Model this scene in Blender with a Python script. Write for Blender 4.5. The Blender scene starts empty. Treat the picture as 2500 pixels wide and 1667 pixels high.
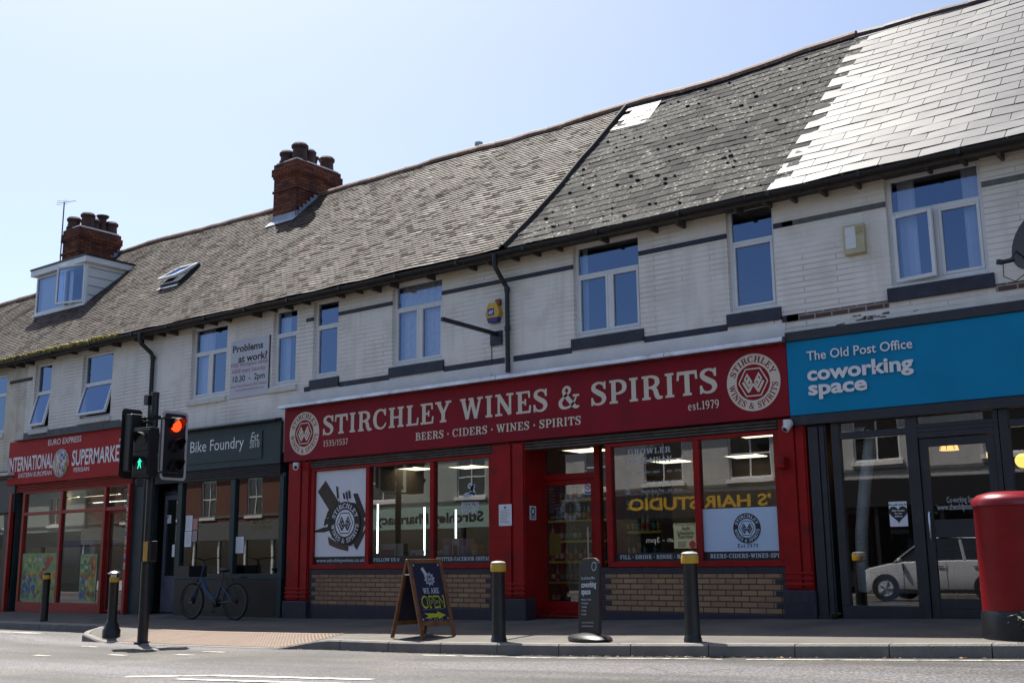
import bpy, math, random
from mathutils import Vector, Matrix
random.seed(7)
C = bpy.context.scene.collection
scene = bpy.context.scene
H = 1.0                                   # eye height of the camera above datum
# ------------------------------------------------------------------ camera
R3 = ((0.79457380, 0.60708212, -0.01018658),
      (-0.12609713, 0.14858319, -0.98082748),
      (-0.59392927, 0.78062432, 0.19461163))      # right, down, forward
cam_d = bpy.data.cameras.new('camera'); cam = bpy.data.objects.new('camera', cam_d); C.objects.link(cam)
cam_d.sensor_width = 36.0; cam_d.lens = 38.88; cam_d.clip_start = 0.1; cam_d.clip_end = 3000
r, d, f = (Vector(v) for v in R3)
mw = Matrix(((r.x, -d.x, -f.x, 0), (r.y, -d.y, -f.y, 0), (r.z, -d.z, -f.z, H), (0, 0, 0, 1)))
cam.matrix_world = mw
scene.camera = cam
scene.render.resolution_x = 1024; scene.render.resolution_y = 682
# ------------------------------------------------------------------ sky and sun
SUN = Vector((-0.47, 0.285, 1.0)).normalized()
world = bpy.data.worlds.new('World'); scene.world = world; world.use_nodes = True
nt = world.node_tree
bg = nt.nodes['Background']
sky = nt.nodes.new('ShaderNodeTexSky'); sky.sky_type = 'NISHITA'; sky.sun_disc = False
sky.sun_elevation = math.asin(SUN.z); sky.sun_rotation = math.atan2(SUN.x, SUN.y)
sky.air_density = 0.9; sky.dust_density = 2.1; sky.ozone_density = 1.2; sky.altitude = 50
nt.links.new(sky.outputs[0], bg.inputs[0]); bg.inputs[1].default_value = 0.098
sun_d = bpy.data.lights.new('sun', 'SUN'); sun_d.energy = 5.0; sun_d.angle = math.radians(0.5); sun_d.color = (1.0, 0.95, 0.86)
sun = bpy.data.objects.new('sun', sun_d); C.objects.link(sun)
sun.rotation_euler = SUN.to_track_quat('Z', 'Y').to_euler(); sun.location = SUN * 60
vs = scene.view_settings
vs.view_transform = 'Standard'; vs.look = 'None'; vs.gamma = 1.0; vs.exposure = 0.90; vs.use_curve_mapping = False
scene.render.engine = 'CYCLES'; scene.cycles.use_denoising = True
scene.cycles.max_bounces = 8; scene.cycles.transparent_max_bounces = 16; scene.cycles.caustics_reflective = False
# ------------------------------------------------------------------ measuring helpers
FX, FY, FOC = 1250.0, 833.5, 2700.0
def ray(px, py):
    a, b = (px - FX) / FOC, (py - FY) / FOC
    return Vector((R3[0][0]*a + R3[1][0]*b + R3[2][0], R3[0][1]*a + R3[1][1]*b + R3[2][1], R3[0][2]*a + R3[1][2]*b + R3[2][2]))
def P(px, py, Y):
    v = ray(px, py); k = Y / v.y
    return Vector((v.x*k, Y, v.z*k + H))
PITCH = math.radians(43.2); SP, CP = math.sin(PITCH), math.cos(PITCH)
YE, ZE = 13.30, 4.81 + H                   # eaves line
def roofhit(px, py):
    v = ray(px, py); n = Vector((0, -SP, CP)); o = Vector((0, YE, ZE)) - Vector((0, 0, H))
    k = n.dot(o) / n.dot(v)
    return v*k + Vector((0, 0, H))
def lerp(x, xs, ys):
    if x <= xs[0]: return ys[0]
    for i in range(1, len(xs)):
        if x <= xs[i]:
            t = (x - xs[i-1]) / (xs[i] - xs[i-1]); return ys[i-1] + t*(ys[i] - ys[i-1])
    return ys[-1]
# ------------------------------------------------------------------ mesh helpers
class MB:
    def __init__(s): s.v = []; s.f = []; s.m = []; s.cuts = []; s.auto = True
    def add(s, vs, fs, m=0):
        n = len(s.v); s.v += [tuple(q) for q in vs]
        for fc in fs: s.f.append([n + i for i in fc]); s.m.append(m)
    def box(s, x0, x1, y0, y1, z0, z1, m=0):
        s.add([(x0,y0,z0),(x1,y0,z0),(x1,y1,z0),(x0,y1,z0),(x0,y0,z1),(x1,y0,z1),(x1,y1,z1),(x0,y1,z1)],
              [(0,3,2,1),(4,5,6,7),(0,1,5,4),(1,2,6,5),(2,3,7,6),(3,0,4,7)], m)
    def obox(s, c, ax, ay, az, m=0):       # centre and three half-axis vectors
        c, ax, ay, az = Vector(c), Vector(ax), Vector(ay), Vector(az)
        q = [c + i*ax + j*ay + k*az for k in (-1,1) for i, j in ((-1,-1),(1,-1),(1,1),(-1,1))]
        s.add(q, [(0,3,2,1),(4,5,6,7),(0,1,5,4),(1,2,6,5),(2,3,7,6),(3,0,4,7)], m)
    def bar(s, a, b, w, h, m=0, up=(0,0,1)):
        a, b = Vector(a), Vector(b); d = (b-a); L = d.length; d = d/L
        u = Vector(up); sd = d.cross(u)
        if sd.length < 1e-4: sd = d.cross(Vector((1,0,0)))
        sd.normalize(); u = sd.cross(d)
        s.obox((a+b)/2, d*L/2, sd*w/2, u*h/2, m)
    def quad(s, a, b, c, d, m=0): s.add([a,b,c,d], [(0,1,2,3)], m)
    def prism(s, pts, y0, y1, m=0):        # outline in x,z (counter-clockwise seen from -y)
        n = len(pts)
        s.add([(x,y0,z) for x,z in pts] + [(x,y1,z) for x,z in pts],
              [tuple(range(n)), tuple(range(2*n-1, n-1, -1))] + [(i, i+n, (i+1)%n+n, (i+1)%n) for i in range(n)], m)
    def xprism(s, pts, x0, x1, m=0):       # outline in y,z swept along x
        n = len(pts)
        s.add([(x0,y,z) for y,z in pts] + [(x1,y,z) for y,z in pts],
              [tuple(range(n-1,-1,-1)), tuple(range(n, 2*n))] + [(i, (i+1)%n, (i+1)%n+n, i+n) for i in range(n)], m)
    def cyl(s, a, b, r0, r1=None, n=14, m=0, cap=True):
        r1 = r0 if r1 is None else r1
        a, b = Vector(a), Vector(b); d = (b-a).normalized()
        u = d.cross(Vector((0,0,1)) if abs(d.z) < .9 else Vector((1,0,0))).normalized(); w = d.cross(u)
        q = []
        for c, rr in ((a, r0), (b, r1)):
            for i in range(n):
                t = 2*math.pi*i/n; q.append(c + u*rr*math.cos(t) + w*rr*math.sin(t))
        fs = [(i, (i+1)%n, (i+1)%n+n, i+n) for i in range(n)]
        if cap: fs += [tuple(range(n-1,-1,-1)), tuple(range(n, 2*n))]
        s.add(q, fs, m)
    def tube(s, pts, r, n=10, m=0):
        pts = [Vector(p) for p in pts]; q = []; u = None
        for i, p in enumerate(pts):
            d = (pts[min(i+1, len(pts)-1)] - pts[max(i-1, 0)]).normalized()
            if u is None: u = d.cross(Vector((0,0,1)) if abs(d.z) < .9 else Vector((1,0,0))).normalized()
            u = (u - d*u.dot(d)).normalized(); w = d.cross(u)
            rr = r[i] if isinstance(r, (list, tuple)) else r
            q += [p + u*rr*math.cos(2*math.pi*k/n) + w*rr*math.sin(2*math.pi*k/n) for k in range(n)]
        fs = []
        for i in range(len(pts)-1):
            fs += [(i*n+k, i*n+(k+1)%n, (i+1)*n+(k+1)%n, (i+1)*n+k) for k in range(n)]
        fs += [tuple(range(n-1,-1,-1)), tuple(range((len(pts)-1)*n, len(pts)*n))]
        s.add(q, fs, m)
    def lathe(s, prof, cx, cy, z0=0, n=24, m=0, sy=1.0):
        q = []; k = len(prof)
        for rr, z in prof:
            q += [(cx + rr*math.cos(2*math.pi*i/n), cy + sy*rr*math.sin(2*math.pi*i/n), z0+z) for i in range(n)]
        fs = []
        for j in range(k-1):
            fs += [(j*n+i, j*n+(i+1)%n, (j+1)*n+(i+1)%n, (j+1)*n+i) for i in range(n)]
        fs += [tuple(range(n-1,-1,-1)), tuple(range((k-1)*n, k*n))]
        s.add(q, fs, m)
    def sphere(s, c, r, n=14, m=0, sx=1, sy=1, sz=1):
        q = []; h = n//2
        for j in range(1, h):
            a = math.pi*j/h
            q += [(c[0]+sx*r*math.sin(a)*math.cos(2*math.pi*i/n), c[1]+sy*r*math.sin(a)*math.sin(2*math.pi*i/n), c[2]-sz*r*math.cos(a)) for i in range(n)]
        q += [(c[0], c[1], c[2]-sz*r), (c[0], c[1], c[2]+sz*r)]
        fs = [(j*n+i, j*n+(i+1)%n, (j+1)*n+(i+1)%n, (j+1)*n+i) for j in range(h-2) for i in range(n)]
        b, t = (h-1)*n, (h-1)*n+1
        fs += [(b, (i+1)%n, i) for i in range(n)] + [((h-2)*n+i, (h-2)*n+(i+1)%n, t) for i in range(n)]
        s.add(q, fs, m)
    def ringy(s, cx, cz, r0, r1, y0, y1, n=48, m=0):   # flat annulus facing -y
        q = []
        for y in (y0, y1):
            for rr in (r0, r1):
                q += [(cx+rr*math.cos(2*math.pi*i/n), y, cz+rr*math.sin(2*math.pi*i/n)) for i in range(n)]
        fs = []
        for i in range(n):
            j = (i+1) % n
            fs += [(i, n+i, n+j, j), (n+i, 3*n+i, 3*n+j, n+j), (2*n+i, i, j, 2*n+j)]
        s.add(q, fs, m)
    def disc(s, cx, cz, r, y0, y1, n=40, m=0):
        s.prism([(cx+r*math.cos(2*math.pi*i/n), cz+r*math.sin(2*math.pi*i/n)) for i in range(n)], y0, y1, m)
    def build(s, name, mats, parent=None, smooth=False, bevel=0, xf=None):
        if name == 'lettering' and len(s.cuts) > 1:           # one mesh for each line of writing
            a = 0; o = None; ends = s.cuts[:-1] + [len(s.f)]
            for e in ends:
                if e <= a: continue
                q = MB(); ids = {}
                for fc, mi in zip(s.f[a:e], s.m[a:e]):
                    for i in fc:
                        if i not in ids: ids[i] = len(q.v); q.v.append(s.v[i])
                    q.f.append([ids[i] for i in fc]); q.m.append(mi)
                o = q.build('lettering', mats, parent, smooth, bevel, xf); a = e
            return o
        me = bpy.data.meshes.new(name)
        off = LOC.get(parent.name, Vector((0,0,0))) if parent is not None else Vector((0,0,0))
        vv = s.v
        if xf is not None: vv = [tuple(xf @ Vector(p)) for p in vv]
        me.from_pydata([(p[0]-off.x, p[1]-off.y, p[2]-off.z) for p in vv], [], s.f)
        for mt in (mats if isinstance(mats, (list, tuple)) else [mats]): me.materials.append(mt)
        me.polygons.foreach_set('material_index', s.m)
        if smooth:
            me.polygons.foreach_set('use_smooth', [True]*len(me.polygons))
        me.update()
        if smooth: me.set_sharp_from_angle(angle=math.radians(40))
        o = bpy.data.objects.new(name, me); C.objects.link(o)
        if parent is not None:
            o.parent = parent; LOC[o.name] = off
        if bevel:
            b = o.modifiers.new('bevel', 'BEVEL'); b.width = bevel; b.segments = 2; b.limit_method = 'ANGLE'
        return o
LOC = {}
def tag(o, label=None, cat=None, group=None, kind=None):
    if label: o['label'] = label
    if cat: o['category'] = cat
    if group: o['group'] = group
    if kind: o['kind'] = kind
    return o
def thing(name, loc, label, cat, group=None):
    o = bpy.data.objects.new(name, None); C.objects.link(o); o.location = loc; LOC[o.name] = Vector(loc)
    o.empty_display_size = .2
    return tag(o, label, cat, group)
def dup(root, loc, rz=0, label=None):
    r_ = root.copy(); C.objects.link(r_); r_.location = loc; r_.rotation_euler = (0,0,rz)
    if label: r_['label'] = label
    for ch in list(root.children):
        c_ = ch.copy(); C.objects.link(c_); c_.parent = r_
        for g in list(ch.children):
            e_ = g.copy(); C.objects.link(e_); e_.parent = c_
    return r_
# ------------------------------------------------------------------ materials
def mk(name, col, rough=.6, var=.12, vs=5.0, bump=0.0, bs=60.0, metal=0.0, spec=.5, col2=None, coat=0.0, stain=None, ss=1.2, st=.55):
    m = bpy.data.materials.new(name); m.use_nodes = True; n = m.node_tree; b = n.nodes['Principled BSDF']
    b.inputs['Roughness'].default_value = rough; b.inputs['Metallic'].default_value = metal
    b.inputs['Specular IOR Level'].default_value = spec; b.inputs['Coat Weight'].default_value = coat
    geo = n.nodes.new('ShaderNodeNewGeometry')
    if var or col2:
        nz = n.nodes.new('ShaderNodeTexNoise'); nz.inputs['Scale'].default_value = vs; nz.inputs['Detail'].default_value = 6
        n.links.new(geo.outputs['Position'], nz.inputs['Vector'])
        rp = n.nodes.new('ShaderNodeValToRGB'); rp.color_ramp.elements[0].position = .3; rp.color_ramp.elements[1].position = .7
        c2 = col2 or tuple(min(1, c*(1+var)) for c in col)
        c1 = col if col2 else tuple(c*(1-var) for c in col)
        rp.color_ramp.elements[0].color = (*c1, 1); rp.color_ramp.elements[1].color = (*c2, 1)
        n.links.new(nz.outputs['Fac'], rp.inputs[0]); out = rp.outputs[0]
        if stain:
            n2 = n.nodes.new('ShaderNodeTexNoise'); n2.inputs['Scale'].default_value = ss; n2.inputs['Detail'].default_value = 8
            n.links.new(geo.outputs['Position'], n2.inputs['Vector'])
            r2 = n.nodes.new('ShaderNodeValToRGB'); r2.color_ramp.elements[0].position = st; r2.color_ramp.elements[1].position = st+.15
            r2.color_ramp.elements[0].color = (0,0,0,1); r2.color_ramp.elements[1].color = (.8,.8,.8,1)
            n.links.new(n2.outputs['Fac'], r2.inputs[0])
            mx = n.nodes.new('ShaderNodeMix'); mx.data_type = 'RGBA'
            n.links.new(r2.outputs[0], mx.inputs[0]); n.links.new(out, mx.inputs[6]); mx.inputs[7].default_value = (*stain, 1)
            out = mx.outputs[2]
        n.links.new(out, b.inputs['Base Color'])
    else:
        b.inputs['Base Color'].default_value = (*col, 1)
    if bump:
        nb = n.nodes.new('ShaderNodeTexNoise'); nb.inputs['Scale'].default_value = bs; nb.inputs['Detail'].default_value = 5
        n.links.new(geo.outputs['Position'], nb.inputs['Vector'])
        bp = n.nodes.new('ShaderNodeBump'); bp.inputs['Strength'].default_value = bump; bp.inputs['Distance'].default_value = .01
        n.links.new(nb.outputs['Fac'], bp.inputs['Height']); n.links.new(bp.outputs[0], b.inputs['Normal'])
    return m
def emit(name, col, s):
    m = bpy.data.materials.new(name); m.use_nodes = True; b = m.node_tree.nodes['Principled BSDF']
    b.inputs['Base Color'].default_value = (*col, 1); b.inputs['Emission Color'].default_value = (*col, 1); b.inputs['Emission Strength'].default_value = s
    return m
def glass(name, refl, tint=(.85,.9,.92), wav=.0, gcol=(1,1,1)):
    m = bpy.data.materials.new(name); m.use_nodes = True; n = m.node_tree; n.nodes.clear()
    o = n.nodes.new('ShaderNodeOutputMaterial'); mx = n.nodes.new('ShaderNodeMixShader')
    t = n.nodes.new('ShaderNodeBsdfTransparent'); t.inputs[0].default_value = (*tint, 1)
    g = n.nodes.new('ShaderNodeBsdfGlossy'); g.inputs['Roughness'].default_value = 0.004; g.inputs[0].default_value = (*gcol, 1)
    fr = n.nodes.new('ShaderNodeFresnel'); fr.inputs[0].default_value = 1.5
    ad = n.nodes.new('ShaderNodeMath'); ad.operation = 'ADD'; ad.use_clamp = True; ad.inputs[1].default_value = refl
    n.links.new(fr.outputs[0], ad.inputs[0]); n.links.new(ad.outputs[0], mx.inputs[0])
    n.links.new(t.outputs[0], mx.inputs[1]); n.links.new(g.outputs[0], mx.inputs[2]); n.links.new(mx.outputs[0], o.inputs[0])
    if wav:
        geo = n.nodes.new('ShaderNodeNewGeometry'); nb = n.nodes.new('ShaderNodeTexNoise'); nb.inputs['Scale'].default_value = 1.6; nb.inputs['Detail'].default_value = 1
        n.links.new(geo.outputs['Position'], nb.inputs['Vector'])
        bp = n.nodes.new('ShaderNodeBump'); bp.inputs['Strength'].default_value = wav; bp.inputs['Distance'].default_value = .01
        n.links.new(nb.outputs['Fac'], bp.inputs['Height']); n.links.new(bp.outputs[0], g.inputs['Normal'])
    return m
def brick(name, c1, c2, mort, bw=.225, rh=.075, ms=.010, rough=.8, bump=.6, dirt=None, plain=0.0, dz=None):
    """brick courses in world x,z; dirt: soot and grime colour in patches; dz: height above which weathering thickens"""
    m = bpy.data.materials.new(name); m.use_nodes = True; n = m.node_tree; b = n.nodes['Principled BSDF']; b.inputs['Roughness'].default_value = rough
    b.inputs['Specular IOR Level'].default_value = .3
    geo = n.nodes.new('ShaderNodeNewGeometry'); sx = n.nodes.new('ShaderNodeSeparateXYZ'); n.links.new(geo.outputs['Position'], sx.inputs[0])
    adx = n.nodes.new('ShaderNodeMath'); n.links.new(sx.outputs[0], adx.inputs[0]); n.links.new(sx.outputs[1], adx.inputs[1])
    cx = n.nodes.new('ShaderNodeCombineXYZ'); n.links.new(adx.outputs[0], cx.inputs[0]); n.links.new(sx.outputs[2], cx.inputs[1])
    bt = n.nodes.new('ShaderNodeTexBrick'); bt.inputs['Scale'].default_value = 1; bt.inputs['Brick Width'].default_value = bw; bt.inputs['Row Height'].default_value = rh
    bt.inputs['Mortar Size'].default_value = ms; bt.inputs['Mortar Smooth'].default_value = .3; bt.inputs['Bias'].default_value = 0
    bt.inputs['Color1'].default_value = (*c1, 1); bt.inputs['Color2'].default_value = (*c2, 1); bt.inputs['Mortar'].default_value = (*mort, 1)
    n.links.new(cx.outputs[0], bt.inputs['Vector'])
    out = bt.outputs['Color']
    def noise(sc, det=6):
        z = n.nodes.new('ShaderNodeTexNoise'); z.inputs['Scale'].default_value = sc; z.inputs['Detail'].default_value = det
        n.links.new(geo.outputs['Position'], z.inputs['Vector']); return z.outputs['Fac']
    def ramp(src, a, bb, lo=0, hi=1):
        q = n.nodes.new('ShaderNodeMapRange'); q.inputs[1].default_value = a; q.inputs[2].default_value = bb; q.inputs[3].default_value = lo; q.inputs[4].default_value = hi
        n.links.new(src, q.inputs[0]); return q.outputs[0]
    def mix(fac, a, col):
        q = n.nodes.new('ShaderNodeMix'); q.data_type = 'RGBA'; n.links.new(fac, q.inputs[0]); n.links.new(a, q.inputs[6])
        if isinstance(col, tuple): q.inputs[7].default_value = (*col, 1)
        else: n.links.new(col, q.inputs[7])
        return q.outputs[2]
    def mul(a, k):
        q = n.nodes.new('ShaderNodeMath'); q.operation = 'MULTIPLY'; n.links.new(a, q.inputs[0])
        if isinstance(k, (int, float)): q.inputs[1].default_value = k
        else: n.links.new(k, q.inputs[1])
        return q.outputs[0]
    if plain:                              # thick paint that fills most joints
        out = mix(ramp(noise(1.3), .40, .62, .22, plain), out, c1)
    # per-area tone
    hs = n.nodes.new('ShaderNodeHueSaturation'); n.links.new(out, hs.inputs['Color']); n.links.new(ramp(noise(.9, 8), .3, .7, .92, 1.06), hs.inputs['Value']); out = hs.outputs[0]
    if dirt:
        out = mix(mul(ramp(noise(2.2, 10), .52, .75), .55), out, dirt)
        vec = n.nodes.new('ShaderNodeMapping'); vec.inputs['Scale'].default_value = (5, 5, .5); n.links.new(geo.outputs['Position'], vec.inputs[0])
        st = n.nodes.new('ShaderNodeTexNoise'); st.inputs['Scale'].default_value = 1.0; st.inputs['Detail'].default_value = 6; n.links.new(vec.outputs[0], st.inputs['Vector'])
        out = mix(mul(ramp(st.outputs['Fac'], .50, .78), .6), out, dirt)
        if dz:
            hz = ramp(sx.outputs[2], dz, dz+.45); out = mix(mul(mul(hz, ramp(noise(1.7, 8), .3, .6, .4, 1)), .75), out, (dirt[0]*.95, dirt[1]*.9, dirt[2]*.75))
    n.links.new(out, b.inputs['Base Color'])
    inv = n.nodes.new('ShaderNodeMath'); inv.operation = 'SUBTRACT'; inv.inputs[0].default_value = 1; n.links.new(bt.outputs['Fac'], inv.inputs[1])
    hm = n.nodes.new('ShaderNodeMath'); hm.operation = 'ADD'; n.links.new(inv.outputs[0], hm.inputs[0])
    n.links.new(mul(noise(45), .6), hm.inputs[1])
    bp = n.nodes.new('ShaderNodeBump'); bp.inputs['Strength'].default_value = bump; bp.inputs['Distance'].default_value = .008
    n.links.new(hm.outputs[0], bp.inputs['Height']); n.links.new(bp.outputs[0], b.inputs['Normal'])
    return m
def speckle(name, c1, c2, c3, sc=25, rough=.7, amt=.6, bump=.5, spec=.5, big=2.0):
    """weathered surface: base c1, broad patches c2, fine lichen c3"""
    m = bpy.data.materials.new(name); m.use_nodes = True; n = m.node_tree; b = n.nodes['Principled BSDF']; b.inputs['Roughness'].default_value = rough
    b.inputs['Specular IOR Level'].default_value = spec
    geo = n.nodes.new('ShaderNodeNewGeometry')
    def noise(s, d=8):
        z = n.nodes.new('ShaderNodeTexNoise'); z.inputs['Scale'].default_value = s; z.inputs['Detail'].default_value = d
        n.links.new(geo.outputs['Position'], z.inputs['Vector']); return z.outputs['Fac']
    def rng(src, a, bb):
        q = n.nodes.new('ShaderNodeMapRange'); q.inputs[1].default_value = a; q.inputs[2].default_value = bb; n.links.new(src, q.inputs[0]); return q.outputs[0]
    m1 = n.nodes.new('ShaderNodeMix'); m1.data_type = 'RGBA'; n.links.new(rng(noise(big), .4, .65), m1.inputs[0]); m1.inputs[6].default_value = (*c1, 1); m1.inputs[7].default_value = (*c2, 1)
    m2 = n.nodes.new('ShaderNodeMix'); m2.data_type = 'RGBA'; k = noise(sc, 10)
    n.links.new(rng(k, amt, amt+.12), m2.inputs[0]); n.links.new(m1.outputs[2], m2.inputs[6]); m2.inputs[7].default_value = (*c3, 1)
    n.links.new(m2.outputs[2], b.inputs['Base Color'])
    bp = n.nodes.new('ShaderNodeBump'); bp.inputs['Strength'].default_value = bump; bp.inputs['Distance'].default_value = .006
    n.links.new(k, bp.inputs['Height']); n.links.new(bp.outputs[0], b.inputs['Normal'])
    return m
M = {}
M['wall'] = brick('white_painted_brick', (.87,.825,.755), (.85,.80,.73), (.52,.47,.41), bw=.9, plain=.95, bump=.35, dirt=(.60,.55,.47), dz=4.25+H)
M['wall_cream'] = brick('cream_painted_brick', (.74,.68,.56), (.70,.64,.53), (.48,.43,.35), plain=.8, bump=.5, dirt=(.34,.30,.22), dz=4.2+H)
M['render'] = mk('white_render', (.80,.77,.73), .8, .10, 2.5, bump=.5, bs=18, stain=(.56,.52,.46), ss=1.4, st=.62)
M['navy'] = mk('navy_masonry_paint', (.022,.024,.045), .55, .3, 6, bump=.4, bs=40, stain=(.07,.065,.07), ss=9, st=.62)
M['bareband'] = brick('flaking_band_brick', (.10,.065,.055), (.14,.085,.07), (.34,.32,.29), bw=.225, ms=.012, dirt=(.05,.04,.05))
M['faded'] = mk('faded_grey_band_paint', (.13,.13,.125), .8, .2, 8, bump=.4, stain=(.35,.33,.30), ss=10, st=.66)
M['upvc'] = mk('white_plastic', (.74,.75,.75), .35, .05, 3, stain=(.50,.49,.45), ss=5, st=.66)
M['oldpaint'] = mk('chalky_white_paint', (.66,.64,.58), .6, .08, 9, bump=.3, stain=(.40,.36,.29), ss=6, st=.6)
M['glassup'] = glass('window_glass', .19, (.95,.97,1.0), .03, (.44,.61,.98))
M['glassshop'] = glass('shop_glass', .16, (.80,.85,.86), .04)
M['curtain'] = mk('net_curtain', (.90,.92,.94), .9, .14, 16)
M['blind'] = mk('pale_blind', (.72,.78,.84), .9, .05, 3)
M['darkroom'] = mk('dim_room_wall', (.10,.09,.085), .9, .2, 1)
M['dark'] = mk('near_black_paint', (.012,.012,.014), .45, .2, 4)
M['blackmetal'] = mk('black_street_paint', (.013,.013,.015), .38, .3, 6, bump=.15, bs=90, stain=(.05,.045,.04), ss=7, st=.66)
M['gutter'] = mk('black_gutter_plastic', (.012,.011,.012), .45, .3, 5, stain=(.05,.05,.045), ss=8, st=.62)
M['timber'] = mk('dark_stained_timber', (.06,.05,.042), .8, .3, 8, bump=.3)
M['red'] = mk('red_sign_panel', (.25,.010,.020), .55, .12, 1.2, spec=.18, stain=(.17,.012,.022), ss=1.6, st=.54)
M['redpaint'] = mk('red_gloss_timber', (.30,.007,.007), .45, .16, 5, spec=.22, bump=.12, bs=50, stain=(.13,.012,.012), ss=3.2, st=.54)
M['cream'] = mk('cream_lettering', (.70,.62,.50), .5, .05, 2)
M['silver'] = mk('galvanised_flashing', (.62,.65,.70), .34, .15, 4, metal=.85, stain=(.35,.35,.36), ss=6, st=.58)
M['shutter'] = mk('rusty_shutter_steel', (.10,.085,.072), .55, .3, 10, metal=.3, bump=.2)
M['blue'] = mk('bright_blue_sign', (.006,.235,.44), .6, .08, 1.5, spec=.15, stain=(.010,.19,.36), ss=1.6, st=.58)
M['white'] = mk('white_lettering', (.80,.80,.80), .5, .03, 2)
M['darkgrey'] = mk('dark_blue_grey_timber', (.022,.023,.032), .42, .2, 5, bump=.2, bs=40, stain=(.045,.04,.042), ss=5, st=.62)
M['teal'] = mk('dark_teal_timber', (.010,.030,.036), .5, .2, 4, bump=.15, stain=(.02,.045,.05), ss=4, st=.6)
M['brightred'] = mk('bright_red_panel', (.40,.016,.016), .55, .10, 2, stain=(.28,.014,.016), ss=2.5, st=.6, spec=.18)
M['redframe'] = mk('red_aluminium_frame', (.33,.020,.014), .42, .15, 5, stain=(.2,.018,.015), ss=6, st=.62)
M['buffbrick'] = brick('buff_brick', (.40,.25,.125), (.33,.18,.105), (.06,.055,.05), rough=.75, bump=.7, ms=.009, dirt=(.20,.12,.09))
M['bluebrick'] = brick('blue_engineering_brick', (.035,.036,.055), (.045,.042,.055), (.03,.03,.035), bw=.112, rh=.15, rough=.4, bump=.4, ms=.006)
M['chimbrick'] = brick('sooty_red_brick', (.26,.075,.032), (.10,.030,.020), (.03,.025,.022), rough=.85, bump=.9, dirt=(.022,.014,.012))
M['pot'] = mk('terracotta_pot', (.07,.024,.018), .7, .3, 6, bump=.3, stain=(.025,.02,.02), ss=6, st=.5)
M['lead'] = mk('grey_blue_lead', (.30,.34,.42), .5, .2, 5, bump=.3, stain=(.5,.52,.55), ss=8, st=.6)
M['tile'] = speckle('clay_tile_grey_brown', (.088,.072,.062), (.062,.051,.045), (.18,.16,.142), sc=14, rough=.68, amt=.60, bump=.8, spec=.28)
M['tile2'] = speckle('clay_tile_pale', (.115,.097,.083), (.085,.072,.062), (.21,.19,.17), sc=14, rough=.66, amt=.58, bump=.8, spec=.28)
M['tile3'] = speckle('clay_tile_dark', (.062,.047,.041), (.072,.054,.046), (.12,.10,.085), sc=16, rough=.8, amt=.62, bump=.8, spec=.15)
M['tilered'] = speckle('clay_tile_red', (.13,.058,.042), (.10,.05,.038), (.26,.20,.16), sc=16, rough=.7, amt=.66, bump=.5)
M['slate'] = speckle('old_slate', (.058,.058,.056), (.085,.084,.078), (.42,.41,.37), sc=19, rough=.9, amt=.59, bump=.5, spec=.1)
M['slate2'] = speckle('old_slate_lichened', (.068,.067,.062), (.09,.088,.08), (.42,.41,.37), sc=17, rough=.9, amt=.56, bump=.6, spec=.1)
M['slate3'] = speckle('old_slate_dark', (.038,.039,.040), (.05,.05,.05), (.22,.21,.19), sc=8, rough=.9, amt=.66, bump=.4, spec=.1)
M['newslate'] = mk('new_grey_slate', (.105,.107,.118), .54, .16, 6, spec=.17, bump=.05, bs=80)
M['newslate2'] = mk('new_grey_slate_b', (.12,.122,.132), .58, .16, 6, spec=.17, bump=.05, bs=80)
M['ridge'] = speckle('ridge_tile_brown', (.17,.085,.06), (.11,.065,.05), (.30,.22,.17), sc=12, rough=.7, amt=.58)
M['ridgedark'] = speckle('ridge_tile_plum', (.06,.026,.03), (.045,.022,.026), (.10,.06,.06), sc=12, rough=.55, amt=.62)
M['moss'] = mk('golden_moss', (.30,.25,.06), .95, .4, 25, bump=1.0, bs=60)
M['mossdark'] = mk('dark_moss', (.018,.018,.012), .95, .4, 25)
M['under'] = mk('roof_underlay', (.03,.025,.022), .9, .2, 3)
M['asphalt'] = None
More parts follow.
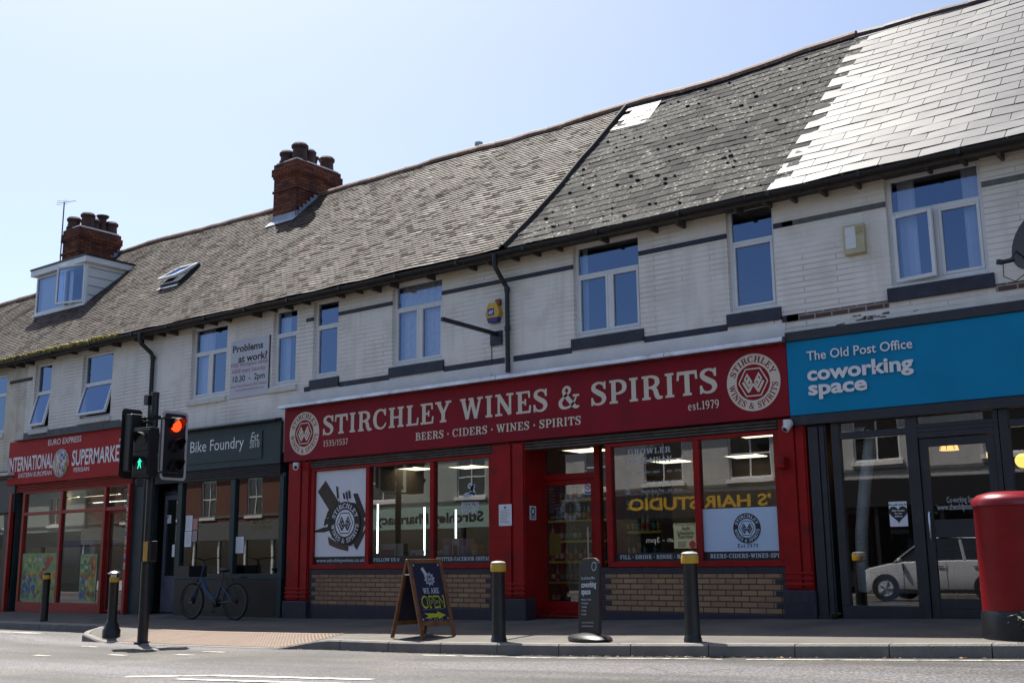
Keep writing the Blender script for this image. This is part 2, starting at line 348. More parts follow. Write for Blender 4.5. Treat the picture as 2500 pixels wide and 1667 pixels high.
# ------------------------------------------------------------------ lettering: a drawn slab-serif alphabet and the built-in sans
def S_(x, y, l=.18): return [(x-l, y, .1), (x+l, y, .1)]
def T_(x, y): return S_(x, y)
def bowl(x0, zt, zb, x1, w=.2, t=.1):
    zm = (zt+zb)/2; q = (zt-zb)
    return ('s', [(x0, zt, t), ((x0+x1)/2, zt, t*1.1), (x1-.05*(x1-x0)-.02, zt-q*.2, w*.85), (x1, zm, w), (x1-.05*(x1-x0)-.02, zb+q*.2, w*.85), ((x0+x1)/2, zb, t*1.1), (x0, zb, t)])
ST = .2
G = {
 'I': (.52, [[(.26,0,ST),(.26,1,ST)], S_(.26,.05), S_(.26,.95)]),
 'T': (.86, [[(.03,.93,.14),(.83,.93,.14)], [(.075,.9,.1),(.05,.64,.09)], [(.785,.9,.1),(.81,.64,.09)], [(.43,0,ST),(.43,.95,ST)], S_(.43,.05)]),
 'H': (1.02, [[(.25,0,ST),(.25,1,ST)], [(.77,0,ST),(.77,1,ST)], S_(.25,.05), S_(.25,.95), S_(.77,.05), S_(.77,.95), [(.25,.5,.1),(.77,.5,.1)]]),
 'L': (.80, [[(.25,0,ST),(.25,1,ST)], S_(.25,.95), [(.06,.05,.1),(.74,.05,.1)], [(.70,.02,.1),(.735,.36,.09)]]),
 'E': (.84, [[(.25,0,ST),(.25,1,ST)], [(.06,.95,.1),(.73,.95,.1)], [(.06,.05,.1),(.76,.05,.1)], [(.25,.5,.1),(.52,.5,.1)], [(.52,.36,.09),(.52,.64,.09)], [(.70,.98,.1),(.72,.68,.09)], [(.73,.02,.1),(.765,.34,.09)]]),
 'F': (.80, [[(.25,0,ST),(.25,1,ST)], [(.06,.95,.1),(.73,.95,.1)], S_(.25,.05), [(.25,.5,.1),(.52,.5,.1)], [(.52,.36,.09),(.52,.64,.09)], [(.70,.98,.1),(.72,.68,.09)]]),
 'Y': (.94, [[(.20,.95,.2),(.46,.42,.19)], [(.76,.95,.13),(.48,.42,.13)], [(.47,.5,ST),(.47,0,ST)], S_(.19,.95,.17), S_(.76,.95,.16), S_(.47,.05)]),
 'R': (.94, [[(.25,0,ST),(.25,1,ST)], S_(.23,.95,.16), S_(.25,.05), bowl(.25,.95,.5,.72), ('s', [(.48,.5,.13),(.62,.40,.18),(.68,.2,.2),(.75,.06,.17),(.93,.06,.1)])]),
 'P': (.84, [[(.25,0,ST),(.25,1,ST)], S_(.23,.95,.16), S_(.25,.05), bowl(.25,.95,.42,.73)]),
 'B': (.88, [[(.25,0,ST),(.25,1,ST)], S_(.2,.95,.14), S_(.2,.05,.14), bowl(.25,.95,.52,.68), bowl(.25,.52,.05,.74)]),
 'D': (.98, [[(.25,0,ST),(.25,1,ST)], S_(.2,.95,.14), S_(.2,.05,.14), bowl(.25,.95,.05,.84)]),
 'C': (.90, [('s', [(.76,.70,.08),(.69,.88,.11),(.48,.96,.1),(.23,.83,.17),(.14,.5,.21),(.23,.17,.17),(.48,.04,.1),(.70,.11,.1),(.82,.30,.07)]), [(.775,1.0,.1),(.775,.66,.09)]]),
 'G': (.98, [('s', [(.76,.70,.08),(.69,.88,.11),(.48,.96,.1),(.23,.83,.17),(.14,.5,.21),(.23,.17,.17),(.48,.04,.1),(.72,.10,.1),(.78,.25,.1)]), [(.775,1.0,.1),(.775,.66,.09)], [(.76,0,.18),(.76,.44,.18)], S_(.75,.43,.18)]),
 'O': (.98, [('s', [(.49,.96,.1),(.24,.84,.17),(.14,.5,.21),(.24,.16,.17),(.49,.04,.1),(.74,.16,.17),(.84,.5,.21),(.74,.84,.17),(.49,.96,.1)])]),
 'S': (.78, [('s', [(.66,.72,.08),(.58,.90,.11),(.38,.96,.1),(.19,.87,.16),(.17,.70,.2),(.36,.55,.22),(.56,.42,.22),(.63,.26,.2),(.55,.10,.14),(.36,.04,.1),(.18,.10,.1),(.10,.30,.08)]), [(.665,1.0,.09),(.665,.67,.09)], [(.095,0,.09),(.095,.34,.09)]]),
 'W': (1.26, [[(.16,.97,.2),(.40,.02,.17)], [(.40,.02,.13),(.62,.92,.12)], [(.62,.97,.2),(.86,.02,.17)], [(.86,.02,.13),(1.08,.95,.12)], S_(.16,.95,.15), S_(.60,.95,.13), S_(1.09,.95,.15)]),
 'N': (1.02, [[(.22,0,.12),(.22,.95,.12)], [(.80,1,.12),(.80,.03,.12)], [(.20,.97,.2),(.80,.05,.2)], S_(.16,.95,.12), S_(.80,.95,.18), S_(.22,.05,.18)]),
 'A': (.92, [[(.15,.05,.11),(.45,.98,.12)], [(.43,.98,.18),(.77,.05,.21)], [(.24,.33,.09),(.64,.33,.09)], S_(.15,.05,.15), S_(.76,.05,.17)]),
 'M': (1.18, [[(.2,0,.12),(.2,.95,.12)], [(.96,0,ST),(.96,1,ST)], [(.2,.97,.2),(.57,.1,.17)], [(.57,.1,.12),(.94,.95,.12)], S_(.15,.95,.14), S_(.2,.05,.16), S_(.98,.95,.16), S_(.96,.05)]),
 'K': (.95, [[(.25,0,ST),(.25,1,ST)], [(.3,.40,.11),(.72,.95,.12)], [(.45,.55,.17),(.77,.05,.2)], S_(.25,.05), S_(.25,.95), S_(.74,.95,.16), S_(.78,.05,.16)]),
 'U': (.98, [('s', [(.25,1,ST),(.25,.32,ST),(.33,.10,.16),(.51,.04,.1),(.69,.10,.12),(.77,.32,.12),(.77,.98,.12)]), S_(.25,.95), S_(.77,.95,.16)]),
 'V': (.94, [[(.17,.97,.2),(.46,.02,.17)], [(.46,.02,.12),(.75,.95,.12)], S_(.18,.95,.16), S_(.76,.95,.16)]),
 '&': (1.06, [('s', [(1.0,.08,.07),(.82,.06,.16),(.60,.30,.2),(.32,.66,.17),(.29,.84,.13),(.42,.96,.1),(.56,.86,.14),(.53,.70,.12),(.30,.52,.11),(.13,.32,.17),(.17,.11,.16),(.40,.04,.1),(.66,.15,.1),(.82,.38,.08),(.86,.55,.07)]), S_(.86,.55,.15)]),
 '\u2022': (.5, [[(.15,.45,.22),(.35,.45,.22)]]),
 '.': (.34, [[(.09,.09,.18),(.27,.09,.18)]]), '/': (.5, [[(.08,-.05,.1),(.44,1.05,.1)]]), '@': (1.0, [('s', [(.62,.6,.1),(.4,.6,.1),(.4,.35,.1),(.62,.35,.1),(.66,.65,.1),(.7,.35,.1),(.88,.4,.1),(.85,.75,.1),(.5,.92,.1),(.15,.7,.1),(.15,.3,.1),(.5,.06,.1),(.8,.15,.1)])]),
 '1': (.55, [[(.3,0,.18),(.3,1,.18)], [(.3,.96,.1),(.1,.82,.1)], S_(.3,.05)]),
 '5': (.72, [[(.18,.94,.12),(.62,.94,.12)], [(.18,.98,.1),(.15,.5,.1)], ('s', [(.15,.53,.1),(.4,.62,.1),(.58,.48,.18),(.6,.3,.2),(.5,.1,.14),(.3,.04,.1),(.1,.16,.14)])]),
 '3': (.72, [('s', [(.12,.82,.13),(.32,.96,.1),(.53,.84,.17),(.5,.64,.15),(.3,.53,.1)]), ('s', [(.3,.53,.1),(.53,.44,.16),(.6,.28,.2),(.5,.1,.14),(.3,.04,.1),(.1,.16,.14)])]),
 '7': (.70, [[(.08,.93,.14),(.64,.93,.14)], [(.6,.9,.12),(.28,0,.19)]]),
 '9': (.74, [('s', [(.36,.96,.1),(.2,.88,.15),(.14,.68,.18),(.22,.46,.14),(.38,.4,.1),(.55,.5,.14),(.6,.68,.18),(.53,.88,.14),(.36,.96,.1)]), ('s', [(.6,.68,.17),(.58,.35,.17),(.42,.08,.12),(.2,.04,.1)])]),
 'e': (.68, [('s', [(.14,.36,.09),(.54,.36,.09),(.5,.58,.12),(.34,.66,.1),(.15,.52,.16),(.13,.32,.18),(.2,.1,.14),(.38,.03,.1),(.56,.14,.08)])]),
 's': (.6, [('s', [(.5,.52,.09),(.32,.65,.1),(.15,.5,.14),(.3,.36,.16),(.48,.2,.15),(.3,.03,.1),(.1,.16,.1)])]),
 't': (.5, [('s', [(.24,.9,.12),(.24,.2,.16),(.32,.05,.12),(.46,.1,.07)]), [(.06,.62,.09),(.44,.62,.09)]]),
}
def spline(pts, k=5):
    out = []
    n = len(pts); closed = pts[0] == pts[-1]
    for i in range(n-1):
        p0 = pts[i-1] if i > 0 else (pts[-2] if closed else pts[0]); p1 = pts[i]; p2 = pts[i+1]; p3 = pts[i+2] if i+2 < n else (pts[1] if closed else pts[-1])
        for j in range(k):
            t = j/k
            out.append(tuple(.5*((2*b)+(-a+c)*t+(2*a-5*b+4*c-d)*t*t+(-a+3*b-3*c+d)*t**3) for a, b, c, d in zip(p0,p1,p2,p3)))
    out.append(tuple(pts[-1])); return out
def ribbon(mb, pts, fn, y, m=0):
    L = []; n = len(pts)
    for i, (x, z, w) in enumerate(pts):
        a = pts[max(i-1,0)]; b = pts[min(i+1,n-1)]; dx, dz = b[0]-a[0], b[1]-a[1]; l = math.hypot(dx, dz) or 1
        L.append((x-dz/l*w/2, z+dx/l*w/2, x+dz/l*w/2, z-dx/l*w/2))
    vs = []
    for a, b, c, d_ in L:
        X, Z = fn(a, b); vs.append((X, y, Z)); X, Z = fn(c, d_); vs.append((X, y, Z))
    mb.add(vs, [(2*i+1, 2*i+3, 2*i+2, 2*i) for i in range(n-1)], m)
def glyph(mb, ch, fn, y, m=0, step=.0003):
    for k, st in enumerate(G[ch][1]):
        pts = spline(st[1]) if isinstance(st, tuple) else st
        ribbon(mb, pts, fn, y - step*k, m)
def slab_width(s, gap=.03, sp=.42): return sum((sp if c == ' ' else G[c][0] + gap) for c in s)
def slab(mb, s, x0, x1, z0, h, y, m=0, gap=.03, sp=.42, step=.0003):
    k = (x1-x0)/slab_width(s, gap, sp); x = x0
    for c in s:
        if c == ' ':
            x += sp*k
            if mb.auto: mb.cuts.append(len(mb.f))
            continue
        glyph(mb, c, (lambda a, b, x=x: (x + a*k, z0 + b*h)), y, m, step); x += (G[c][0]+gap)*k
    if mb.auto: mb.cuts.append(len(mb.f))
def slab_arc(mb, s, cx, cz, r, h, a0, a1, y, m=0, inside=False, sq=.9, step=.0002):
    W = slab_width(s, .05, .5); x = 0
    for c in s:
        w = .5 if c == ' ' else G[c][0] + .05
        if c != ' ':
            t = a0 + (a1-a0)*(x + w/2)/W; k = abs(a1-a0)*r/W
            ux, uz = (math.sin(t), -math.cos(t)) if not inside else (-math.sin(t), math.cos(t))   # reading direction
            nx, nz = (math.cos(t), math.sin(t)) if not inside else (-math.cos(t), -math.sin(t))
            bx, bz = cx + r*math.cos(t), cz + r*math.sin(t)
            glyph(mb, c, (lambda a, b: (bx + ux*(a-w/2)*k + nx*(b-.5)*h, bz + uz*(a-w/2)*k + nz*(b-.5)*h)), y, m, step)
        x += w
def sans(mb, s, x0, z0, y, h=None, w=None, bold=0.0, m=0, depth=.004, slant=0.0, fn=None, align='L', space=1.0):
    """built-in font; h = cap height, w = width; baseline at z0"""
    cu = bpy.data.curves.new('t', 'FONT'); cu.body = s; cu.size = 1; cu.offset = bold; cu.shear = slant; cu.space_character = space; cu.resolution_u = 3; cu.fill_mode = 'FRONT'
    ob = bpy.data.objects.new('t', cu); C.objects.link(ob)
    dg = bpy.context.evaluated_depsgraph_get(); me = bpy.data.meshes.new_from_object(ob.evaluated_get(dg))
    vs = [v.co.copy() for v in me.vertices]; fs = [tuple(p.vertices) for p in me.polygons]
    bpy.data.objects.remove(ob); bpy.data.curves.remove(cu); bpy.data.meshes.remove(me)
    if not vs: return
    xa, xb = min(v.x for v in vs), max(v.x for v in vs)
    sz = h/.729 if h else w/(xb-xa)
    sx = w/(xb-xa) if w else sz
    ax = {'L': 0, 'C': -(xb-xa)*sx/2, 'R': -(xb-xa)*sx}[align]
    g = lambda v: (x0 + ax + (v.x-xa)*sx, z0 + v.y*sz)
    q = [g(v) for v in vs]
    if fn: mb.add([fn(a, b) for a, b in q], fs, m)
    else: mb.add([(a, y, b) for a, b in q], fs, m)
    if mb.auto: mb.cuts.append(len(mb.f))
def emblem(mb, cx, cz, r, y, mring, mfield, mink, ink2):
    """round crest: pale ring with lettering, hexagon outline and a folded W with two slanted blocks"""
    mb.disc(cx, cz, r, y-.002, y, 56, mring); mb.disc(cx, cz, r*.625, y-.0035, y-.0021, 48, mfield)
    slab_arc(mb, 'STIRCHLEY', cx, cz, r*.81, r*.22, math.radians(163), math.radians(17), y-.0032, mink)
    slab_arc(mb, 'WINES & SPIRITS', cx, cz, r*.81, r*.22, math.radians(183), math.radians(357), y-.0032, mink, inside=True)
    hexo = [(cx+r*.54*a, cz+r*.54*b) for a, b in ((-1,0),(-.5,-.87),(.5,-.87),(1,0),(.5,.87),(-.5,.87))]
    for i in range(6):
        a, b = hexo[i], hexo[(i+1)%6]; ribbon(mb, [(*a, r*.045), (*b, r*.045)], lambda x, z: (x, z), y-.0042-.0001*i, ink2)
    R_ = r*.47; fn = lambda x, z: (cx + x*R_, cz + z*R_)
    yy = y-.0046
    ribbon(mb, [(-.82,.06,.19),(-.36,-.72,.19)], fn, yy, ink2); ribbon(mb, [(-.40,-.70,.19),(-.0,-.10,.17)], fn, yy-.0001, ink2)
    ribbon(mb, [(0,-.10,.17),(.40,-.70,.19)], fn, yy-.0002, ink2); ribbon(mb, [(.36,-.72,.19),(.82,.06,.19)], fn, yy-.0003, ink2)
    for sgn in (-1, 1):
        pl = [(.46,.72),(.74,.24),(.34,-.42),(.06,.06)]
        pl = [(sgn*a, b) for a, b in pl]
        if sgn > 0: pl = pl[::-1]
        pl = [fn(*p) for p in pl]
        mb.add([(a, yy-.0005, b) for a, b in pl], [(0,1,2,3)], ink2)
        for (a, b) in ((.50,.34),(.32,.02)):
            ribbon(mb, [(sgn*(a-.07), b+.07, .10), (sgn*(a+.05), b-.12, .10)], fn, yy-.0008, mfield)
# ------------------------------------------------------------------ ground
FXs = [-60,-30,-24.5,-20.5,-14.8,-9.95,-6,-3,0,6,20]; FZs = [-1.30,-1.06,-1.004,-.979,-.94,-.865,-.753,-.69,-.62,-.50,-.30]
def zfac(X): return lerp(X, FXs, FZs) + H
def kerbY(X): return lerp(X, [-60,-30,-18.3,-17.9,-17.45,-17.1,-15,-12.5,-11.5,-9.4,-7.4,-5.35,-4,-2.7,0,6,20],
                             [11.8,11.75,11.75,11.5,10.95,10.66,10.60,10.62,10.78,10.72,10.66,10.82,11.0,11.2,11.5,12.2,13.0])
def sm(t): t = max(0, min(1, t)); return t*t*(3-2*t)
def dropw(X): return sm((X+17.25)/.8) * sm((-11.35-X)/1.15)
def zkerbbot(X): return zfac(X) - .05*(13.5-kerbY(X)) - .125
def zpav(X, Y):
    t = sm((kerbY(X)+1.15-Y)/1.1)
    return zfac(X) - .05*(13.5-Y) - .118*dropw(X)*t
def zroad(X, Y):
    k = kerbY(X)
    if k > 11.3 and X < -17: k = 11.75
    if Y >= 4: return zkerbbot(X) + .010*(k-Y)
    return zkerbbot(X) + .010*(k-4) - .012*(4-Y)
XS = [-60,-50,-42,-36] + [-32+.5*i for i in range(27)] + [-18.4+.15*i for i in range(12)] + [-16.5+.25*i for i in range(26)] + [-9.75+.5*i for i in range(20)] + [1,3,6,10,20]
XS = sorted(set(round(x, 3) for x in XS))
mp = mk('pavement_asphalt', (.085,.079,.074), .78, .16, 1.4, bump=1.0, bs=90, spec=.4, col2=(.15,.135,.115), stain=(.13,.125,.125), ss=1.8, st=.62)
mr = None
def strip(name, rows, m):                 # rows(X) -> list of points across
    mb = MB(); g = [rows(x) for x in XS]; n = len(g[0])
    mb.v = [p for q in g for p in q]
    for i in range(len(XS)-1):
        for j in range(n-1):
            mb.f.append([i*n+j, i*n+j+1, (i+1)*n+j+1, (i+1)*n+j][::-1]); mb.m.append(0)
    return tag(mb.build(name, m, None, smooth=True), kind='structure')
def rampY(a, b, n): return [a+(b-a)*i/(n-1) for i in range(n)]
strip('pavement', lambda x: [(x, y, zpav(x, y)) for y in rampY(kerbY(x)+.135, kerbY(x)+1.3, 8) + rampY(kerbY(x)+1.5, 14.9, 5)], mp)
def asphalt(name):
    m = bpy.data.materials.new(name); m.use_nodes = True; n = m.node_tree; b = n.nodes['Principled BSDF']
    geo = n.nodes.new('ShaderNodeNewGeometry')
    def noise(sc, det=6, sc3=None):
        z = n.nodes.new('ShaderNodeTexNoise'); z.inputs['Scale'].default_value = sc; z.inputs['Detail'].default_value = det
        if sc3:
            mpn = n.nodes.new('ShaderNodeMapping'); mpn.inputs['Scale'].default_value = sc3; n.links.new(geo.outputs['Position'], mpn.inputs[0]); n.links.new(mpn.outputs[0], z.inputs['Vector'])
        else: n.links.new(geo.outputs['Position'], z.inputs['Vector'])
        return z.outputs['Fac']
    def cr(src, stops):
        rp = n.nodes.new('ShaderNodeValToRGB'); e = rp.color_ramp.elements
        e[0].position, e[0].color = stops[0][0], (*stops[0][1], 1); e[1].position, e[1].color = stops[-1][0], (*stops[-1][1], 1)
        for p_, c_ in stops[1:-1]: q = e.new(p_); q.color = (*c_, 1)
        n.links.new(src, rp.inputs[0]); return rp.outputs[0]
    def mix(fac, a, c, mode='MIX'):
        q = n.nodes.new('ShaderNodeMix'); q.data_type = 'RGBA'; q.blend_type = mode
        if isinstance(fac, float): q.inputs[0].default_value = fac
        else: n.links.new(fac, q.inputs[0])
        n.links.new(a, q.inputs[6])
        if isinstance(c, tuple): q.inputs[7].default_value = (*c, 1)
        else: n.links.new(c, q.inputs[7])
        return q.outputs[2]
    base = cr(noise(1, 5, (.10, .75, 1)), [(.40, (.030,.028,.026)), (.50, (.058,.056,.060)), (.60, (.100,.096,.108))])   # worn bands along the wheel tracks
    base = mix(cr(noise(.7, 9), [(.5, (0,0,0)), (.68, (.5,.5,.5))]), base, (.105,.096,.083))
    chips = cr(noise(38, 5), [(.36, (.30,.30,.30)), (.5, (.95,.95,.95)), (.64, (2.1,2.05,1.95))])
    base = mix(1.0, base, chips, 'MULTIPLY')
    vo = n.nodes.new('ShaderNodeTexVoronoi'); vo.feature = 'DISTANCE_TO_EDGE'; vo.inputs['Scale'].default_value = .55
    dst = n.nodes.new('ShaderNodeMix'); dst.data_type = 'VECTOR'; dst.inputs[0].default_value = .35
    nzc = n.nodes.new('ShaderNodeTexNoise'); nzc.inputs['Scale'].default_value = 2.0; nzc.inputs['Detail'].default_value = 6; n.links.new(geo.outputs['Position'], nzc.inputs['Vector'])
    n.links.new(geo.outputs['Position'], dst.inputs[4]); n.links.new(nzc.outputs['Color'], dst.inputs[5]); n.links.new(dst.outputs[1], vo.inputs['Vector'])
    crack = cr(vo.outputs['Distance'], [(.0, (.75,.75,.75)), (.010, (.0,.0,.0))])
    base = mix(crack, base, (.03,.03,.03))
    n.links.new(base, b.inputs['Base Color']); b.inputs['Roughness'].default_value = .62; b.inputs['Specular IOR Level'].default_value = .45
    bp = n.nodes.new('ShaderNodeBump'); bp.inputs['Strength'].default_value = .9; bp.inputs['Distance'].default_value = .012
    n.links.new(noise(38, 5), bp.inputs['Height']); n.links.new(bp.outputs[0], b.inputs['Normal'])
    return m
mr = asphalt('road_asphalt'); M['asphalt'] = mr
OPK = -5.0
def opkz(x): return zroad(x, OPK) + .12
strip('road', lambda x: [(x, y, zroad(x, y)) for y in [OPK, -3, 0, 2, 4, 5, 6, 7, 8, 9, 9.8, 10.4, 10.9, 11.3, 11.75] if True] + [(x, 12.4, zroad(x, 12.4)-.02)], mr)
strip('far_pavement', lambda x: [(x, y, opkz(x)) for y in (-14, -8, OPK-.13)], mp)
mk_ = mk('kerb_concrete', (.20,.19,.175), .8, .14, 5, bump=.6, bs=70, stain=(.17,.16,.15), ss=3, st=.58)
def kerbstones():
    mb = MB(); x = -34.0
    while x < 8:
        L = .914; n = 4 if (-18.6 < x < -10) else 1; 
        for i in range(n):
            a = x + i*L/n + (.006 if i == 0 else 0); b = x + (i+1)*L/n - (.006 if i == n-1 else 0)
            q = []
            for X in (a, b):
                k = kerbY(X); zt = zpav(X, k+.06)+.004; zt = max(zt, zkerbbot(X)+.012); zb = zkerbbot(X) - .1
                q += [(X, k, zb), (X, k+.004, zt-.02), (X, k+.022, zt), (X, k+.13, zt+.003), (X, k+.13, zb)]
            mb.add(q, [(0,5,6,1), (1,6,7,2), (2,7,8,3), (3,8,9,4), (0,1,2,3,4), (9,8,7,6,5)])
        x += L
    return tag(mb.build('kerb', mk_), kind='structure')
kerbstones()
mb = MB()
for i in range(len(XS)-1):
    a, b = XS[i], XS[i+1]
    mb.add([(X, y, z) for X in (a, b) for y, z in ((OPK-.13, opkz(X)-.2), (OPK-.13, opkz(X)+.002), (OPK, opkz(X)+.002), (OPK, opkz(X)-.2))], [(1,5,6,2), (2,6,7,3)])
tag(mb.build('far_kerb', mk_), kind='structure')
gm = mk('distant_ground', (.10,.095,.085), .9, .2, .05)
mb = MB(); mb.quad((-900,-900,-.9),(900,-900,-.9),(900,900,-.9),(-900,900,-.9)); tag(mb.build('ground', gm), kind='structure')
# tactile blister paving at the dropped kerb
mt = mk('buff_blister_paving', (.22,.165,.125), .8, .2, 3, bump=.4, bs=60, col2=(.26,.185,.145), stain=(.2,.15,.13), ss=3, st=.62)
mb = MB(); x0, x1 = -16.2, -11.9; nx = 44
q = []
for i in range(nx+1):
    X = x0 + (x1-x0)*i/nx
    for Y in rampY(kerbY(X)+.14, kerbY(X)+.94, 7): q.append((X, Y, zpav(X, Y)+.005))
n = 7
mb.add(q, [(i*n+j, (i+1)*n+j, (i+1)*n+j+1, i*n+j+1) for i in range(nx) for j in range(n-1)])
X = x0+.05
while X < x1:
    for j in range(12):
        Y = kerbY(X)+.17+j*.064; z = zpav(X, Y)+.005; rr = .017
        mb.add([(X-rr,Y-rr,z),(X+rr,Y-rr,z),(X+rr,Y+rr,z),(X-rr,Y+rr,z),(X-.010,Y-.010,z+.006),(X+.010,Y-.010,z+.006),(X+.010,Y+.010,z+.006),(X-.010,Y+.010,z+.006)], [(4,5,6,7),(0,1,5,4),(1,2,6,5),(2,3,7,6),(3,0,4,7)])
    X += .064
tag(mb.build('tactile_paving', mt), kind='structure')
# painted road markings
mw_ = mk('worn_white_road_paint', (.62,.60,.54), .7, .1, 8, stain=(.14,.135,.13), ss=7, st=.47)
def roadline(mb, pts, w):                 # pts: (x, y) centre line
    L = [Vector((a, b)) for a, b in pts]; vs = []
    for i, p in enumerate(L):
        dd = (L[min(i+1, len(L)-1)] - L[max(i-1, 0)]).normalized(); nn = Vector((-dd.y, dd.x))*w/2
        for s in (1, -1): vs.append((p.x+nn.x*s, p.y+nn.y*s, zroad(p.x+nn.x*s, p.y+nn.y*s)+.005))
    mb.add(vs, [(2*i+1, 2*i+3, 2*i+2, 2*i) for i in range(len(L)-1)])
mb = MB()
def follow(xa, xb, off): return [(xa+(xb-xa)*i/10, kerbY(xa+(xb-xa)*i/10)-off) for i in range(11)]
for xa, xb in ((-9.3,-8.75), (-8.68,-5.35), (-5.1,2.5)): roadline(mb, follow(xa, xb, .34), .075)
for xa, xb in ((-15.9,-15.4),(-14.4,-13.95),(-12.9,-12.45)): roadline(mb, [(xa, 9.9), (xb, 9.9)], .09)
for k, (xa, ya) in enumerate(((-14.6,8.4),(-13.6,8.9),(-12.7,9.3),(-14.9,7.6))): roadline(mb, [(xa, ya), (xa+.35, ya+.02)], .09)
roadline(mb, [(-30, 11.1), (-19.0, 11.05)], .1); roadline(mb, [(-19.0, 11.05), (-21.5, 10.3), (-26, 10.1)], .1)
tag(mb.build('road_marking', mw_), kind='structure')
mb = MB()
roadline(mb, [(-10.0, 6.75), (-9.2, 7.18), (-7.2, 7.35)], .13); roadline(mb, [(-9.2, 6.75), (-6.2, 6.95)], .12)
tag(mb.build('road_marking', mw_), kind='structure')

# dead leaves and grit gathered against the kerb
rnd = random.Random(41); mb = MB()
for i in range(520):
    x = rnd.gauss(-6.4, .7) if rnd.random() < .45 else rnd.uniform(-12, -1); y = kerbY(x) - abs(rnd.gauss(0, .05)) - .012; z = zroad(x, y) + .006; a = rnd.uniform(0, 6.28); l = rnd.uniform(.006, .026)
    ca, sa = math.cos(a)*l, math.sin(a)*l; h = rnd.uniform(0, .012)
    mb.add([(x-ca,y-sa,z),(x+sa*.5,y-ca*.5,z+h),(x+ca,y+sa,z+.002),(x-sa*.5,y+ca*.5,z)], [(0,1,2,3)], rnd.randrange(3))
tag(mb.build('leaf_litter', [mk('dead_leaf_brown', (.16,.08,.03), .8, .3, 30), mk('dead_leaf_tan', (.25,.17,.08), .8, .3, 30), mk('grit_dark', (.05,.045,.04), .9, .3, 30)]), 'brown dead leaves and grit gathered along the kerb in front of the drinks shop', 'leaf litter', kind='stuff')
# ------------------------------------------------------------------ the terrace
from mathutils import noise as mnoise
YS, YW, YF, YG = 13.50, 13.60, 13.67, 13.71
def k1(ox, oy, k=3.1357): return lambda x, y: (ox + x/k, oy + y/k)
cA = k1(400, 700); cB = k1(900, 620); c4 = k1(1350, 200); c6 = k1(1700, 430, 2.751); c5b = k1(1800, 0); cL = k1(0, 600, 3.1353); c0 = k1(0, 400); c2 = k1(0, 900); cS = k1(650, 980); cD = k1(1250, 980); cR = k1(1800, 980); c4b = k1(600, 320); cM = k1(0, 1050, 3.1353); cBk = k1(340, 1120, 3.733)
def XZ(p, Y=YW): q = P(p[0], p[1], Y); return q.x, q.z
def X_(px, py, Y=YW): return P(px, py, Y).x
def Z_(px, py, Y=YW): return P(px, py, Y).z
SXs = [-34,-28.75,-28.6,-25.6,-23.7,-20.5,-18.5,-15.2,-12,-10,-8.35,-6.7,-5.75,-3.7,4]
SSs = [4.1,4.1,5.62,5.72,5.61,5.38,5.56,5.47,5.42,5.45,5.34,5.58,5.60,5.52,5.5]
def s1(x): return lerp(x, SXs, SSs)
def sag(x, s): return .035*mnoise.noise(Vector((x*.45, s*.5, 3))) + .02*mnoise.noise(Vector((x*1.4, s*1.2, 9))) - .03*math.sin(max(0,min(1,s/5.5))*math.pi)
def RP(x, s, n): n += sag(x, s); return (x, YE + s*CP - n*SP, ZE + s*SP + n*CP)
def tiles(mb, x0, x1, w, g, th, nm, jit=.004, seed=1, bond=.5, gap=.003, slip=.02, skip=None, zig=False, s0=0.0, smax=None, lift=0):
    rnd = random.Random(seed); row = 0; s = s0
    while True:
        top = smax if smax else max(s1(x0+(x1-x0)*k/20) for k in range(21))
        if s > top - .02: break
        off = (row % 2)*w*bond
        xa0 = x0 - (off if not zig else 0); 
        if zig: xa0 = x0 + (w*bond if row % 2 else 0)
        x = xa0
        while x < x1 - .01:
            a, b = max(x, x0 if not zig else xa0) + gap, min(x+w, x1) - gap; x += w
            if b - a < .03: continue
            xm = (a+b)/2; tl = s1(xm) if not smax else smax
            if s > tl - .03: continue
            if skip and skip(xm, s): continue
            e = min(s + g*1.35, tl)
            j = rnd.uniform(-jit, jit); j2 = rnd.uniform(-jit, jit); ds = rnd.uniform(-.3, .3)*jit
            if rnd.random() < slip: j += jit*2.2; ds -= jit*5
            u0, u1 = th*1.55 + max(0, j) + lift, th*1.55 + max(0, j2) + lift
            t0 = th*.25 + lift
            A, B_ = RP(a, s+ds, u0), RP(b, s+ds+j*.5, u1); Cc, D_ = RP(b, e, t0), RP(a, e, t0)
            A2, B2 = RP(a, s+ds, u0-th), RP(b, s+ds+j*.5, u1-th)
            ch = rnd.random(); m = 0
            acc = 0
            for k, pr in enumerate(nm):
                acc += pr
                if ch < acc: m = k; break
            mb.add([A, B_, Cc, D_, A2, B2, RP(b, e, t0-th), RP(a, e, t0-th)], [(0,1,2,3), (4,5,1,0), (5,6,2,1), (4,0,3,7)], m)
        s += g; row += 1
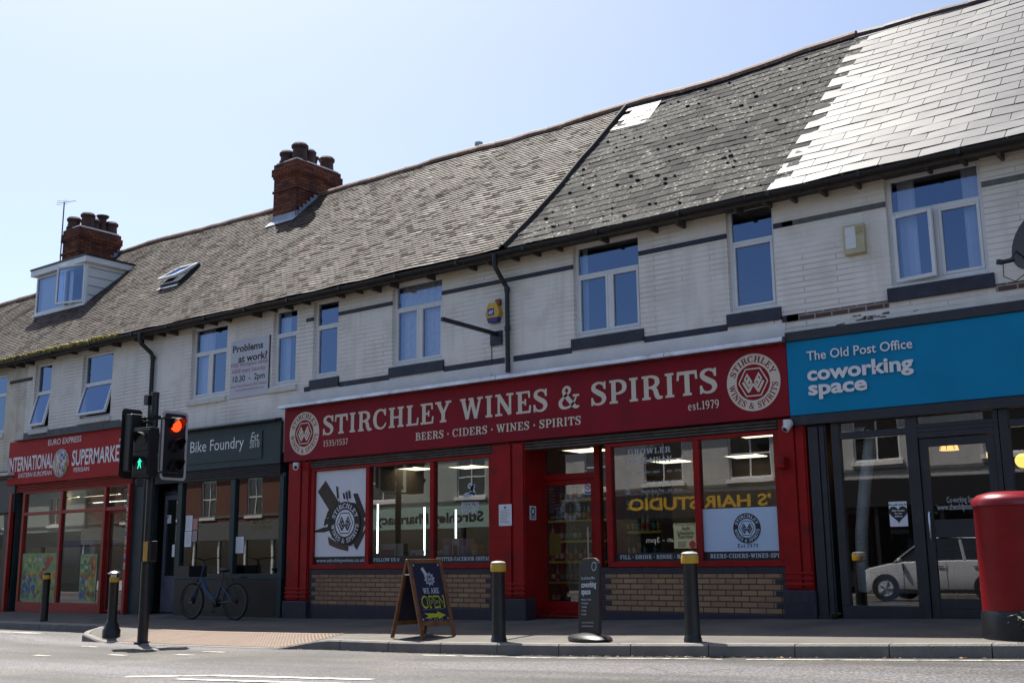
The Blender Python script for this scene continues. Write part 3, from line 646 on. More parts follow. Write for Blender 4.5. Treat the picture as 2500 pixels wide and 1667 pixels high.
def roof(root, x0, x1, kinds):
    """kinds: list of (xa, xb, sort); rear slope and deck belong to the same roof"""
    mb = MB(); mats = [M['under'], M['tile'], M['tile2'], M['tile3'], M['tilered'], M['slate'], M['slate2'], M['slate3'], M['newslate'], M['newslate2'], M['lead']]
    n = max(2, int((x1-x0)/1.0)); xs = [x0+(x1-x0)*i/n for i in range(n+1)]
    for i in range(n):
        a, b = xs[i], xs[i+1]
        for j in range(6):
            fa, fb = j/6, (j+1)/6
            mb.quad(RP(a, s1(a)*fa, -.02), RP(b, s1(b)*fa, -.02), RP(b, s1(b)*fb, -.02), RP(a, s1(a)*fb, -.02), 0)
        sa, sb = s1(a), s1(b)
        ra, rb = RP(a, sa, -.02), RP(b, sb, -.02)
        mb.quad(rb, ra, (a, ra[1]+sa*CP, ZE), (b, rb[1]+sb*CP, ZE), 3)
    for q in kinds:
        xa, xb, sort = q[:3]
        if sort == 'tile':
            mb2 = MB(); tiles(mb2, xa, xb, .17, .100, .019, (.70,.14,.14,.02), .0035, int(abs(xa)*7)); mb2.m = [m+1 for m in mb2.m]
        elif sort == 'old':
            mb2 = MB(); tiles(mb2, xa, xb, .31, .222, .008, (.56,.24,.20), .006, int(abs(xa)*7), slip=.03, gap=.004, skip=q[3] if len(q) > 3 else None); mb2.m = [m+5 for m in mb2.m]
        elif sort == 'new':
            mb2 = MB(); tiles(mb2, xa, xb, .50, .245, .007, (.6,.4), .0015, int(abs(xa)*7)+1, slip=.008, gap=.0045, zig=True, lift=.008); mb2.m = [m+8 for m in mb2.m]
        elif sort == 'patch':
            mb2 = MB(); tiles(mb2, xa, xb, .31, .205, .008, (.4,.6), .0015, 5, gap=.003, s0=q[3], zig=True, lift=.006); mb2.m = [m+8 for m in mb2.m]
        k = len(mb.v); mb.v += mb2.v; mb.f += [[k+i for i in fc] for fc in mb2.f]; mb.m += mb2.m
    return mb, mats
def ridge(root, x0, x1, m, name='ridge_tiles', r=.125):
    mb = MB(); x = x0
    while x < x1 - .05:
        a, b = x, min(x+.45, x1); q = []
        for X, rr in ((a, r), (b, r*.965)):
            yy = YE + s1(X)*CP; p = RP(X, s1(X), 0); zz = p[2]-.035 + random.uniform(-.006, .006)
            q += [(X, p[1] + rr*math.cos(t), zz + rr*math.sin(t)) for t in [math.radians(-15+30*k) for k in range(8)]]
        mb.add(q, [(i, i+1, i+9, i+8) for i in range(7)][::-1] + [tuple(range(8)), tuple(range(15, 7, -1))]); x += .45
    return mb.build(name, m, root)
def gutter(root, x0, x1, moss=None):
    mb = MB(); n = max(1, int((x1-x0)/1.2))
    for i in range(n):
        a, b = x0+(x1-x0)*i/n, x0+(x1-x0)*(i+1)/n; q = []
        for X in (a, b):
            dz = .02*mnoise.noise(Vector((X*.5, 0, 0)))
            q += [(X, YE-.02+.046*math.cos(t), ZE-.035+dz+.050*math.sin(t)) for t in [math.radians(180+22.5*k) for k in range(9)]] + [(X, YE+.02, ZE-.035+dz), (X, YE-.064, ZE-.035+dz)]
        mb.add(q, [(j, j+1, j+12, j+11) for j in range(8)] + [(9,10,21,20)])
        mb.box(b-.025, b+.025, YE-.074, YE+.028, ZE-.09, ZE-.025)
    return mb.build('gutter', M['gutter'], root)
def eaves(root, x0, x1):
    mb = MB(); mb.box(x0, x1, YE+.035, YE+.06, ZE-.125, ZE-.01)
    x = x0 + .25
    while x < x1:
        mb.box(x-.02, x+.02, YE+.061, YW-.002, ZE-.155+random.uniform(-.03,.02), ZE-.09); x += random.choice((.42,.84,.45,.9))
    mb.box(x0, x1, YE+.062, YW+.05, ZE-.08, ZE-.055)
    return mb.build('rafter_ends', M['timber'], root)
def wall(root, x0, x1, zb, holes, m, name='wall', depth=.13, full=True):
    mb = MB(); zt = ZE - .07
    xs = sorted({x0, x1} | {h[i] for h in holes for i in (0,1)}); zs = sorted({zb, zt} | {h[i] for h in holes for i in (2,3)})
    for i in range(len(xs)-1):
        for j in range(len(zs)-1):
            xm, zm = (xs[i]+xs[i+1])/2, (zs[j]+zs[j+1])/2
            if any(h[0] < xm < h[1] and h[2] < zm < h[3] for h in holes): continue
            mb.quad((xs[i],YW,zs[j]),(xs[i+1],YW,zs[j]),(xs[i+1],YW,zs[j+1]),(xs[i],YW,zs[j+1]))
    for a, b, c, d_ in holes:
        e = YW + depth
        mb.quad((a,YW,c),(a,YW,d_),(a,e,d_),(a,e,c)); mb.quad((b,YW,d_),(b,YW,c),(b,e,c),(b,e,d_)); mb.quad((a,YW,d_),(b,YW,d_),(b,e,d_),(a,e,d_)); mb.quad((b,YW,c),(a,YW,c),(a,e,c),(b,e,c))
    zg = -1.2
    if full:
        i_ = .004
        for X in (x0+i_, x1-i_):
            p = RP(X, s1(X), -.05); yb = p[1]+s1(X)*CP
            mb.add([(X,YW+.01,zg),(X,yb,zg),(X,yb,ZE-.1),(X,p[1],p[2]-.06),(X,YW+.01,ZE-.06)], [(0,1,2,3,4)])
        p = RP(x0, s1(x0), -.05); yb = p[1]+s1(x0)*CP - .3
        mb.quad((x1,yb,zg),(x0,yb,zg),(x0,yb,ZE),(x1,yb,ZE))
        mb.quad((x0,YW+.02,ZE-.06),(x1,YW+.02,ZE-.06),(x1,yb,ZE-.06),(x0,yb,ZE-.06))
    return mb.build(name, m, root)
def room(root, x0, x1, z0, z1, y0, y1, mf, mwall, mc, name='room'):
    mb = MB(); x0 += .012; x1 -= .012
    mb.quad((x0,y0,z0),(x1,y0,z0),(x1,y1,z0),(x0,y1,z0),0); mb.quad((x0,y1,z1),(x1,y1,z1),(x1,y0,z1),(x0,y0,z1),2)
    mb.quad((x0,y1,z0),(x1,y1,z0),(x1,y1,z1),(x0,y1,z1),1); mb.quad((x0,y0,z0),(x0,y1,z0),(x0,y1,z1),(x0,y0,z1),1); mb.quad((x1,y1,z0),(x1,y0,z0),(x1,y0,z1),(x1,y1,z1),1)
    return mb.build(name, [mf, mwall, mc], root)
def frame_mb(mb, x0, x1, z0, z1, y, w=.055, d=.06, m=0):
    mb.box(x0, x0+w, y, y+d, z0, z1, m); mb.box(x1-w, x1, y, y+d, z0, z1, m); mb.box(x0+w, x1-w, y, y+d, z1-w, z1, m); mb.box(x0+w, x1-w, y, y+d, z0, z0+w, m)
def window(root, TL, TR, BR, BL, ft=.3, mull=None, low='fix', sill=None, curt=None, open_deg=0, mat='upvc', label=None, fw=.05):
    a, b, c, d_ = (P(*p, YF) for p in (TL, TR, BR, BL))
    x0, x1 = (a.x+d_.x)/2, (b.x+c.x)/2; z1, z0 = (a.z+b.z)/2, (c.z+d_.z)/2
    zt = z1 - ft*(z1-z0)
    w = MB(); frame_mb(w, x0, x1, z0, z1, YF, fw, .07); w.box(x0+fw, x1-fw, YF+.003, YF+.067, zt-fw/2, zt+fw/2)
    o = w.build('window', M[mat], root, bevel=.006)
    if label: o['label'] = label
    g = MB(); s = MB(); G_ = YF+.03
    g.quad((x0+fw,G_,zt+.02),(x1-fw,G_,zt+.02),(x1-fw,G_,z1-fw),(x0+fw,G_,z1-fw))
    xs = [x0+fw] + ([x0+mull*(x1-x0)] if mull else []) + [x1-fw]
    if mull: s.box(xs[1]-.03, xs[1]+.03, YF-.004, YF+.064, z0+fw+.001, zt-fw/2-.001)
    for i in range(len(xs)-1):
        xa, xb = xs[i], xs[i+1]
        if mull: xa, xb = (xa, xb-.03) if i == 0 else (xa+.03, xb)
        za, zb = z0+fw, zt-fw/2
        if low == 'fix' or (low == 'left' and i == 1):
            frame_mb(s, xa+.001, xb-.001, za+.001, zb-.001, YF-.008, .038, .06)
            g.quad((xa,G_-.006,za),(xb,G_-.006,za),(xb,G_-.006,zb),(xa,G_-.006,zb))
        else:                              # sash swung outwards: top hung, or hinged at its left side
            t = MB(); frame_mb(t, xa-.015, xb+.015, za-.015, zb+.01, 0, .05, .05)
            gp = MB(); gp.quad((xa,.025,za),(xb,.025,za),(xb,.025,zb),(xa,.025,zb))
            if low == 'top': R_ = Matrix.Translation((0, YF-.012, zb)) @ Matrix.Rotation(math.radians(-open_deg), 4, 'X') @ Matrix.Translation((0,0,-zb))
            else: R_ = Matrix.Translation((xa, YF-.03, 0)) @ Matrix.Rotation(math.radians(-open_deg), 4, 'Z') @ Matrix.Translation((-xa,0,0))
            for src, dst in ((t, s), (gp, g)):
                k = len(dst.v); dst.v += [tuple(R_ @ Vector(p)) for p in src.v]; dst.f += [[k+i for i in fc] for fc in src.f]; dst.m += src.m
    if s.v: s.build('sash', M[mat], o, bevel=.005)
    g.build('pane', M['glassup'], o)
    if sill:
        ms, h, pr = sill
        q = MB(); q.xprism([(YW-pr, z0-h), (YF+.06, z0-h), (YF+.06, z0-.002), (YW-pr, z0-.03)], x0-.05, x1+.05); q.build('sill', M[ms], o, bevel=.006)
    if curt:
        q = MB(); yc = YF+.14
        for fa, fb, mt_ in curt:
            xa, xb = x0+fa*(x1-x0), x0+fb*(x1-x0); n = max(4, int((xb-xa)/.025)); v = []
            for i in range(n+1):
                xx = xa+(xb-xa)*i/n; yy = yc + .018*math.sin(i*1.25) + .008*math.sin(i*.43)
                v += [(xx, yy, z0+.03), (xx, yy, z1-.03)]
            q.add(v, [(2*i, 2*i+2, 2*i+3, 2*i+1) for i in range(n)])
        q.build('curtain', M[curt[0][2]], o)
    return (x0, x1, z0, z1)
def chimney(root, xl, xr, yf, yb, zt, pots, name='chimney'):
    mb = MB()
    zb = ZE + 1.2
    mb.box(xl, xr, yf, yb, zb, zt-.30, 0)
    mb.box(xl-.02, xr+.02, yf-.02, yb+.02, zt-.36, zt-.299, 0); mb.box(xl-.045, xr+.045, yf-.045, yb+.045, zt-.30, zt-.12, 0); mb.box(xl-.01, xr+.01, yf-.01, yb+.01, zt-.12, zt, 0)
    mb.box(xl-.025, xr+.025, yf-.025, yb+.025, zt-.72, zt-.66, 0)
    mb.box(xl+.03, xr-.03, yf+.03, yb-.03, zt, zt+.05, 1)
    o = mb.build(name, [M['chimbrick'], M['render']], root, bevel=.008)
    for (fx, fy, h, r, kind) in pots:
        q = MB(); cx, cy = xl+fx*(xr-xl), yf+fy*(yb-yf); h *= .68; r *= 1.08
        if kind == 'roll': pr = [(r*1.15,0),(r*1.15,.06),(r,.08),(r*.92,h-.12),(r*1.12,h-.10),(r*1.15,h-.04),(r*.98,h-.02),(r*.95,h),(r*.7,h),(r*.7,h-.05)]
        elif kind == 'tall': pr = [(r,0),(r*.72,h*.45),(r*.66,h-.10),(r*1.1,h-.02),(r*1.1,h),(r*.6,h),(r*.6,h-.05)]
        else: pr = [(r*.9,0),(r*.5,.10),(r*.42,h*.55),(r*.6,h*.8),(r*.95,h-.04),(r*.9,h),(r*.4,h),(r*.4,h-.05)]
        q.lathe(pr, cx, cy, zt+.03, 16); q.build('chimney_pot', M['pot'], o, smooth=True)
    # stepped lead flashing against the roof slope
    q = MB()
    def zr(y): return ZE + (y-YE)*SP/CP
    q.quad((xl-.012,yf-.012,zr(yf)-.12),(xr+.012,yf-.012,zr(yf)-.12),(xr+.012,yf-.012,zr(yf)+.16),(xl-.012,yf-.012,zr(yf)+.16))
    q.quad((xl-.1,yf-.16,zr(yf-.16)+.045),(xr+.1,yf-.16,zr(yf-.16)+.045),(xr+.1,yf-.01,zr(yf)+.045),(xl-.1,yf-.01,zr(yf)+.045))
    y = yf; top = YE + s1(xl)*CP
    while y < top:
        y2 = min(y+.11, top); q.quad((xr+.013,y,zr(y)-.05),(xr+.013,y2,zr(y2)-.05),(xr+.013,y2,zr(y)+.19),(xr+.013,y,zr(y)+.19)); y = y2
    q.build('lead_flashing', M['lead'], o)
    return o
def band(root, spans, z0, z1, m, name='string_band'):
    for a, b in spans: mb = MB(); mb.box(a, b, YW-.012, YW+.02, z0, z1); mb.build(name, M[m], root, bevel=.004)
BX = [-34.0, -24.75, -20.12, -15.27, -5.78, 4.0]
def bld(i, name, label):
    x0, x1 = BX[i], BX[i+1]
    return thing(name, ((x0+x1)/2, 15.0, zfac((x0+x1)/2)), label, 'building', 'buildings of the brick terrace')
bEnd = bld(0, 'terraced_house', 'cream painted end house with a lower roof at the left edge of the photo')
bSup = bld(1, 'terraced_house', 'white painted terrace house with dormer and tilted sashes over the red supermarket front')
bBik = bld(2, 'terraced_house', 'white painted terrace house over the dark teal bike shop front')
bWin = bld(3, 'terraced_house', 'double width white brick building with navy bands over the red drinks shop')
bPos = bld(4, 'terraced_house', 'white brick building with bright new slates over the blue coworking front')
hol = {0: [], 1: [], 2: [], 3: [], 4: []}
# upper windows -------------------------------------------------
S_W = ('oldpaint', .13, .05); S_N = ('navy', .20, .035)
hol[0].append(window(bEnd, (-45,925), (27,914), (14,1058), (-60,1066), .33, sill=S_W))
hol[1].append(window(bSup, cL(302,912), cL(422,890), cL(388,1395), cL(258,1400), .44, low='top', open_deg=13, sill=S_W))
hol[1].append(window(bSup, cL(668,840), cL(893,800), cL(862,1305), cL(625,1318), .46, low='top', open_deg=15, sill=S_W))
hol[2].append(window(bBik, cA(246,322), cA(512,276), cA(492,830), cA(216,865), .36, mull=.49, sill=S_W, curt=[(.03,.40,'blind')]))
hol[2].append(window(bBik, cA(868,182), cA(1043,152), cA(1033,740), cA(842,768), .33, sill=S_W, curt=[(.08,.45,'blind')]))
hol[3].append(window(bWin, cA(1180,115), cA(1362,86), cA(1350,682), cA(1150,706), .33, sill=S_N))
hol[3].append(window(bWin, cB(205,243), cB(582,166), cB(583,803), cB(197,864), .31, mull=.51, sill=S_N, curt=[(.03,.97,'curtain')]))
hol[3].append(window(bWin, cB(1585,-63), cB(2083,-150), cB(2100,562), cB(1592,650), .34, mull=.52, sill=S_N, curt=[(.03,.12,'blind')]))
hol[3].append(window(bWin, c4(1347,975), c4(1690,915), c6(562,872), c6(232,925), .34, sill=S_N))
hol[4].append(window(bPos, c6(1272,22), c6(1905,-112), c6(1985,648), c6(1320,748), .34, mull=.50, low='left', open_deg=9, sill=('navy',.20,.05), curt=[(.08,.27,'blind'),(.76,.97,'blind')], fw=.06))
hol[4].append(window(bPos, c6(2640,-250), c6(3300,-380), c6(3400,440), c6(2740,560), .34, mull=.5, sill=('navy',.20,.05), fw=.06))
# walls ----------------------------------------------------------
ZL = 2.62 + H
wall(bEnd, BX[0], BX[1], 2.2+H, hol[0], M['wall_cream']); wall(bSup, BX[1], BX[2], 2.2+H, hol[1], M['wall'])
wall(bBik, BX[2], BX[3], 2.0+H, hol[2], M['wall']); wall(bWin, BX[3], BX[4], ZL-.2, hol[3], M['wall']); wall(bPos, BX[4], BX[5], ZL-.2, hol[4], M['wall'])
# roofs ------------------------------------------------------------
XT, XN = -10.27, -5.80
pxa, pxb = -10.2, -9.45
for b_, x0, x1, kinds in ((bEnd, BX[0], BX[1], [(BX[0], BX[1], 'tile')]), (bSup, BX[1], BX[2], [(BX[1], BX[2], 'tile')]), (bBik, BX[2], BX[3], [(BX[2], BX[3], 'tile')]),
        (bWin, BX[3], BX[4], [(BX[3], XT-.06, 'tile'), (XT+.04, XN+.25, 'old', lambda x, s: x < pxb+.1 and s > 4.5), (pxa, pxb, 'patch', 4.3)]), (bPos, BX[4], BX[5], [(XN-.02, BX[5], 'new')])):
    mb, mats = roof(b_, x0, x1, kinds)
    if b_ is bWin:
        for j in range(12):
            sa, sb = s1(XT)*j/12, s1(XT)*(j+1)/12
            mb.add([RP(XT-.10,sa,.02),RP(XT-.02,sa,.075),RP(XT+.03,sa,.075),RP(XT+.05,sa,.0),RP(XT-.10,sb,.02),RP(XT-.02,sb,.075),RP(XT+.03,sb,.075),RP(XT+.05,sb,.0)], [(0,1,5,4)], 9)
            mb.add([RP(XT-.02,sa,.076),RP(XT+.03,sa,.076),RP(XT+.05,sa,.0),RP(XT-.02,sb,.076),RP(XT+.03,sb,.076),RP(XT+.05,sb,.0)], [(0,1,4,3),(1,2,5,4)], 0)
    mb.build('roof', mats, b_)
    ridge(b_, x0, x1 if b_ is not bPos else x1, M['ridge'] if b_ is not bPos else M['ridgedark'], r=.125 if b_ is not bPos else .10)
    gutter(b_, x0, x1); eaves(b_, x0, x1)
mb = MB()                                   # moss growing along the old gutter
rnd = random.Random(3)
for i in range(420):
    x = rnd.uniform(-26.5, -20.6); h = .015+.035*rnd.random()*(1 if x > -23.5 else .6)
    mb.sphere((x, YE-.04+rnd.uniform(-.05,.05), ZE-.01+rnd.uniform(-.02,.03)), h, 6, sx=1.5)
tag(mb.build('moss', M['moss'], smooth=True), 'golden moss growing along the gutter over the supermarket', 'moss', kind='stuff')
mb = MB()                                   # dark moss cushions lodged on the old slates
rnd = random.Random(13)
for i in range(150):
    x = rnd.uniform(XT+.2, XN-.1); s = .222*rnd.randrange(1, 24)+rnd.uniform(-.02,.02); r_ = .009+.020*rnd.random()**3
    if x < pxb+.1 and s > 4.2: continue
    mb.sphere(RP(x, s, .022), r_, 7, sx=1.6, sz=.8)
tag(mb.build('moss', M['mossdark'], smooth=True), 'dark moss cushions scattered over the old grey slates', 'moss', kind='stuff')
# bands -----------------------------------------------------------
zu1 = Z_(*c4(670,1295)); zu0 = Z_(*c4(670,1331)); zl1 = Z_(*c6(690,922)); zl0 = zl1 - .085
zl1 = (zl1 + Z_(*cB(590,860)))/2; zl0 = zl1 - .09
def wx(h, i): return h[i]
w1, w2, w3, w4 = hol[3]; w5 = hol[4][0]; w6 = hol[4][1]
xp = P(*cB(1062,500), YW).x
band(bWin, [(X_(*cA(1092,270)), w1[0]), (w1[1], w2[0]), (w2[1], w3[0]), (w3[1], w4[0]), (w4[1], X_(*c6(650,310)))], zu0, zu1, 'navy')
band(bPos, [(BX[4]+.02, w5[0]), (w5[1], w6[0]), (w6[1], BX[5])], zu0, zu1, 'faded')
band(bWin, [(X_(*cA(1075,790)), w1[0]-.05), (w1[1]+.05, w2[0]-.05), (w2[1]+.05, xp-.06), (xp+.12, w3[0]-.05), (w3[1]+.05, w4[0]-.05), (w4[1]+.05, X_(*c6(690,940)))], zl0, zl1, 'navy')
band(bPos, [(BX[4]+.01, w5[0]-.051), (w5[1]+.051, w6[0]-.051)], zl0, zl1, 'bareband')
mb = MB(); mb.box(X_(*cL(80,1040)), X_(*cL(250,1010)), YW-.012, YW+.02, Z_(*cL(160,1045)), Z_(*cL(160,1045))+.075); mb.build('string_band', M['timber'], bEnd)
# render strip between lower band and fascia of the drinks shop
mb = MB(); mb.box(-15.5, BX[4]-.01, YW-.018, YW-.002, ZL, zl0-.005); mb.build('render_strip', M['render'], bWin, bevel=.004)
# small torn paint patch under the band of the post office
mb = MB(); rnd = random.Random(5)
for i in range(11):
    x = X_(*c6(1150,960)) + rnd.gauss(0, .3); z = zl0-.09+rnd.gauss(0,.045); l = rnd.uniform(.02,.07)
    mb.quad((x-l,YW-.003,z),(x+l,YW-.003,z+rnd.uniform(-.01,.01)),(x+l*.9,YW-.003,z+rnd.uniform(.012,.03)),(x-l*.8,YW-.003,z+.015))
mb.build('bare_brick_patch', M['bareband'], bPos)
# chimneys -----------------------------------------------------------
fl, fr = roofhit(*c4b(205,712)), roofhit(*c4b(372,668)); yf = fl.y; xl, xr = fl.x, fr.x
u = ray(*c4b(725,320)); yb = xr*u.y/u.x; zt = (P(*c4b(210,262), yf).z + P(*c4b(372,222), yf).z)/2
POTS = [(.28,.14,.46,.15,'roll'), (.72,.20,.66,.165,'roll'), (.62,.45,.60,.15,'roll'), (.3,.62,.40,.09,'tall'), (.5,.66,.52,.10,'small'), (.6,.88,.60,.16,'roll')]
chimney(bBik, xl, xr, yf, yb, zt, POTS)
q0 = roofhit(*c0(478,760)); xl2 = P(*c0(482,600), 16.1).x; w_ = xr-xl
u = ray(*c0(925,580)); yb2 = (xl2+w_)*u.y/u.x
zt2 = P(*c0(500,512), 16.1).z
chimney(bSup if xl2 > BX[1] else bEnd, xl2, xl2+w_, 16.1, min(yb2, 19.2), zt2, [(.3,.12,.5,.16,'roll'), (.68,.30,.68,.165,'roll'), (.55,.50,.55,.15,'roll'), (.55,.70,.80,.15,'tall'), (.6,.90,.58,.16,'roll')])
# vent pipe on the ridge
v_ = P(*c4b(1757,155), YE+s1(-15)*CP); mb = MB(); mb.cyl((v_.x, v_.y+.12, v_.z-.35), (v_.x, v_.y+.12, v_.z+.22), .075); mb.cyl((v_.x, v_.y+.12, v_.z+.16), (v_.x, v_.y+.12, v_.z+.225), .088)
mb.build('vent_pipe', M['lead'], bWin, smooth=True)
# dormer ---------------------------------------------------------------
bl, br = roofhit(84.5, 773), roofhit(204, 739.5); yd = (bl.y+br.y)/2; x0, x1 = P(88,720,yd).x, P(211,690,yd).x
zb = (bl.z+br.z)/2; ztp = (P(79.7,663,yd).z + P(212,629,yd).z)/2
mb = MB(); ybk = YE + (ztp-ZE)*CP/SP + .1
cy = .02
mb.xprism([(yd,zb-.05),(ybk,ztp-.16),(yd,ztp-.16)], x1-.05, x1, 0); mb.xprism([(yd,zb-.05),(ybk,ztp-.16),(yd,ztp-.16)], x0, x0+.05, 0)
for k in range(1, 5):
    zz = zb + k*(ztp-zb)/5.2; yy = YE + (zz-ZE)*CP/SP; mb.box(x1+.001, x1+.006, yd+.05, yy, zz-.008, zz+.008, 1)
mb.box(x0-.12, x1+.10, yd-.12, ybk+.1, ztp-.17, ztp-.02, 0); mb.box(x0-.14, x1+.12, yd-.14, ybk+.15, ztp-.019, ztp+.03, 2)
dm = mb.build('dormer', [M['upvc'], M['faded'], M['dark']], bSup)
mb = MB(); zc0, zc1 = zb+.02, ztp-.19; xm = x0 + .58*(x1-x0)
frame_mb(mb, x0+.02, x1-.03, zc0, zc1, yd-.01, .05, .06); mb.box(xm-.025, xm+.025, yd-.008, yd+.05, zc0+.05, zc1-.05)
t = MB(); frame_mb(t, xm, x1-.05, zc0+.03, zc1+.02, 0, .055, .05); R_ = Matrix.Translation((x1-.05, yd-.03, 0)) @ Matrix.Rotation(math.radians(14), 4, 'Z') @ Matrix.Translation((-(x1-.05),0,0))
k = len(mb.v); mb.v += [tuple(R_ @ Vector(p)) for p in t.v]; mb.f += [[k+i for i in fc] for fc in t.f]; mb.m += t.m
mb.xprism([(yd-.06,zb-.06),(yd+.02,zb-.06),(yd+.02,zb+.02),(yd-.06,zb-.0)], x0-.03, x1+.03)
mb.build('dormer_window_frame', M['upvc'], dm, bevel=.005)
mb = MB(); mb.quad((x0+.06,yd+.02,zc0+.04),(xm,yd+.02,zc0+.04),(xm,yd+.02,zc1-.04),(x0+.06,yd+.02,zc1-.04))
t = [(xm+.05,.02,zc0+.08),(x1-.1,.02,zc0+.08),(x1-.1,.02,zc1-.03),(xm+.05,.02,zc1-.03)]; mb.add([tuple(R_ @ Vector(p)) for p in t], [(0,1,2,3)])
mb.build('dormer_pane', M['glassup'], dm)
mb = MB(); mb.quad((x0+.06,yd+.12,zc0),(x0+.42*(x1-x0)+.1,yd+.12,zc0),(x0+.42*(x1-x0)+.1,yd+.12,zc1),(x0+.06,yd+.12,zc1)); mb.quad((xm+.05,yd+.1,zc0),(xm+.22,yd+.1,zc0),(xm+.22,yd+.1,zc1),(xm+.05,yd+.1,zc1)); mb.build('dormer_blind', M['blind'], dm)
# skylight
p = roofhit(*c0(1385,860)); sx = p.x; ss = (p.y-YE)/CP
mb = MB()
def rbar(xa, sa, xb, sb, w, h, n0, m=0):
    a, b = Vector(RP(xa, sa, n0)), Vector(RP(xb, sb, n0)); mb.bar(a, b, w, h, m, up=(0,-SP,CP))
for a in ((sx-.34,ss-.36,sx+.34,ss-.36),(sx-.34,ss+.36,sx+.34,ss+.36),(sx-.34,ss-.36,sx-.34,ss+.36),(sx+.34,ss-.36,sx+.34,ss+.36)): rbar(*a, .06, .09, .06)
sk = mb.build('skylight', M['darkgrey'], bSup)
mb = MB(); top = Vector(RP(sx, ss+.34, .10)); ang = math.radians(9)
du = Vector((0, CP, SP)); dn = Vector((0, -SP, CP)); dd = (-du*math.cos(ang) + dn*math.sin(ang)); nn = dn*math.cos(ang) + du*math.sin(ang)
c = top
A = [c+Vector((-.34,0,0)), c+Vector((.34,0,0)), c+dd*.68+Vector((.34,0,0)), c+dd*.68+Vector((-.34,0,0))]
for i in range(4): mb.bar(A[i], A[(i+1)%4], .055, .06, 0, up=nn)
mb.build('skylight_sash', M['upvc'], sk)
mb = MB(); mb.add([tuple(v) for v in A], [(0,1,2,3)]); mb.build('skylight_pane', M['glassup'], sk)
mb = MB(); mb.quad(RP(sx-.31,ss-.33,.03),RP(sx+.31,ss-.33,.03),RP(sx+.31,ss+.33,.03),RP(sx-.31,ss+.33,.03)); mb.build('skylight_well', M['dark'], sk)
mb = MB(); mb.quad(RP(sx-.38,ss-.52,.055),RP(sx+.38,ss-.52,.055),RP(sx+.38,ss-.40,.055),RP(sx-.38,ss-.40,.055)); mb.build('lead_apron', M['lead'], sk)
# downpipes --------------------------------------------------------------
a = P(*cB(975,20), YE-.03); xd = P(*cB(1062,500), YW-.07).x; xg = P(*cB(975,60), YE).x
mb = MB(); zb_ = Z_(*cB(1062,905), YW-.07)
mb.tube([(xg,YE-.04,ZE-.06),(xg,YE-.04,ZE-.22),(xg+.02,YE-.02,ZE-.30),(xd-.03,YW-.09,ZE-.50),(xd,YW-.07,ZE-.56),(xd,YW-.07,ZE-1.0),(xd,YW-.07,zb_)], .038, 12)
for z in (ZE-.62, ZE-1.25): mb.cyl((xd,YW-.07,z),(xd,YW-.07,z+.07), .048)
mb.build('downpipe', M['gutter'], bWin, smooth=True)
mb = MB(); xg = P(*c0(1085,1320), YE).x; xd = P(*c0(1170,1480), YW-.07).x; 
mb.tube([(xg,YE-.04,ZE-.06),(xg,YE-.04,ZE-.2),(xg+.03,YE-.02,ZE-.3),(xd-.04,YW-.10,ZE-.46),(xd,YW-.07,ZE-.54),(xd,YW-.07,2.0),(xd,YW-.07,zfac(xd)+.02)], .045, 12)
for z in (ZE-.6, ZE-1.5, ZE-2.4): mb.cyl((xd,YW-.07,z),(xd,YW-.07,z+.07), .056)
mb.build('downpipe', M['gutter'], bBik, smooth=True)
# ------------------------------------------------------------------ shopfront helpers
def pilaster(root, x0, x1, z0, z1, m, y=13.53, plinth=None, ph=.33, name='pilaster', steps=2):
    mb = MB(); w = x1-x0
    mb.box(x0, x1, y+.03, YW+.16, z0+(ph if plinth else 0), z1)
    if steps: 
        mb.box(x0+.02, x0+w*.60, y, y+.029, z0+(ph if plinth else 0)+.02, z1-.02); mb.box(x0+w*.66, x1-.02, y+.008, y+.029, z0+(ph if plinth else 0)+.02, z1-.02)
        zb = z0+(ph if plinth else 0)
        for k in range(3): mb.box(x0-.006, x1+.006, y-.012+.004*k, y+.02, zb+.05+.07*k, zb+.085+.07*k)
    o = mb.build(name, M[m], root, bevel=.006)
    if plinth:
        q = MB(); q.box(x0-.03, x1+.03, y-.03, YW+.155, z0-.2, z0+ph-.002); q.build('plinth_block', M[plinth], o, bevel=.012)
    return o
def shutterbox(root, x0, x1, z0, z1, y=13.56, m='shutter'):
    mb = MB(); n = max(3, int((z1-z0)/.035))
    for i in range(n):
        a = z0+(z1-z0)*i/n; b = z0+(z1-z0)*(i+1)/n
        mb.xprism([(y, a+.004), (YW+.15, a+.004), (YW+.15, b), (y+.012, b-.003), (y-.004, (a+b)/2)], x0, x1)
    return mb.build('shutter_box', M[m], root)
def glazing(root, xs, z0, z1, m, y=13.57, mw=.05, zt=None, name='shop_window', rail=.06, head=.05, depth=.09):
    """xs: edges of the panes; a mullion is centred on each; zt: height of a transom bar"""
    mb = MB(); a, b = xs[0], xs[-1]
    mb.box(a-mw/2, b+mw/2, y, y+depth, z0-rail, z0); mb.box(a-mw/2, b+mw/2, y, y+depth, z1, z1+head)
    for x in xs: mb.box(x-mw/2, x+mw/2, y-.004, y+depth-.004, z0+.0005, z1-.0005)
    if zt:
        for i in range(len(xs)-1): mb.box(xs[i]+mw/2, xs[i+1]-mw/2, y+.003, y+depth-.008, zt-mw*.4, zt+mw*.4)
    o = mb.build(name, M[m], root, bevel=.005)
    g = MB()
    for i in range(len(xs)-1):
        g.quad((xs[i]+mw/2-.004,y+.05,z0-.004),(xs[i+1]-mw/2+.004,y+.05,z0-.004),(xs[i+1]-mw/2+.004,y+.05,z1+.004),(xs[i]+mw/2-.004,y+.05,z1+.004))
    g.build('pane', M['glassshop'], o)
    return o
GY = 13.618                                 # just in front of shop glass
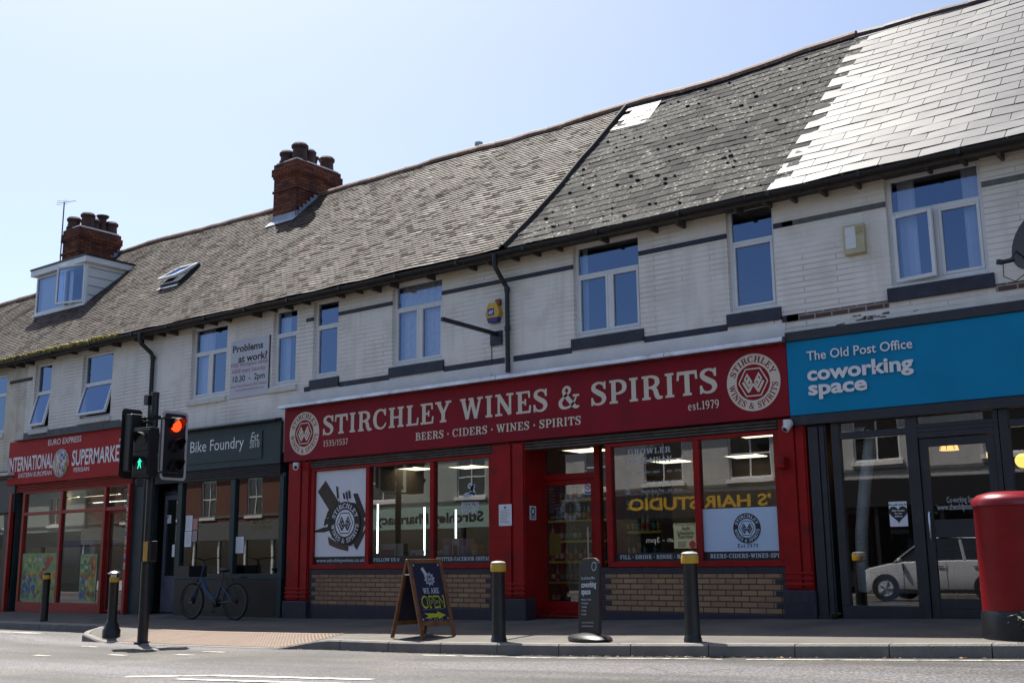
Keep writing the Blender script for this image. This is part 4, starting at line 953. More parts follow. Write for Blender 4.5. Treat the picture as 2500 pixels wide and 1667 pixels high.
def board(name, x0, x1, z0, z1, y, m, label, cat, th=.006, group=None):
    t_ = thing(name, ((x0+x1)/2, y, z0), label, cat, group)
    mb = MB(); mb.box(x0, x1, y-th, y, z0, z1); mb.build('sheet', M[m] if isinstance(m, str) else m, t_)
    return t_
M['paper'] = mk('white_paper', (.74,.77,.82), .6, .03, 3)
M['ink'] = mk('black_ink', (.012,.012,.014), .5, 0)
M['inkgrey'] = mk('grey_ink', (.28,.28,.30), .6, 0)
M['vinyl'] = mk('pale_window_vinyl', (.55,.60,.68), .5, .04, 2)
M['vinylgrey'] = mk('etched_window_vinyl', (.46,.48,.50), .5, .04, 2)
M['brown'] = mk('dark_brown_print', (.030,.018,.014), .5, .3, 12)
M['brown2'] = mk('mid_brown_print', (.085,.05,.038), .5, .3, 12)
M['yellow'] = mk('yellow_paint', (.62,.36,.02), .5, .12, 8, stain=(.35,.22,.05), ss=14, st=.62)
M['redink'] = mk('red_ink', (.45,.03,.02), .5, 0)
M['purplink'] = mk('dull_red_ink', (.33,.08,.13), .6, 0)
M['greenink'] = mk('green_ink', (.03,.25,.12), .6, 0)
M['limeink'] = mk('lime_chalk', (.50,.52,.02), .6, .1, 20)
M['navyboard'] = mk('dark_navy_board', (.020,.018,.045), .5, .1, 5)
M['wood'] = mk('stained_oak', (.20,.085,.030), .5, .3, 9, bump=.2)
M['cardp'] = mk('pink_carton', (.55,.25,.38), .6, .1, 6); M['cardw'] = mk('white_carton', (.62,.62,.66), .6, .05, 6); M['cardo'] = mk('orange_carton', (.50,.20,.03), .6, .1, 6)
M['shelf'] = mk('brown_shelf_board', (.10,.065,.04), .6, .2, 6)
M['strip'] = mk('yellow_price_strip', (.55,.42,.06), .5, .1, 9)
M['floor'] = mk('shop_floor', (.13,.11,.09), .6, .2, 2)
M['shopwall'] = mk('shop_back_wall', (.11,.085,.065), .8, .2, 1.5)
M['shopceil'] = mk('shop_ceiling', (.30,.28,.25), .8, .1, 2)
M['lamp'] = emit('lit_ceiling_panel', (1.0,.86,.58), 1.7)
M['tube'] = emit('lit_fluorescent_tube', (.85,1.0,.97), 3.2)
M['tubewarm'] = emit('lit_warm_tube', (1.0,.88,.55), 2.6)
# ------------------------------------------------------------------ drinks shop front
zr = lambda X: zfac(X)
xA0, xA1, xM0, xM1, xR0, xR1 = (X_(p, 1300, 13.55) for p in (701, 753, 1201, 1282, 1912, 1980))
zS = 1.80 + H                                # underside of the fascia
zTop = zS - .16
pilaster(bWin, xA0, xA1, zr(xA0), zS-.01, 'redpaint', plinth='bluebrick', ph=.30)
pilaster(bWin, xM0, xM1, zr(xM0), zS-.01, 'redpaint', plinth='bluebrick', ph=.33)
pilaster(bWin, xR0, xR1, zr(xR0), zS-.01, 'redpaint', plinth='bluebrick', ph=.36)
zgb, zrb, zsb = Z_(1060,1375,13.58), Z_(1060,1387,13.58), Z_(1060,1401,13.58)
zbp = Z_(1150,1484,13.58)
shutterbox(bWin, xA1+.01, xM0-.01, zTop+.02, zS-.01)
xD1 = X_(1490,1300,13.6)
shutterbox(bWin, xM1+.01, xR0-.01, zTop+.02, zS-.01)
xs = [xA1+.06] + [X_(p, 1250, 13.60) for p in (899.5, 1057)] + [xM0-.03]
xsA = xs; wA = glazing(bWin, xs, zgb, zTop-.04, 'redpaint', mw=.085, rail=zgb-zrb)
xsB = [X_(1490,1230,13.6), X_(1706,1230,13.6), xR0-.03]
wB = glazing(bWin, xsB, Z_(1700,1369,13.6), zTop-.04, 'redpaint', mw=.095, rail=.075)
def riser(root, x0, x1):
    mb = MB(); mb.box(x0, x1, 13.585, YW+.15, zsb, zrb-.002); o = mb.build('sill_course', M['bluebrick'], root, bevel=.006)
    mb = MB(); mb.box(x0, x1, 13.592, YW+.148, zbp, zsb-.002); mb.build('stall_riser', M['buffbrick'], root)
    mb = MB(); mb.box(x0, x1, 13.57, YW+.15, zr(x0)-.35, zbp-.002); mb.build('plinth', M['bluebrick'], root, bevel=.006)
    for side in (0, 1):
        mb = MB(); k = 0; z = zbp
        while z < zsb-.05:
            L_ = .16 if k % 2 else .06; a = (x0+.002, x0+L_) if side == 0 else (x1-L_, x1-.002)
            if k % 2 or True: mb.box(*a, 13.589, 13.60, z+.004, min(z+.071, zsb-.003))
            z += .075; k += 1
        mb.build('quoin_bricks', M['bluebrick'], root)
riser(bWin, xA1+.005, xM0-.005); riser(bWin, xD1-.16, xR0-.005)
# recessed door
YD = 14.07
dx0, dx1 = X_(1322,1300,YD), X_(1455,1300,YD); dj = X_(1468,1300,YD)
zth = zr(-9.5)+.05; zd1 = Z_(1385,1163,YD); ztr1 = Z_(1385,1098,YD)
mb = MB()
mb.quad((xM1+.002,13.60,zth-.3),(xM1+.002,YD,zth-.3),(xM1+.002,YD,zS),(xM1+.002,13.60,zS))
mb.box(xM1+.003, dx0-.002, YD, YD+.08, zth-.3, zS-.1); mb.box(dx0, dx1+.001, YD-.003, YD+.08, ztr1+.03, zS-.1)
mb.box(dx1, dj, YD-.012, YD+.08, zth, ztr1+.028); mb.box(dx0, dx1-.001, YD-.008, YD+.07, zd1-.045, zd1+.045)
mb.box(dx0-.001, dx0+.06, YD-.010, YD+.078, zd1+.046, ztr1+.029)
mb.box(xD1-.10, xD1-.05, YD-.012, YD+.08, zth, zS-.1)
mb.quad((xD1-.045,YD,zth-.3),(xD1-.045,13.60,zth-.3),(xD1-.045,13.60,zS),(xD1-.045,YD,zS))
mb.box(xM1+.004, xD1-.046, YD-.2, YD+.5, zth-.4, zth)
mb.build('door_surround', M['redpaint'], bWin, bevel=.005)
mb = MB(); mb.quad((dx0+.06,YD+.04,zd1+.046),(dx1,YD+.04,zd1+.046),(dx1,YD+.04,ztr1+.03),(dx0+.06,YD+.04,ztr1+.03)); mb.quad((dj,YD+.04,zth+.5),(xD1-.10,YD+.04,zth+.5),(xD1-.10,YD+.04,ztr1),(dj,YD+.04,ztr1))
mb.build('transom_pane', M['glassshop'], bWin)
mb = MB(); frame_mb(mb, dx0+.005, dx1-.005, zth+.02, zd1-.05, YD+.005, .075, .05); mb.box(dx0+.08, dx1-.08, YD+.007, YD+.053, zth+.095, zth+.20)
dr = mb.build('door', M['redpaint'], bWin, bevel=.005)
mb = MB(); mb.quad((dx0+.08,YD+.03,zth+.2),(dx1-.08,YD+.03,zth+.2),(dx1-.08,YD+.03,zd1-.125),(dx0+.08,YD+.03,zd1-.125)); mb.build('door_pane', M['glassshop'], dr)
mb = MB(); mb.tube([(dx1-.11,YD-.02,zth+.80),(dx1-.11,YD-.05,zth+.82),(dx1-.11,YD-.05,zth+1.28),(dx1-.11,YD-.02,zth+1.30)], .013, 8); mb.build('door_handle', M['silver'], dr, smooth=True)
room(bWin, BX[3], BX[4], zr(-10)+.06, 1.84+H, 13.80, 19.2, M['floor'], M['shopwall'], M['shopceil'])
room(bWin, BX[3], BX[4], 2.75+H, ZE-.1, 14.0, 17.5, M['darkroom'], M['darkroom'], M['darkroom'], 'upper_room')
# fascia sign of the drinks shop
sx0, sx1 = -15.52, -5.765; sz0, sz1 = 1.805+H, 2.765+H
sg = thing('fascia_sign', ((sx0+sx1)/2, 13.5, sz0), 'long dark red shop fascia with cream slab lettering and a round crest at each end', 'shop sign')
mb = MB(); mb.box(sx0, sx1, YS, YW-.02, sz0, sz1); mb.build('panel', M['red'], sg, bevel=.004)
mb = MB(); xp_ = sx0
for i, L_ in enumerate((2.1,2.9,3.0,1.76)):
    mb.xprism([(YS-.13, sz1+.005),(YS-.13, sz1+.035),(YS-.10, sz1+.075),(YW-.02, sz1+.10),(YW-.02, sz1+.004)], xp_-(.06 if i == 0 else -.006), xp_+L_); xp_ += L_
mb.build('flashing', M['silver'], sg, bevel=.006)
mb = MB()
a = P(787,1062,YS); b = P(1757,955,YS); zc = P(1743,898,YS).z
zb1 = (P(790,1062,YS).z + P(1735,960,YS).z)/2; zt1 = (P(790,1016,YS).z + P(1745,897,YS).z)/2
slab(mb, 'STIRCHLEY WINES & SPIRITS', a.x, b.x, zb1, zt1-zb1, YS-.004); mb.build('lettering', M['cream'], sg); mb = MB()
a, b = P(1014,1074,YS), P(1420,1037,YS); h_ = P(1420,1017,YS).z - P(1420,1038,YS).z
slab(mb, 'BEERS \u2022 CIDERS \u2022 WINES \u2022 SPIRITS', a.x, b.x, (a.z+b.z)/2, h_, YS-.004, sp=.35); mb.build('lettering', M['cream'], sg); mb = MB()
a, b = P(789,1090,YS), P(850,1084,YS); slab(mb, '1535/1537', a.x, b.x, (a.z+b.z)/2, .105, YS-.004); mb.build('lettering', M['cream'], sg); mb = MB()
a, b = P(1680,1002,YS), P(1757,995,YS); slab(mb, 'est.1979', a.x, b.x, (a.z+b.z)/2+.0, .115, YS-.004)
mb.build('lettering', M['cream'], sg)
for (lx, rx, ty, by, cx_) in ((707.8,779,1005.5,1110,743.5),(1774.8,1905.7,862.7,1003.2,1841)):
    a, b = P(lx,(ty+by)/2,YS), P(rx,(ty+by)/2,YS); t_, b_ = P(cx_,ty,YS), P(cx_,by,YS)
    mb = MB(); r_ = (t_.z-b_.z)/2; emblem(mb, (a.x+b.x)/2, (t_.z+b_.z)/2, r_, YS-.001, 0, 1, 1, 0); mb.build('crest', [M['cream'], M['red']], sg)
# ------------------------------------------------------------------ coworking front
Yb = 13.50
bz0 = (P(1934,1014.4,Yb).z + P(2323,980,Yb).z)/2; bz1 = (P(1927,833.5,Yb).z + P(2498,762.6,Yb).z)/2
sg = thing('fascia_sign', (-3, 13.5, bz0), 'bright blue shop fascia with white rounded lettering about coworking', 'shop sign')
mb = MB(); mb.box(-5.755, 3.2, YS-.01, YW-.02, bz0, bz1); mb.build('panel', M['blue'], sg, bevel=.004)
mb = MB(); mb.box(-5.76, 3.9, YS-.035, YW-.015, bz1+.002, bz1+.13); mb.box(-5.76, 3.9, YS+.0, YW-.015, bz0-.13, bz0-.002); mb.build('surround', M['darkgrey'], sg, bevel=.008)
mb = MB()
def fit(mb, s, p0, p1, y, bold, cap=None, m=0, **k):
    a, b = P(*p0, y), P(*p1, y); sans(mb, s, a.x, (a.z+b.z)/2, y, h=cap, w=b.x-a.x, bold=bold, m=m, **k)
yy = YS-.03
capb = P(1973,858,yy).z-P(1973,881,yy).z
mb.auto = False; ch_ = P(2110,875,yy).z-P(2110,911,yy).z
for args in (('The Old Post Office', (1970,879), (2228,850), .012, capb), ('coworking', (1971,926), (2231,904), .034, ch_), ('space', (1974,963), (2118,951), .034, ch_)):
    for y in (yy, yy+.008, yy+.016): fit(mb, args[0], args[1], args[2], y, args[3], args[4])
    mb.cuts.append(len(mb.f))
mb.build('lettering', M['white'], sg)
Yc = 13.60
def cx(p, y=1250): return X_(p, y, Yc)
zc0 = Z_(2130,1478,Yc); zct = Z_(2130,1022,Yc)
pilaster(bPos, xR1+.02, cx(2030), zr(-5)-.2, bz0-.14, 'darkgrey', y=13.55, steps=2)
zm = Z_(2130,1058,Yc)
glazing(bPos, [cx(2053), cx(2238)], zc0, zct, 'darkgrey', y=13.57, mw=.10, zt=zm, rail=.30)
# door of the coworking space
dz1 = Z_(2360,1062,Yc); x0, x1 = cx(2252), cx(2452)
mb = MB(); frame_mb(mb, x0-.03, x1+.03, zr(-3.5)-.05, dz1+.12, 13.565, .05, .10); mb.box(x0+.021, x1-.021, 13.567, 13.66, dz1+.0, dz1+.069)
frame_mb(mb, x0-.03, x1+.03, dz1+.121, Z_(2360,985,Yc), 13.567, .05, .10); mb.build('door_frame', M['darkgrey'], bPos, bevel=.005)
mb = MB(); frame_mb(mb, x0+.025, x1-.025, zr(-3.5)+.0, dz1-.005, 13.59, .10, .05); zr1, zr2 = Z_(2300,1268,Yc), Z_(2300,1312,Yc); mb.box(x0+.126, x1-.126, 13.592, 13.638, zr2, zr1); mb.box(x0+.126, x1-.126, 13.592, 13.638, zr(-3.5)+.101, zr(-3.5)+.22)
dr = mb.build('door', M['darkgrey'], bPos, bevel=.005)
mb = MB()
for a_, b_ in ((zr(-3.5)+.22, zr2), (zr1, dz1-.105)): mb.quad((x0+.126,13.615,a_),(x1-.126,13.615,a_),(x1-.126,13.615,b_),(x0+.126,13.615,b_))
mb.quad((x0+.02,13.615,dz1+.17),(x1-.02,13.615,dz1+.17),(x1-.02,13.615,Z_(2360,985,Yc)-.05),(x0+.02,13.615,Z_(2360,985,Yc)-.05))
mb.build('door_pane', M['glassshop'], dr)
mb = MB(); mb.tube([(x0+.09,13.57,zr(-3.5)+.9),(x0+.09,13.55,zr(-3.5)+.92),(x0+.09,13.55,zr(-3.5)+1.2),(x0+.09,13.57,zr(-3.5)+1.22)], .011, 8); mb.build('door_handle', M['silver'], dr, smooth=True)
glazing(bPos, [x1+.09, -.4, 1.6], zc0, zct, 'darkgrey', y=13.57, mw=.10, zt=zm, rail=.30)
mb = MB(); mb.box(xR1+.02, x0-.04, 13.56, YW+.14, zr(-5)-.4, zc0-.302); mb.box(x1+.04, 3.9, 13.56, YW+.14, zr(-5)-.4, zc0-.302); mb.build('stall_riser', M['darkgrey'], bPos)
mb = MB(); mb.box(1.7, 3.9, 13.57, YW+.14, zc0-.301, bz0-.14); mb.box(xR1+.02, 3.9, 13.59, YW+.10, Z_(2360,985,Yc)+.002, bz0+.3); mb.build('side_panel', M['darkgrey'], bPos)
room(bPos, BX[4], BX[5], zr(-3)+.06, 2.62+H, 13.80, 18.6, M['floor'], mk('coworking_wall', (.055,.05,.048), .8, .2, 1), mk('coworking_ceiling', (.10,.09,.08), .8, .1, 1))
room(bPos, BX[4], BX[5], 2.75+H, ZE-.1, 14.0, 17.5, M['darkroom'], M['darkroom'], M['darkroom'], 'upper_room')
# ------------------------------------------------------------------ bike shop front
bkz1 = (Z_(457,1055,YS) + Z_(690,1024,YS))/2; bkz0 = (Z_(456,1152,YS)+Z_(690,1127,YS))/2
bx0, bx1 = BX[2]+.06, -15.64
sg = thing('fascia_sign', ((bx0+bx1)/2, 13.5, bkz0), 'dark teal shop fascia with pale lettering about bikes, partly behind the traffic light', 'shop sign')
mb = MB(); mb.box(bx0, bx1, YS+.02, YW-.02, bkz0, bkz1); mb.box(bx0+.1, bx1-.5, YS+.005, YS+.0199, bkz0+.12, bkz1-.14); mb.build('panel', M['teal'], sg, bevel=.005)
mb = MB(); mb.xprism([(YS-.10,bkz1),(YS-.10,bkz1+.03),(YW-.02,bkz1+.07),(YW-.02,bkz1)], bx0, bx1-.05); mb.build('cornice', M['dark'], sg)
mb = MB(); yb_ = YS+.001
capk = Z_(470,1079,yb_)-Z_(470,1107,yb_)
fit(mb, 'Bike Foundry', (464,1107), (595,1090), yb_, .002, capk)
sans(mb, 'Birmingham', X_(455,1106,yb_), (Z_(464,1107,yb_)+Z_(595,1096,yb_))/2, yb_, h=capk, w=(X_(595,1096,yb_)-X_(464,1107,yb_))*.93, bold=.002, align='R')
fit(mb, 'Est.', (611,1079), (633,1074), yb_, .0, capk*.8, slant=.35); fit(mb, '2010', (609,1094), (633,1090), yb_, .0, capk*.5)
mb.build('lettering', M['white'], sg)
shutterbox(bBik, bx0, bx1, bkz0-.20, bkz0-.003, y=13.53, m='darkgrey')
zg0, zg1 = Z_(570,1400,13.6), bkz0-.22
xq = [X_(p, 1250, 13.6) for p in (441, 570, 690)]
pilaster(bBik, X_(690,1250,13.55), bx1, zr(-16)-.05, bkz0-.21, 'teal', y=13.54, steps=2, name='pilaster')
glazing(bBik, [xq[0], xq[1], X_(690,1250,13.55)-.03], zg0, zg1, 'teal', mw=.13, rail=.10)
mb = MB(); mb.box(xq[0]-.06, X_(690,1250,13.55)-.001, 13.575, YW+.14, zr(-18)-.3, zg0-.102); mb.build('stall_riser', M['dark'], bBik, bevel=.006)
dx_ = X_(372,1250,13.6)
mb = MB(); mb.box(bx0, dx_-.02, 13.55, YW+.14, zr(-19)-.2, bkz0-.21); mb.build('pilaster', M['teal'], bBik, bevel=.006)
mb = MB(); zdd = Z_(400,1210,13.85); xa, xb = dx_+.05, xq[0]-.1
frame_mb(mb, xa, xb, zr(-19)+.03, zdd, 13.85, .09, .05); mb.box(xa+.09, xb-.09, 13.853, 13.897, zr(-19)+.12, zr(-19)+.75)
dr = mb.build('door', mk('lilac_grey_door', (.11,.11,.15), .5, .15, 4, stain=(.06,.055,.06), ss=5, st=.6), bBik, bevel=.005)
mb = MB(); mb.quad((xa+.09,13.87,zr(-19)+.75),(xb-.09,13.87,zr(-19)+.75),(xb-.09,13.87,zdd-.09),(xa+.09,13.87,zdd-.09)); mb.build('door_pane', M['glassshop'], dr)
mb = MB(); mb.box(xa-.03, xb+.03, 13.84, 13.92, zdd+.002, zdd+.08); mb.box(xa-.03, xb+.03, 13.80, 14.6, zr(-19)-.3, zr(-19)+.03); mb.box(xq[0]-.065, xq[0]-.01, 13.66, 13.95, zr(-19)-.2, bkz0-.21)
mb.build('door_surround', M['teal'], bBik, bevel=.005)
mb = MB(); mb.quad((xa,13.88,zdd+.081),(xb,13.88,zdd+.081),(xb,13.88,bkz0-.22),(xa,13.88,bkz0-.22)); mb.build('transom_pane', M['glassshop'], bBik)
room(bBik, BX[2], BX[3], zr(-18)+.05, 2.02+H, 13.80, 18.5, M['floor'], mk('bike_shop_wall', (.05,.04,.035), .8, .2, 1), M['darkroom'])
room(bBik, BX[2], BX[3], 2.1+H, ZE-.1, 14.0, 17.5, M['darkroom'], M['darkroom'], M['darkroom'], 'upper_room')
# ------------------------------------------------------------------ supermarket front
yq = 13.46
qz1 = (Z_(24,1080,yq)+Z_(295,1043.5,yq))/2; qz0 = (Z_(16,1184,yq)+Z_(288.6,1161,yq))/2
qx0, qx1 = (X_(24,1080,yq)+X_(16,1184,yq))/2, BX[2]+.02
sg = thing('fascia_sign', ((qx0+qx1)/2, 13.5, qz0), 'bright red supermarket fascia with white capitals and a ball of coloured flags', 'shop sign')
mb = MB(); mb.box(qx0, qx1, yq, YW-.02, qz0, qz1); mb.build('panel', M['brightred'], sg, bevel=.004)
mb = MB(); yy = yq-.004
fit(mb, 'EURO EXPRESS', c2(368,586), c2(622,556), yy, .01, Z_(*c2(490,527),yy)-Z_(*c2(490,573),yy))
fit(mb, 'INTERNATIONAL', c2(62,790), c2(405,755), yy, .02, Z_(*c2(235,660),yy)-Z_(*c2(235,772),yy))
w1_ = X_(*c2(906,700),yy)-X_(*c2(548,735),yy)
sans(mb, 'SUPERMARKET', X_(*c2(548,735),yy), (Z_(*c2(548,738),yy)+Z_(*c2(900,705),yy))/2, yy, h=Z_(*c2(720,600),yy)-Z_(*c2(720,722),yy), w=w1_*1.11, bold=.02)
fit(mb, 'EASTERN EUROPEAN', c2(140,838), c2(394,808), yy, .006, Z_(*c2(270,789),yy)-Z_(*c2(270,826),yy))
fit(mb, 'U K', c2(58,846), c2(96,840), yy, .006, .10); fit(mb, 'PERSIAN', c2(563,792), c2(680,778), yy, .006, Z_(*c2(620,752),yy)-Z_(*c2(620,788),yy))
mb.build('lettering', M['white'], sg)
a, b = P(*c2(405,725),yq), P(*c2(526,715),yq); rr = (P(*c2(468,612),yq).z-P(*c2(464,832),yq).z)/2; cxx, czz = (a.x+b.x)/2, (P(*c2(468,612),yq).z+P(*c2(464,832),yq).z)/2
cols = [mk('flag_'+n_, c_, .5, 0) for n_, c_ in (('white',(.6,.6,.62)),('blue',(.05,.10,.35)),('red',(.5,.06,.07)),('green',(.05,.28,.12)),('yellow',(.6,.45,.08)),('pale_blue',(.3,.42,.6)))]
mb = MB(); rnd = random.Random(11)
nu, nv = 28, 14
for j in range(nv):
    for i in range(nu):
        t0, t1 = math.pi*j/nv, math.pi*(j+1)/nv; p0, p1 = math.pi*i/nu, math.pi*(i+1)/nu
        q = [(cxx-rr*math.sin(t)*math.cos(p_), yq-.001-.16*rr*math.sin(t)*math.sin(p_), czz+rr*math.cos(t)) for t, p_ in ((t1,p0),(t1,p1),(t0,p1),(t0,p0))]
        mb.add(q, [(0,1,2,3)], rnd.choice((0,0,0,1,2,2,3,4,5)))
mb.build('flag_ball', cols, sg)
shutterbox(bSup, qx0+.15, qx1-.1, qz0-.18, qz0-.003, y=13.53, m='redframe')
ys_ = 13.62
xq = [X_(p, 1300, ys_) for p in (58, 150, 256, 318)]
zt_ = Z_(*cM(470,625),ys_); zb_ = Z_(*cM(280,1312),ys_); zh_ = qz0-.22
so = glazing(bSup, [xq[0], xq[1], xq[2]], zb_, zh_, 'redframe', y=13.57, mw=.085, zt=zt_, rail=.25)
# the supermarket's own door bay at the right
mb = MB(); frame_mb(mb, xq[2]+.05, xq[3]-.02, zr(-20.6)+.03, zt_-.04, 13.66, .045, .05); dr = mb.build('door', M['redframe'], bSup, bevel=.004)
mb = MB(); mb.quad((xq[2]+.09,13.68,zr(-20.6)+.08),(xq[3]-.06,13.68,zr(-20.6)+.08),(xq[3]-.06,13.68,zt_-.09),(xq[2]+.09,13.68,zt_-.09)); mb.quad((xq[2]+.05,13.68,zt_+.04),(xq[3],13.68,zt_+.04),(xq[3],13.68,zh_),(xq[2]+.05,13.68,zh_)); mb.build('door_pane', M['glassshop'], dr)
mb = MB(); mb.box(xq[2]+.045, xq[3]+.0, 13.58, 13.66, zt_-.038, zt_+.038); mb.box(xq[2]+.045, xq[3]+.0, 13.58, 13.66, zh_+.001, zh_+.05); mb.build('door_head', M['redframe'], bSup, bevel=.004)
mb = MB(); 
for x_ in (qx0+.16, xq[3]+.03): mb = MB(); mb.box(x_, x_+.09, 13.47, 13.64, zr(x_)-.02, qz0-.19); mb.build('shutter_guide', M['redframe'], bSup, bevel=.006)
mb = MB(); rnd = random.Random(2)
for k in range(34):
    z = zr(-20)+.9+k*.045; mb.quad((xq[3]+.045,13.468,z),(xq[3]+.105,13.468,z),(xq[3]+.105,13.468,z+.03),(xq[3]+.045,13.468,z+.03), rnd.randrange(6))
mb.build('guide_stickers', cols, bSup)
mb = MB(); mb.box(BX[1]+.01, qx0+.158, 13.56, YW+.1, zr(-24)-.3, qz0+.2); mb.build('pier', M['teal'], bSup); mb = MB(); mb.box(xq[3]+.125, BX[2]+.055, 13.56, YW+.1, zr(-20)-.3, 2.25+H); mb.build('pier', M['teal'], bSup)
mb = MB(); mb.box(xq[0]-.05, xq[2]+.05, 13.59, YW+.14, zr(-22)-.4, zb_-.252); mb.build('plinth', M['redframe'], bSup)
mb = MB(); mb.box(BX[1]+.02, BX[2]-.02, YW-.015, YW+.02, qz1-.02, qz1+.20); mb.xprism([(YS-.12,qz1+.004),(YS-.12,qz1+.02),(YW-.016,qz1+.06),(YW-.016,qz1+.004)], qx0+.3, BX[2]-.03); mb.build('render_strip', M['faded'], bSup)
room(bSup, BX[1], BX[2], zr(-22)+.05, 2.12+H, 13.80, 19, M['floor'], mk('supermarket_wall', (.34,.32,.28), .8, .1, 1), M['shopceil'])
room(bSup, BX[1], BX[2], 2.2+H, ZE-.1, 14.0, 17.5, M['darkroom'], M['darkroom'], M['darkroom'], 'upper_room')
# far end building ground floor
mb = MB(); mb.box(BX[0], BX[1]-.02, 13.50, YW+.1, 1.22+H, 2.0+H); mb.box(BX[0], BX[1]-.02, 13.44, YW-.01, 2.0+H, 2.06+H); mb.build('fascia', M['darkgrey'], bEnd, bevel=.01)
mb = MB(); mb.box(BX[0], BX[1]-.02, 13.30, YW-.01, 2.062+H, 2.13+H); mb.build('cornice', M['oldpaint'], bEnd, bevel=.01)
glazing(bEnd, [-33, -30.5, -28, -25.2], -.4+H, 1.18+H, 'dark', mw=.09, rail=.1)
mb = MB(); mb.box(BX[0], BX[1]-.02, 13.58, YW+.1, -1.4+H, -.51+H); mb.box(-25.15, BX[1]-.02, 13.56, YW+.1, -.5+H, 1.2+H); mb.build('stall_riser', M['dark'], bEnd)
room(bEnd, BX[0], BX[1], -.95+H, 2.1+H, 13.8, 18, M['floor'], M['darkroom'], M['darkroom']); room(bEnd, BX[0], BX[1], 2.2+H, ZE-.1, 14.0, 17.5, M['darkroom'], M['darkroom'], M['darkroom'], 'upper_room')
# ------------------------------------------------------------------ street furniture
def gz(x, y): return zpav(x, y) if y > kerbY(x) else zroad(x, y)
# bollards with a yellow cap band
def bollard(loc, label, lean=0.0, h=.96):
    t_ = thing('bollard', loc, label, 'bollard', 'black bollards along the kerb')
    mb = MB(); x, y, z = loc
    mb.lathe([(.098,-.1),(.098,.035),(.090,.05),(.084,.10),(.079,h-.15),(.082,h-.13)], x, y, z, 24); mb.build('post', M['blackmetal'], t_, smooth=True)
    mb = MB(); mb.lathe([(.083,h-.131),(.096,h-.125),(.097,h-.055),(.094,h-.045)], x, y, z, 24); mb.build('yellow_band', M['yellow'], t_, smooth=True)
    mb = MB(); mb.lathe([(.0945,h-.046),(.092,h-.022),(.075,h-.008),(.03,h)], x, y, z, 24); mb.build('cap', mk('weathered_cap_top', (.32,.29,.22), .6, .2, 9) if 'capm' not in M else M['capm'], t_, smooth=True)
    return t_
M['capm'] = mk('weathered_cap_top', (.34,.31,.24), .6, .2, 9)
bx, by = -8.54, 10.90
b1 = bollard((bx, by, gz(bx, by)), 'black bollard with yellow top band between the A-board and the swing sign')
bx2, by2 = -5.98, 11.05
b2 = dup(b1, (bx2, by2, gz(bx2, by2)), .6, 'black bollard with yellow top band in front of the pale blue window poster'); b2['group'] = 'black bollards along the kerb'
bx4, by4 = -20.75, 12.1
def bollard_plain(loc, label, h, r, cap):
    t_ = thing('bollard', loc, label, 'bollard', 'black bollards along the kerb'); x, y, z = loc
    mb = MB()
    if cap: mb.lathe([(r*1.9,-.1),(r*1.9,.10),(r*1.55,.14),(r*1.5,.19),(r*1.12,.23),(r,.30),(r,h-.20),(r*1.08,h-.19)], x, y, z, 20)
    else: mb.lathe([(r,-.1),(r,h-.14),(r*1.03,h-.13)], x, y, z, 18)
    mb.build('post', M['blackmetal'], t_, smooth=True)
    mb = MB(); mb.lathe([(r*1.02,h-.189 if cap else h-.129),(r*1.03,h-.185 if cap else h-.125),(r*1.03,h-.115 if cap else h-.06),(r*1.0,h-.11 if cap else h-.055)], x, y, z, 20); mb.build('yellow_band', M['yellow'], t_, smooth=True)
    mb = MB()
    if cap: mb.lathe([(r*.8,h-.109),(r*.85,h-.07),(r*1.45,h-.05),(r*1.42,h-.035),(r*.9,h-.01),(r*.2,h)], x, y, z, 22)
    else: mb.lathe([(r*1.0,h-.054),(r*.85,h-.015),(r*.3,h)], x, y, z, 18)
    mb.build('cap', M['steel'] if cap else M['blackmetal'], t_, smooth=True)
M['steel'] = mk('polished_steel', (.55,.56,.58), .22, .1, 5, metal=1.0)
bx3, by3 = -16.75, 10.98
bollard_plain((bx3, by3, gz(bx3, by3)), 'stout black bollard with domed steel cap at the kerb tip beside the traffic light', 1.06, .076, True)
bollard_plain((bx4, by4, gz(bx4, by4)), 'thin plain black bollard in front of the fruit pictures of the supermarket', .93, .072, False)
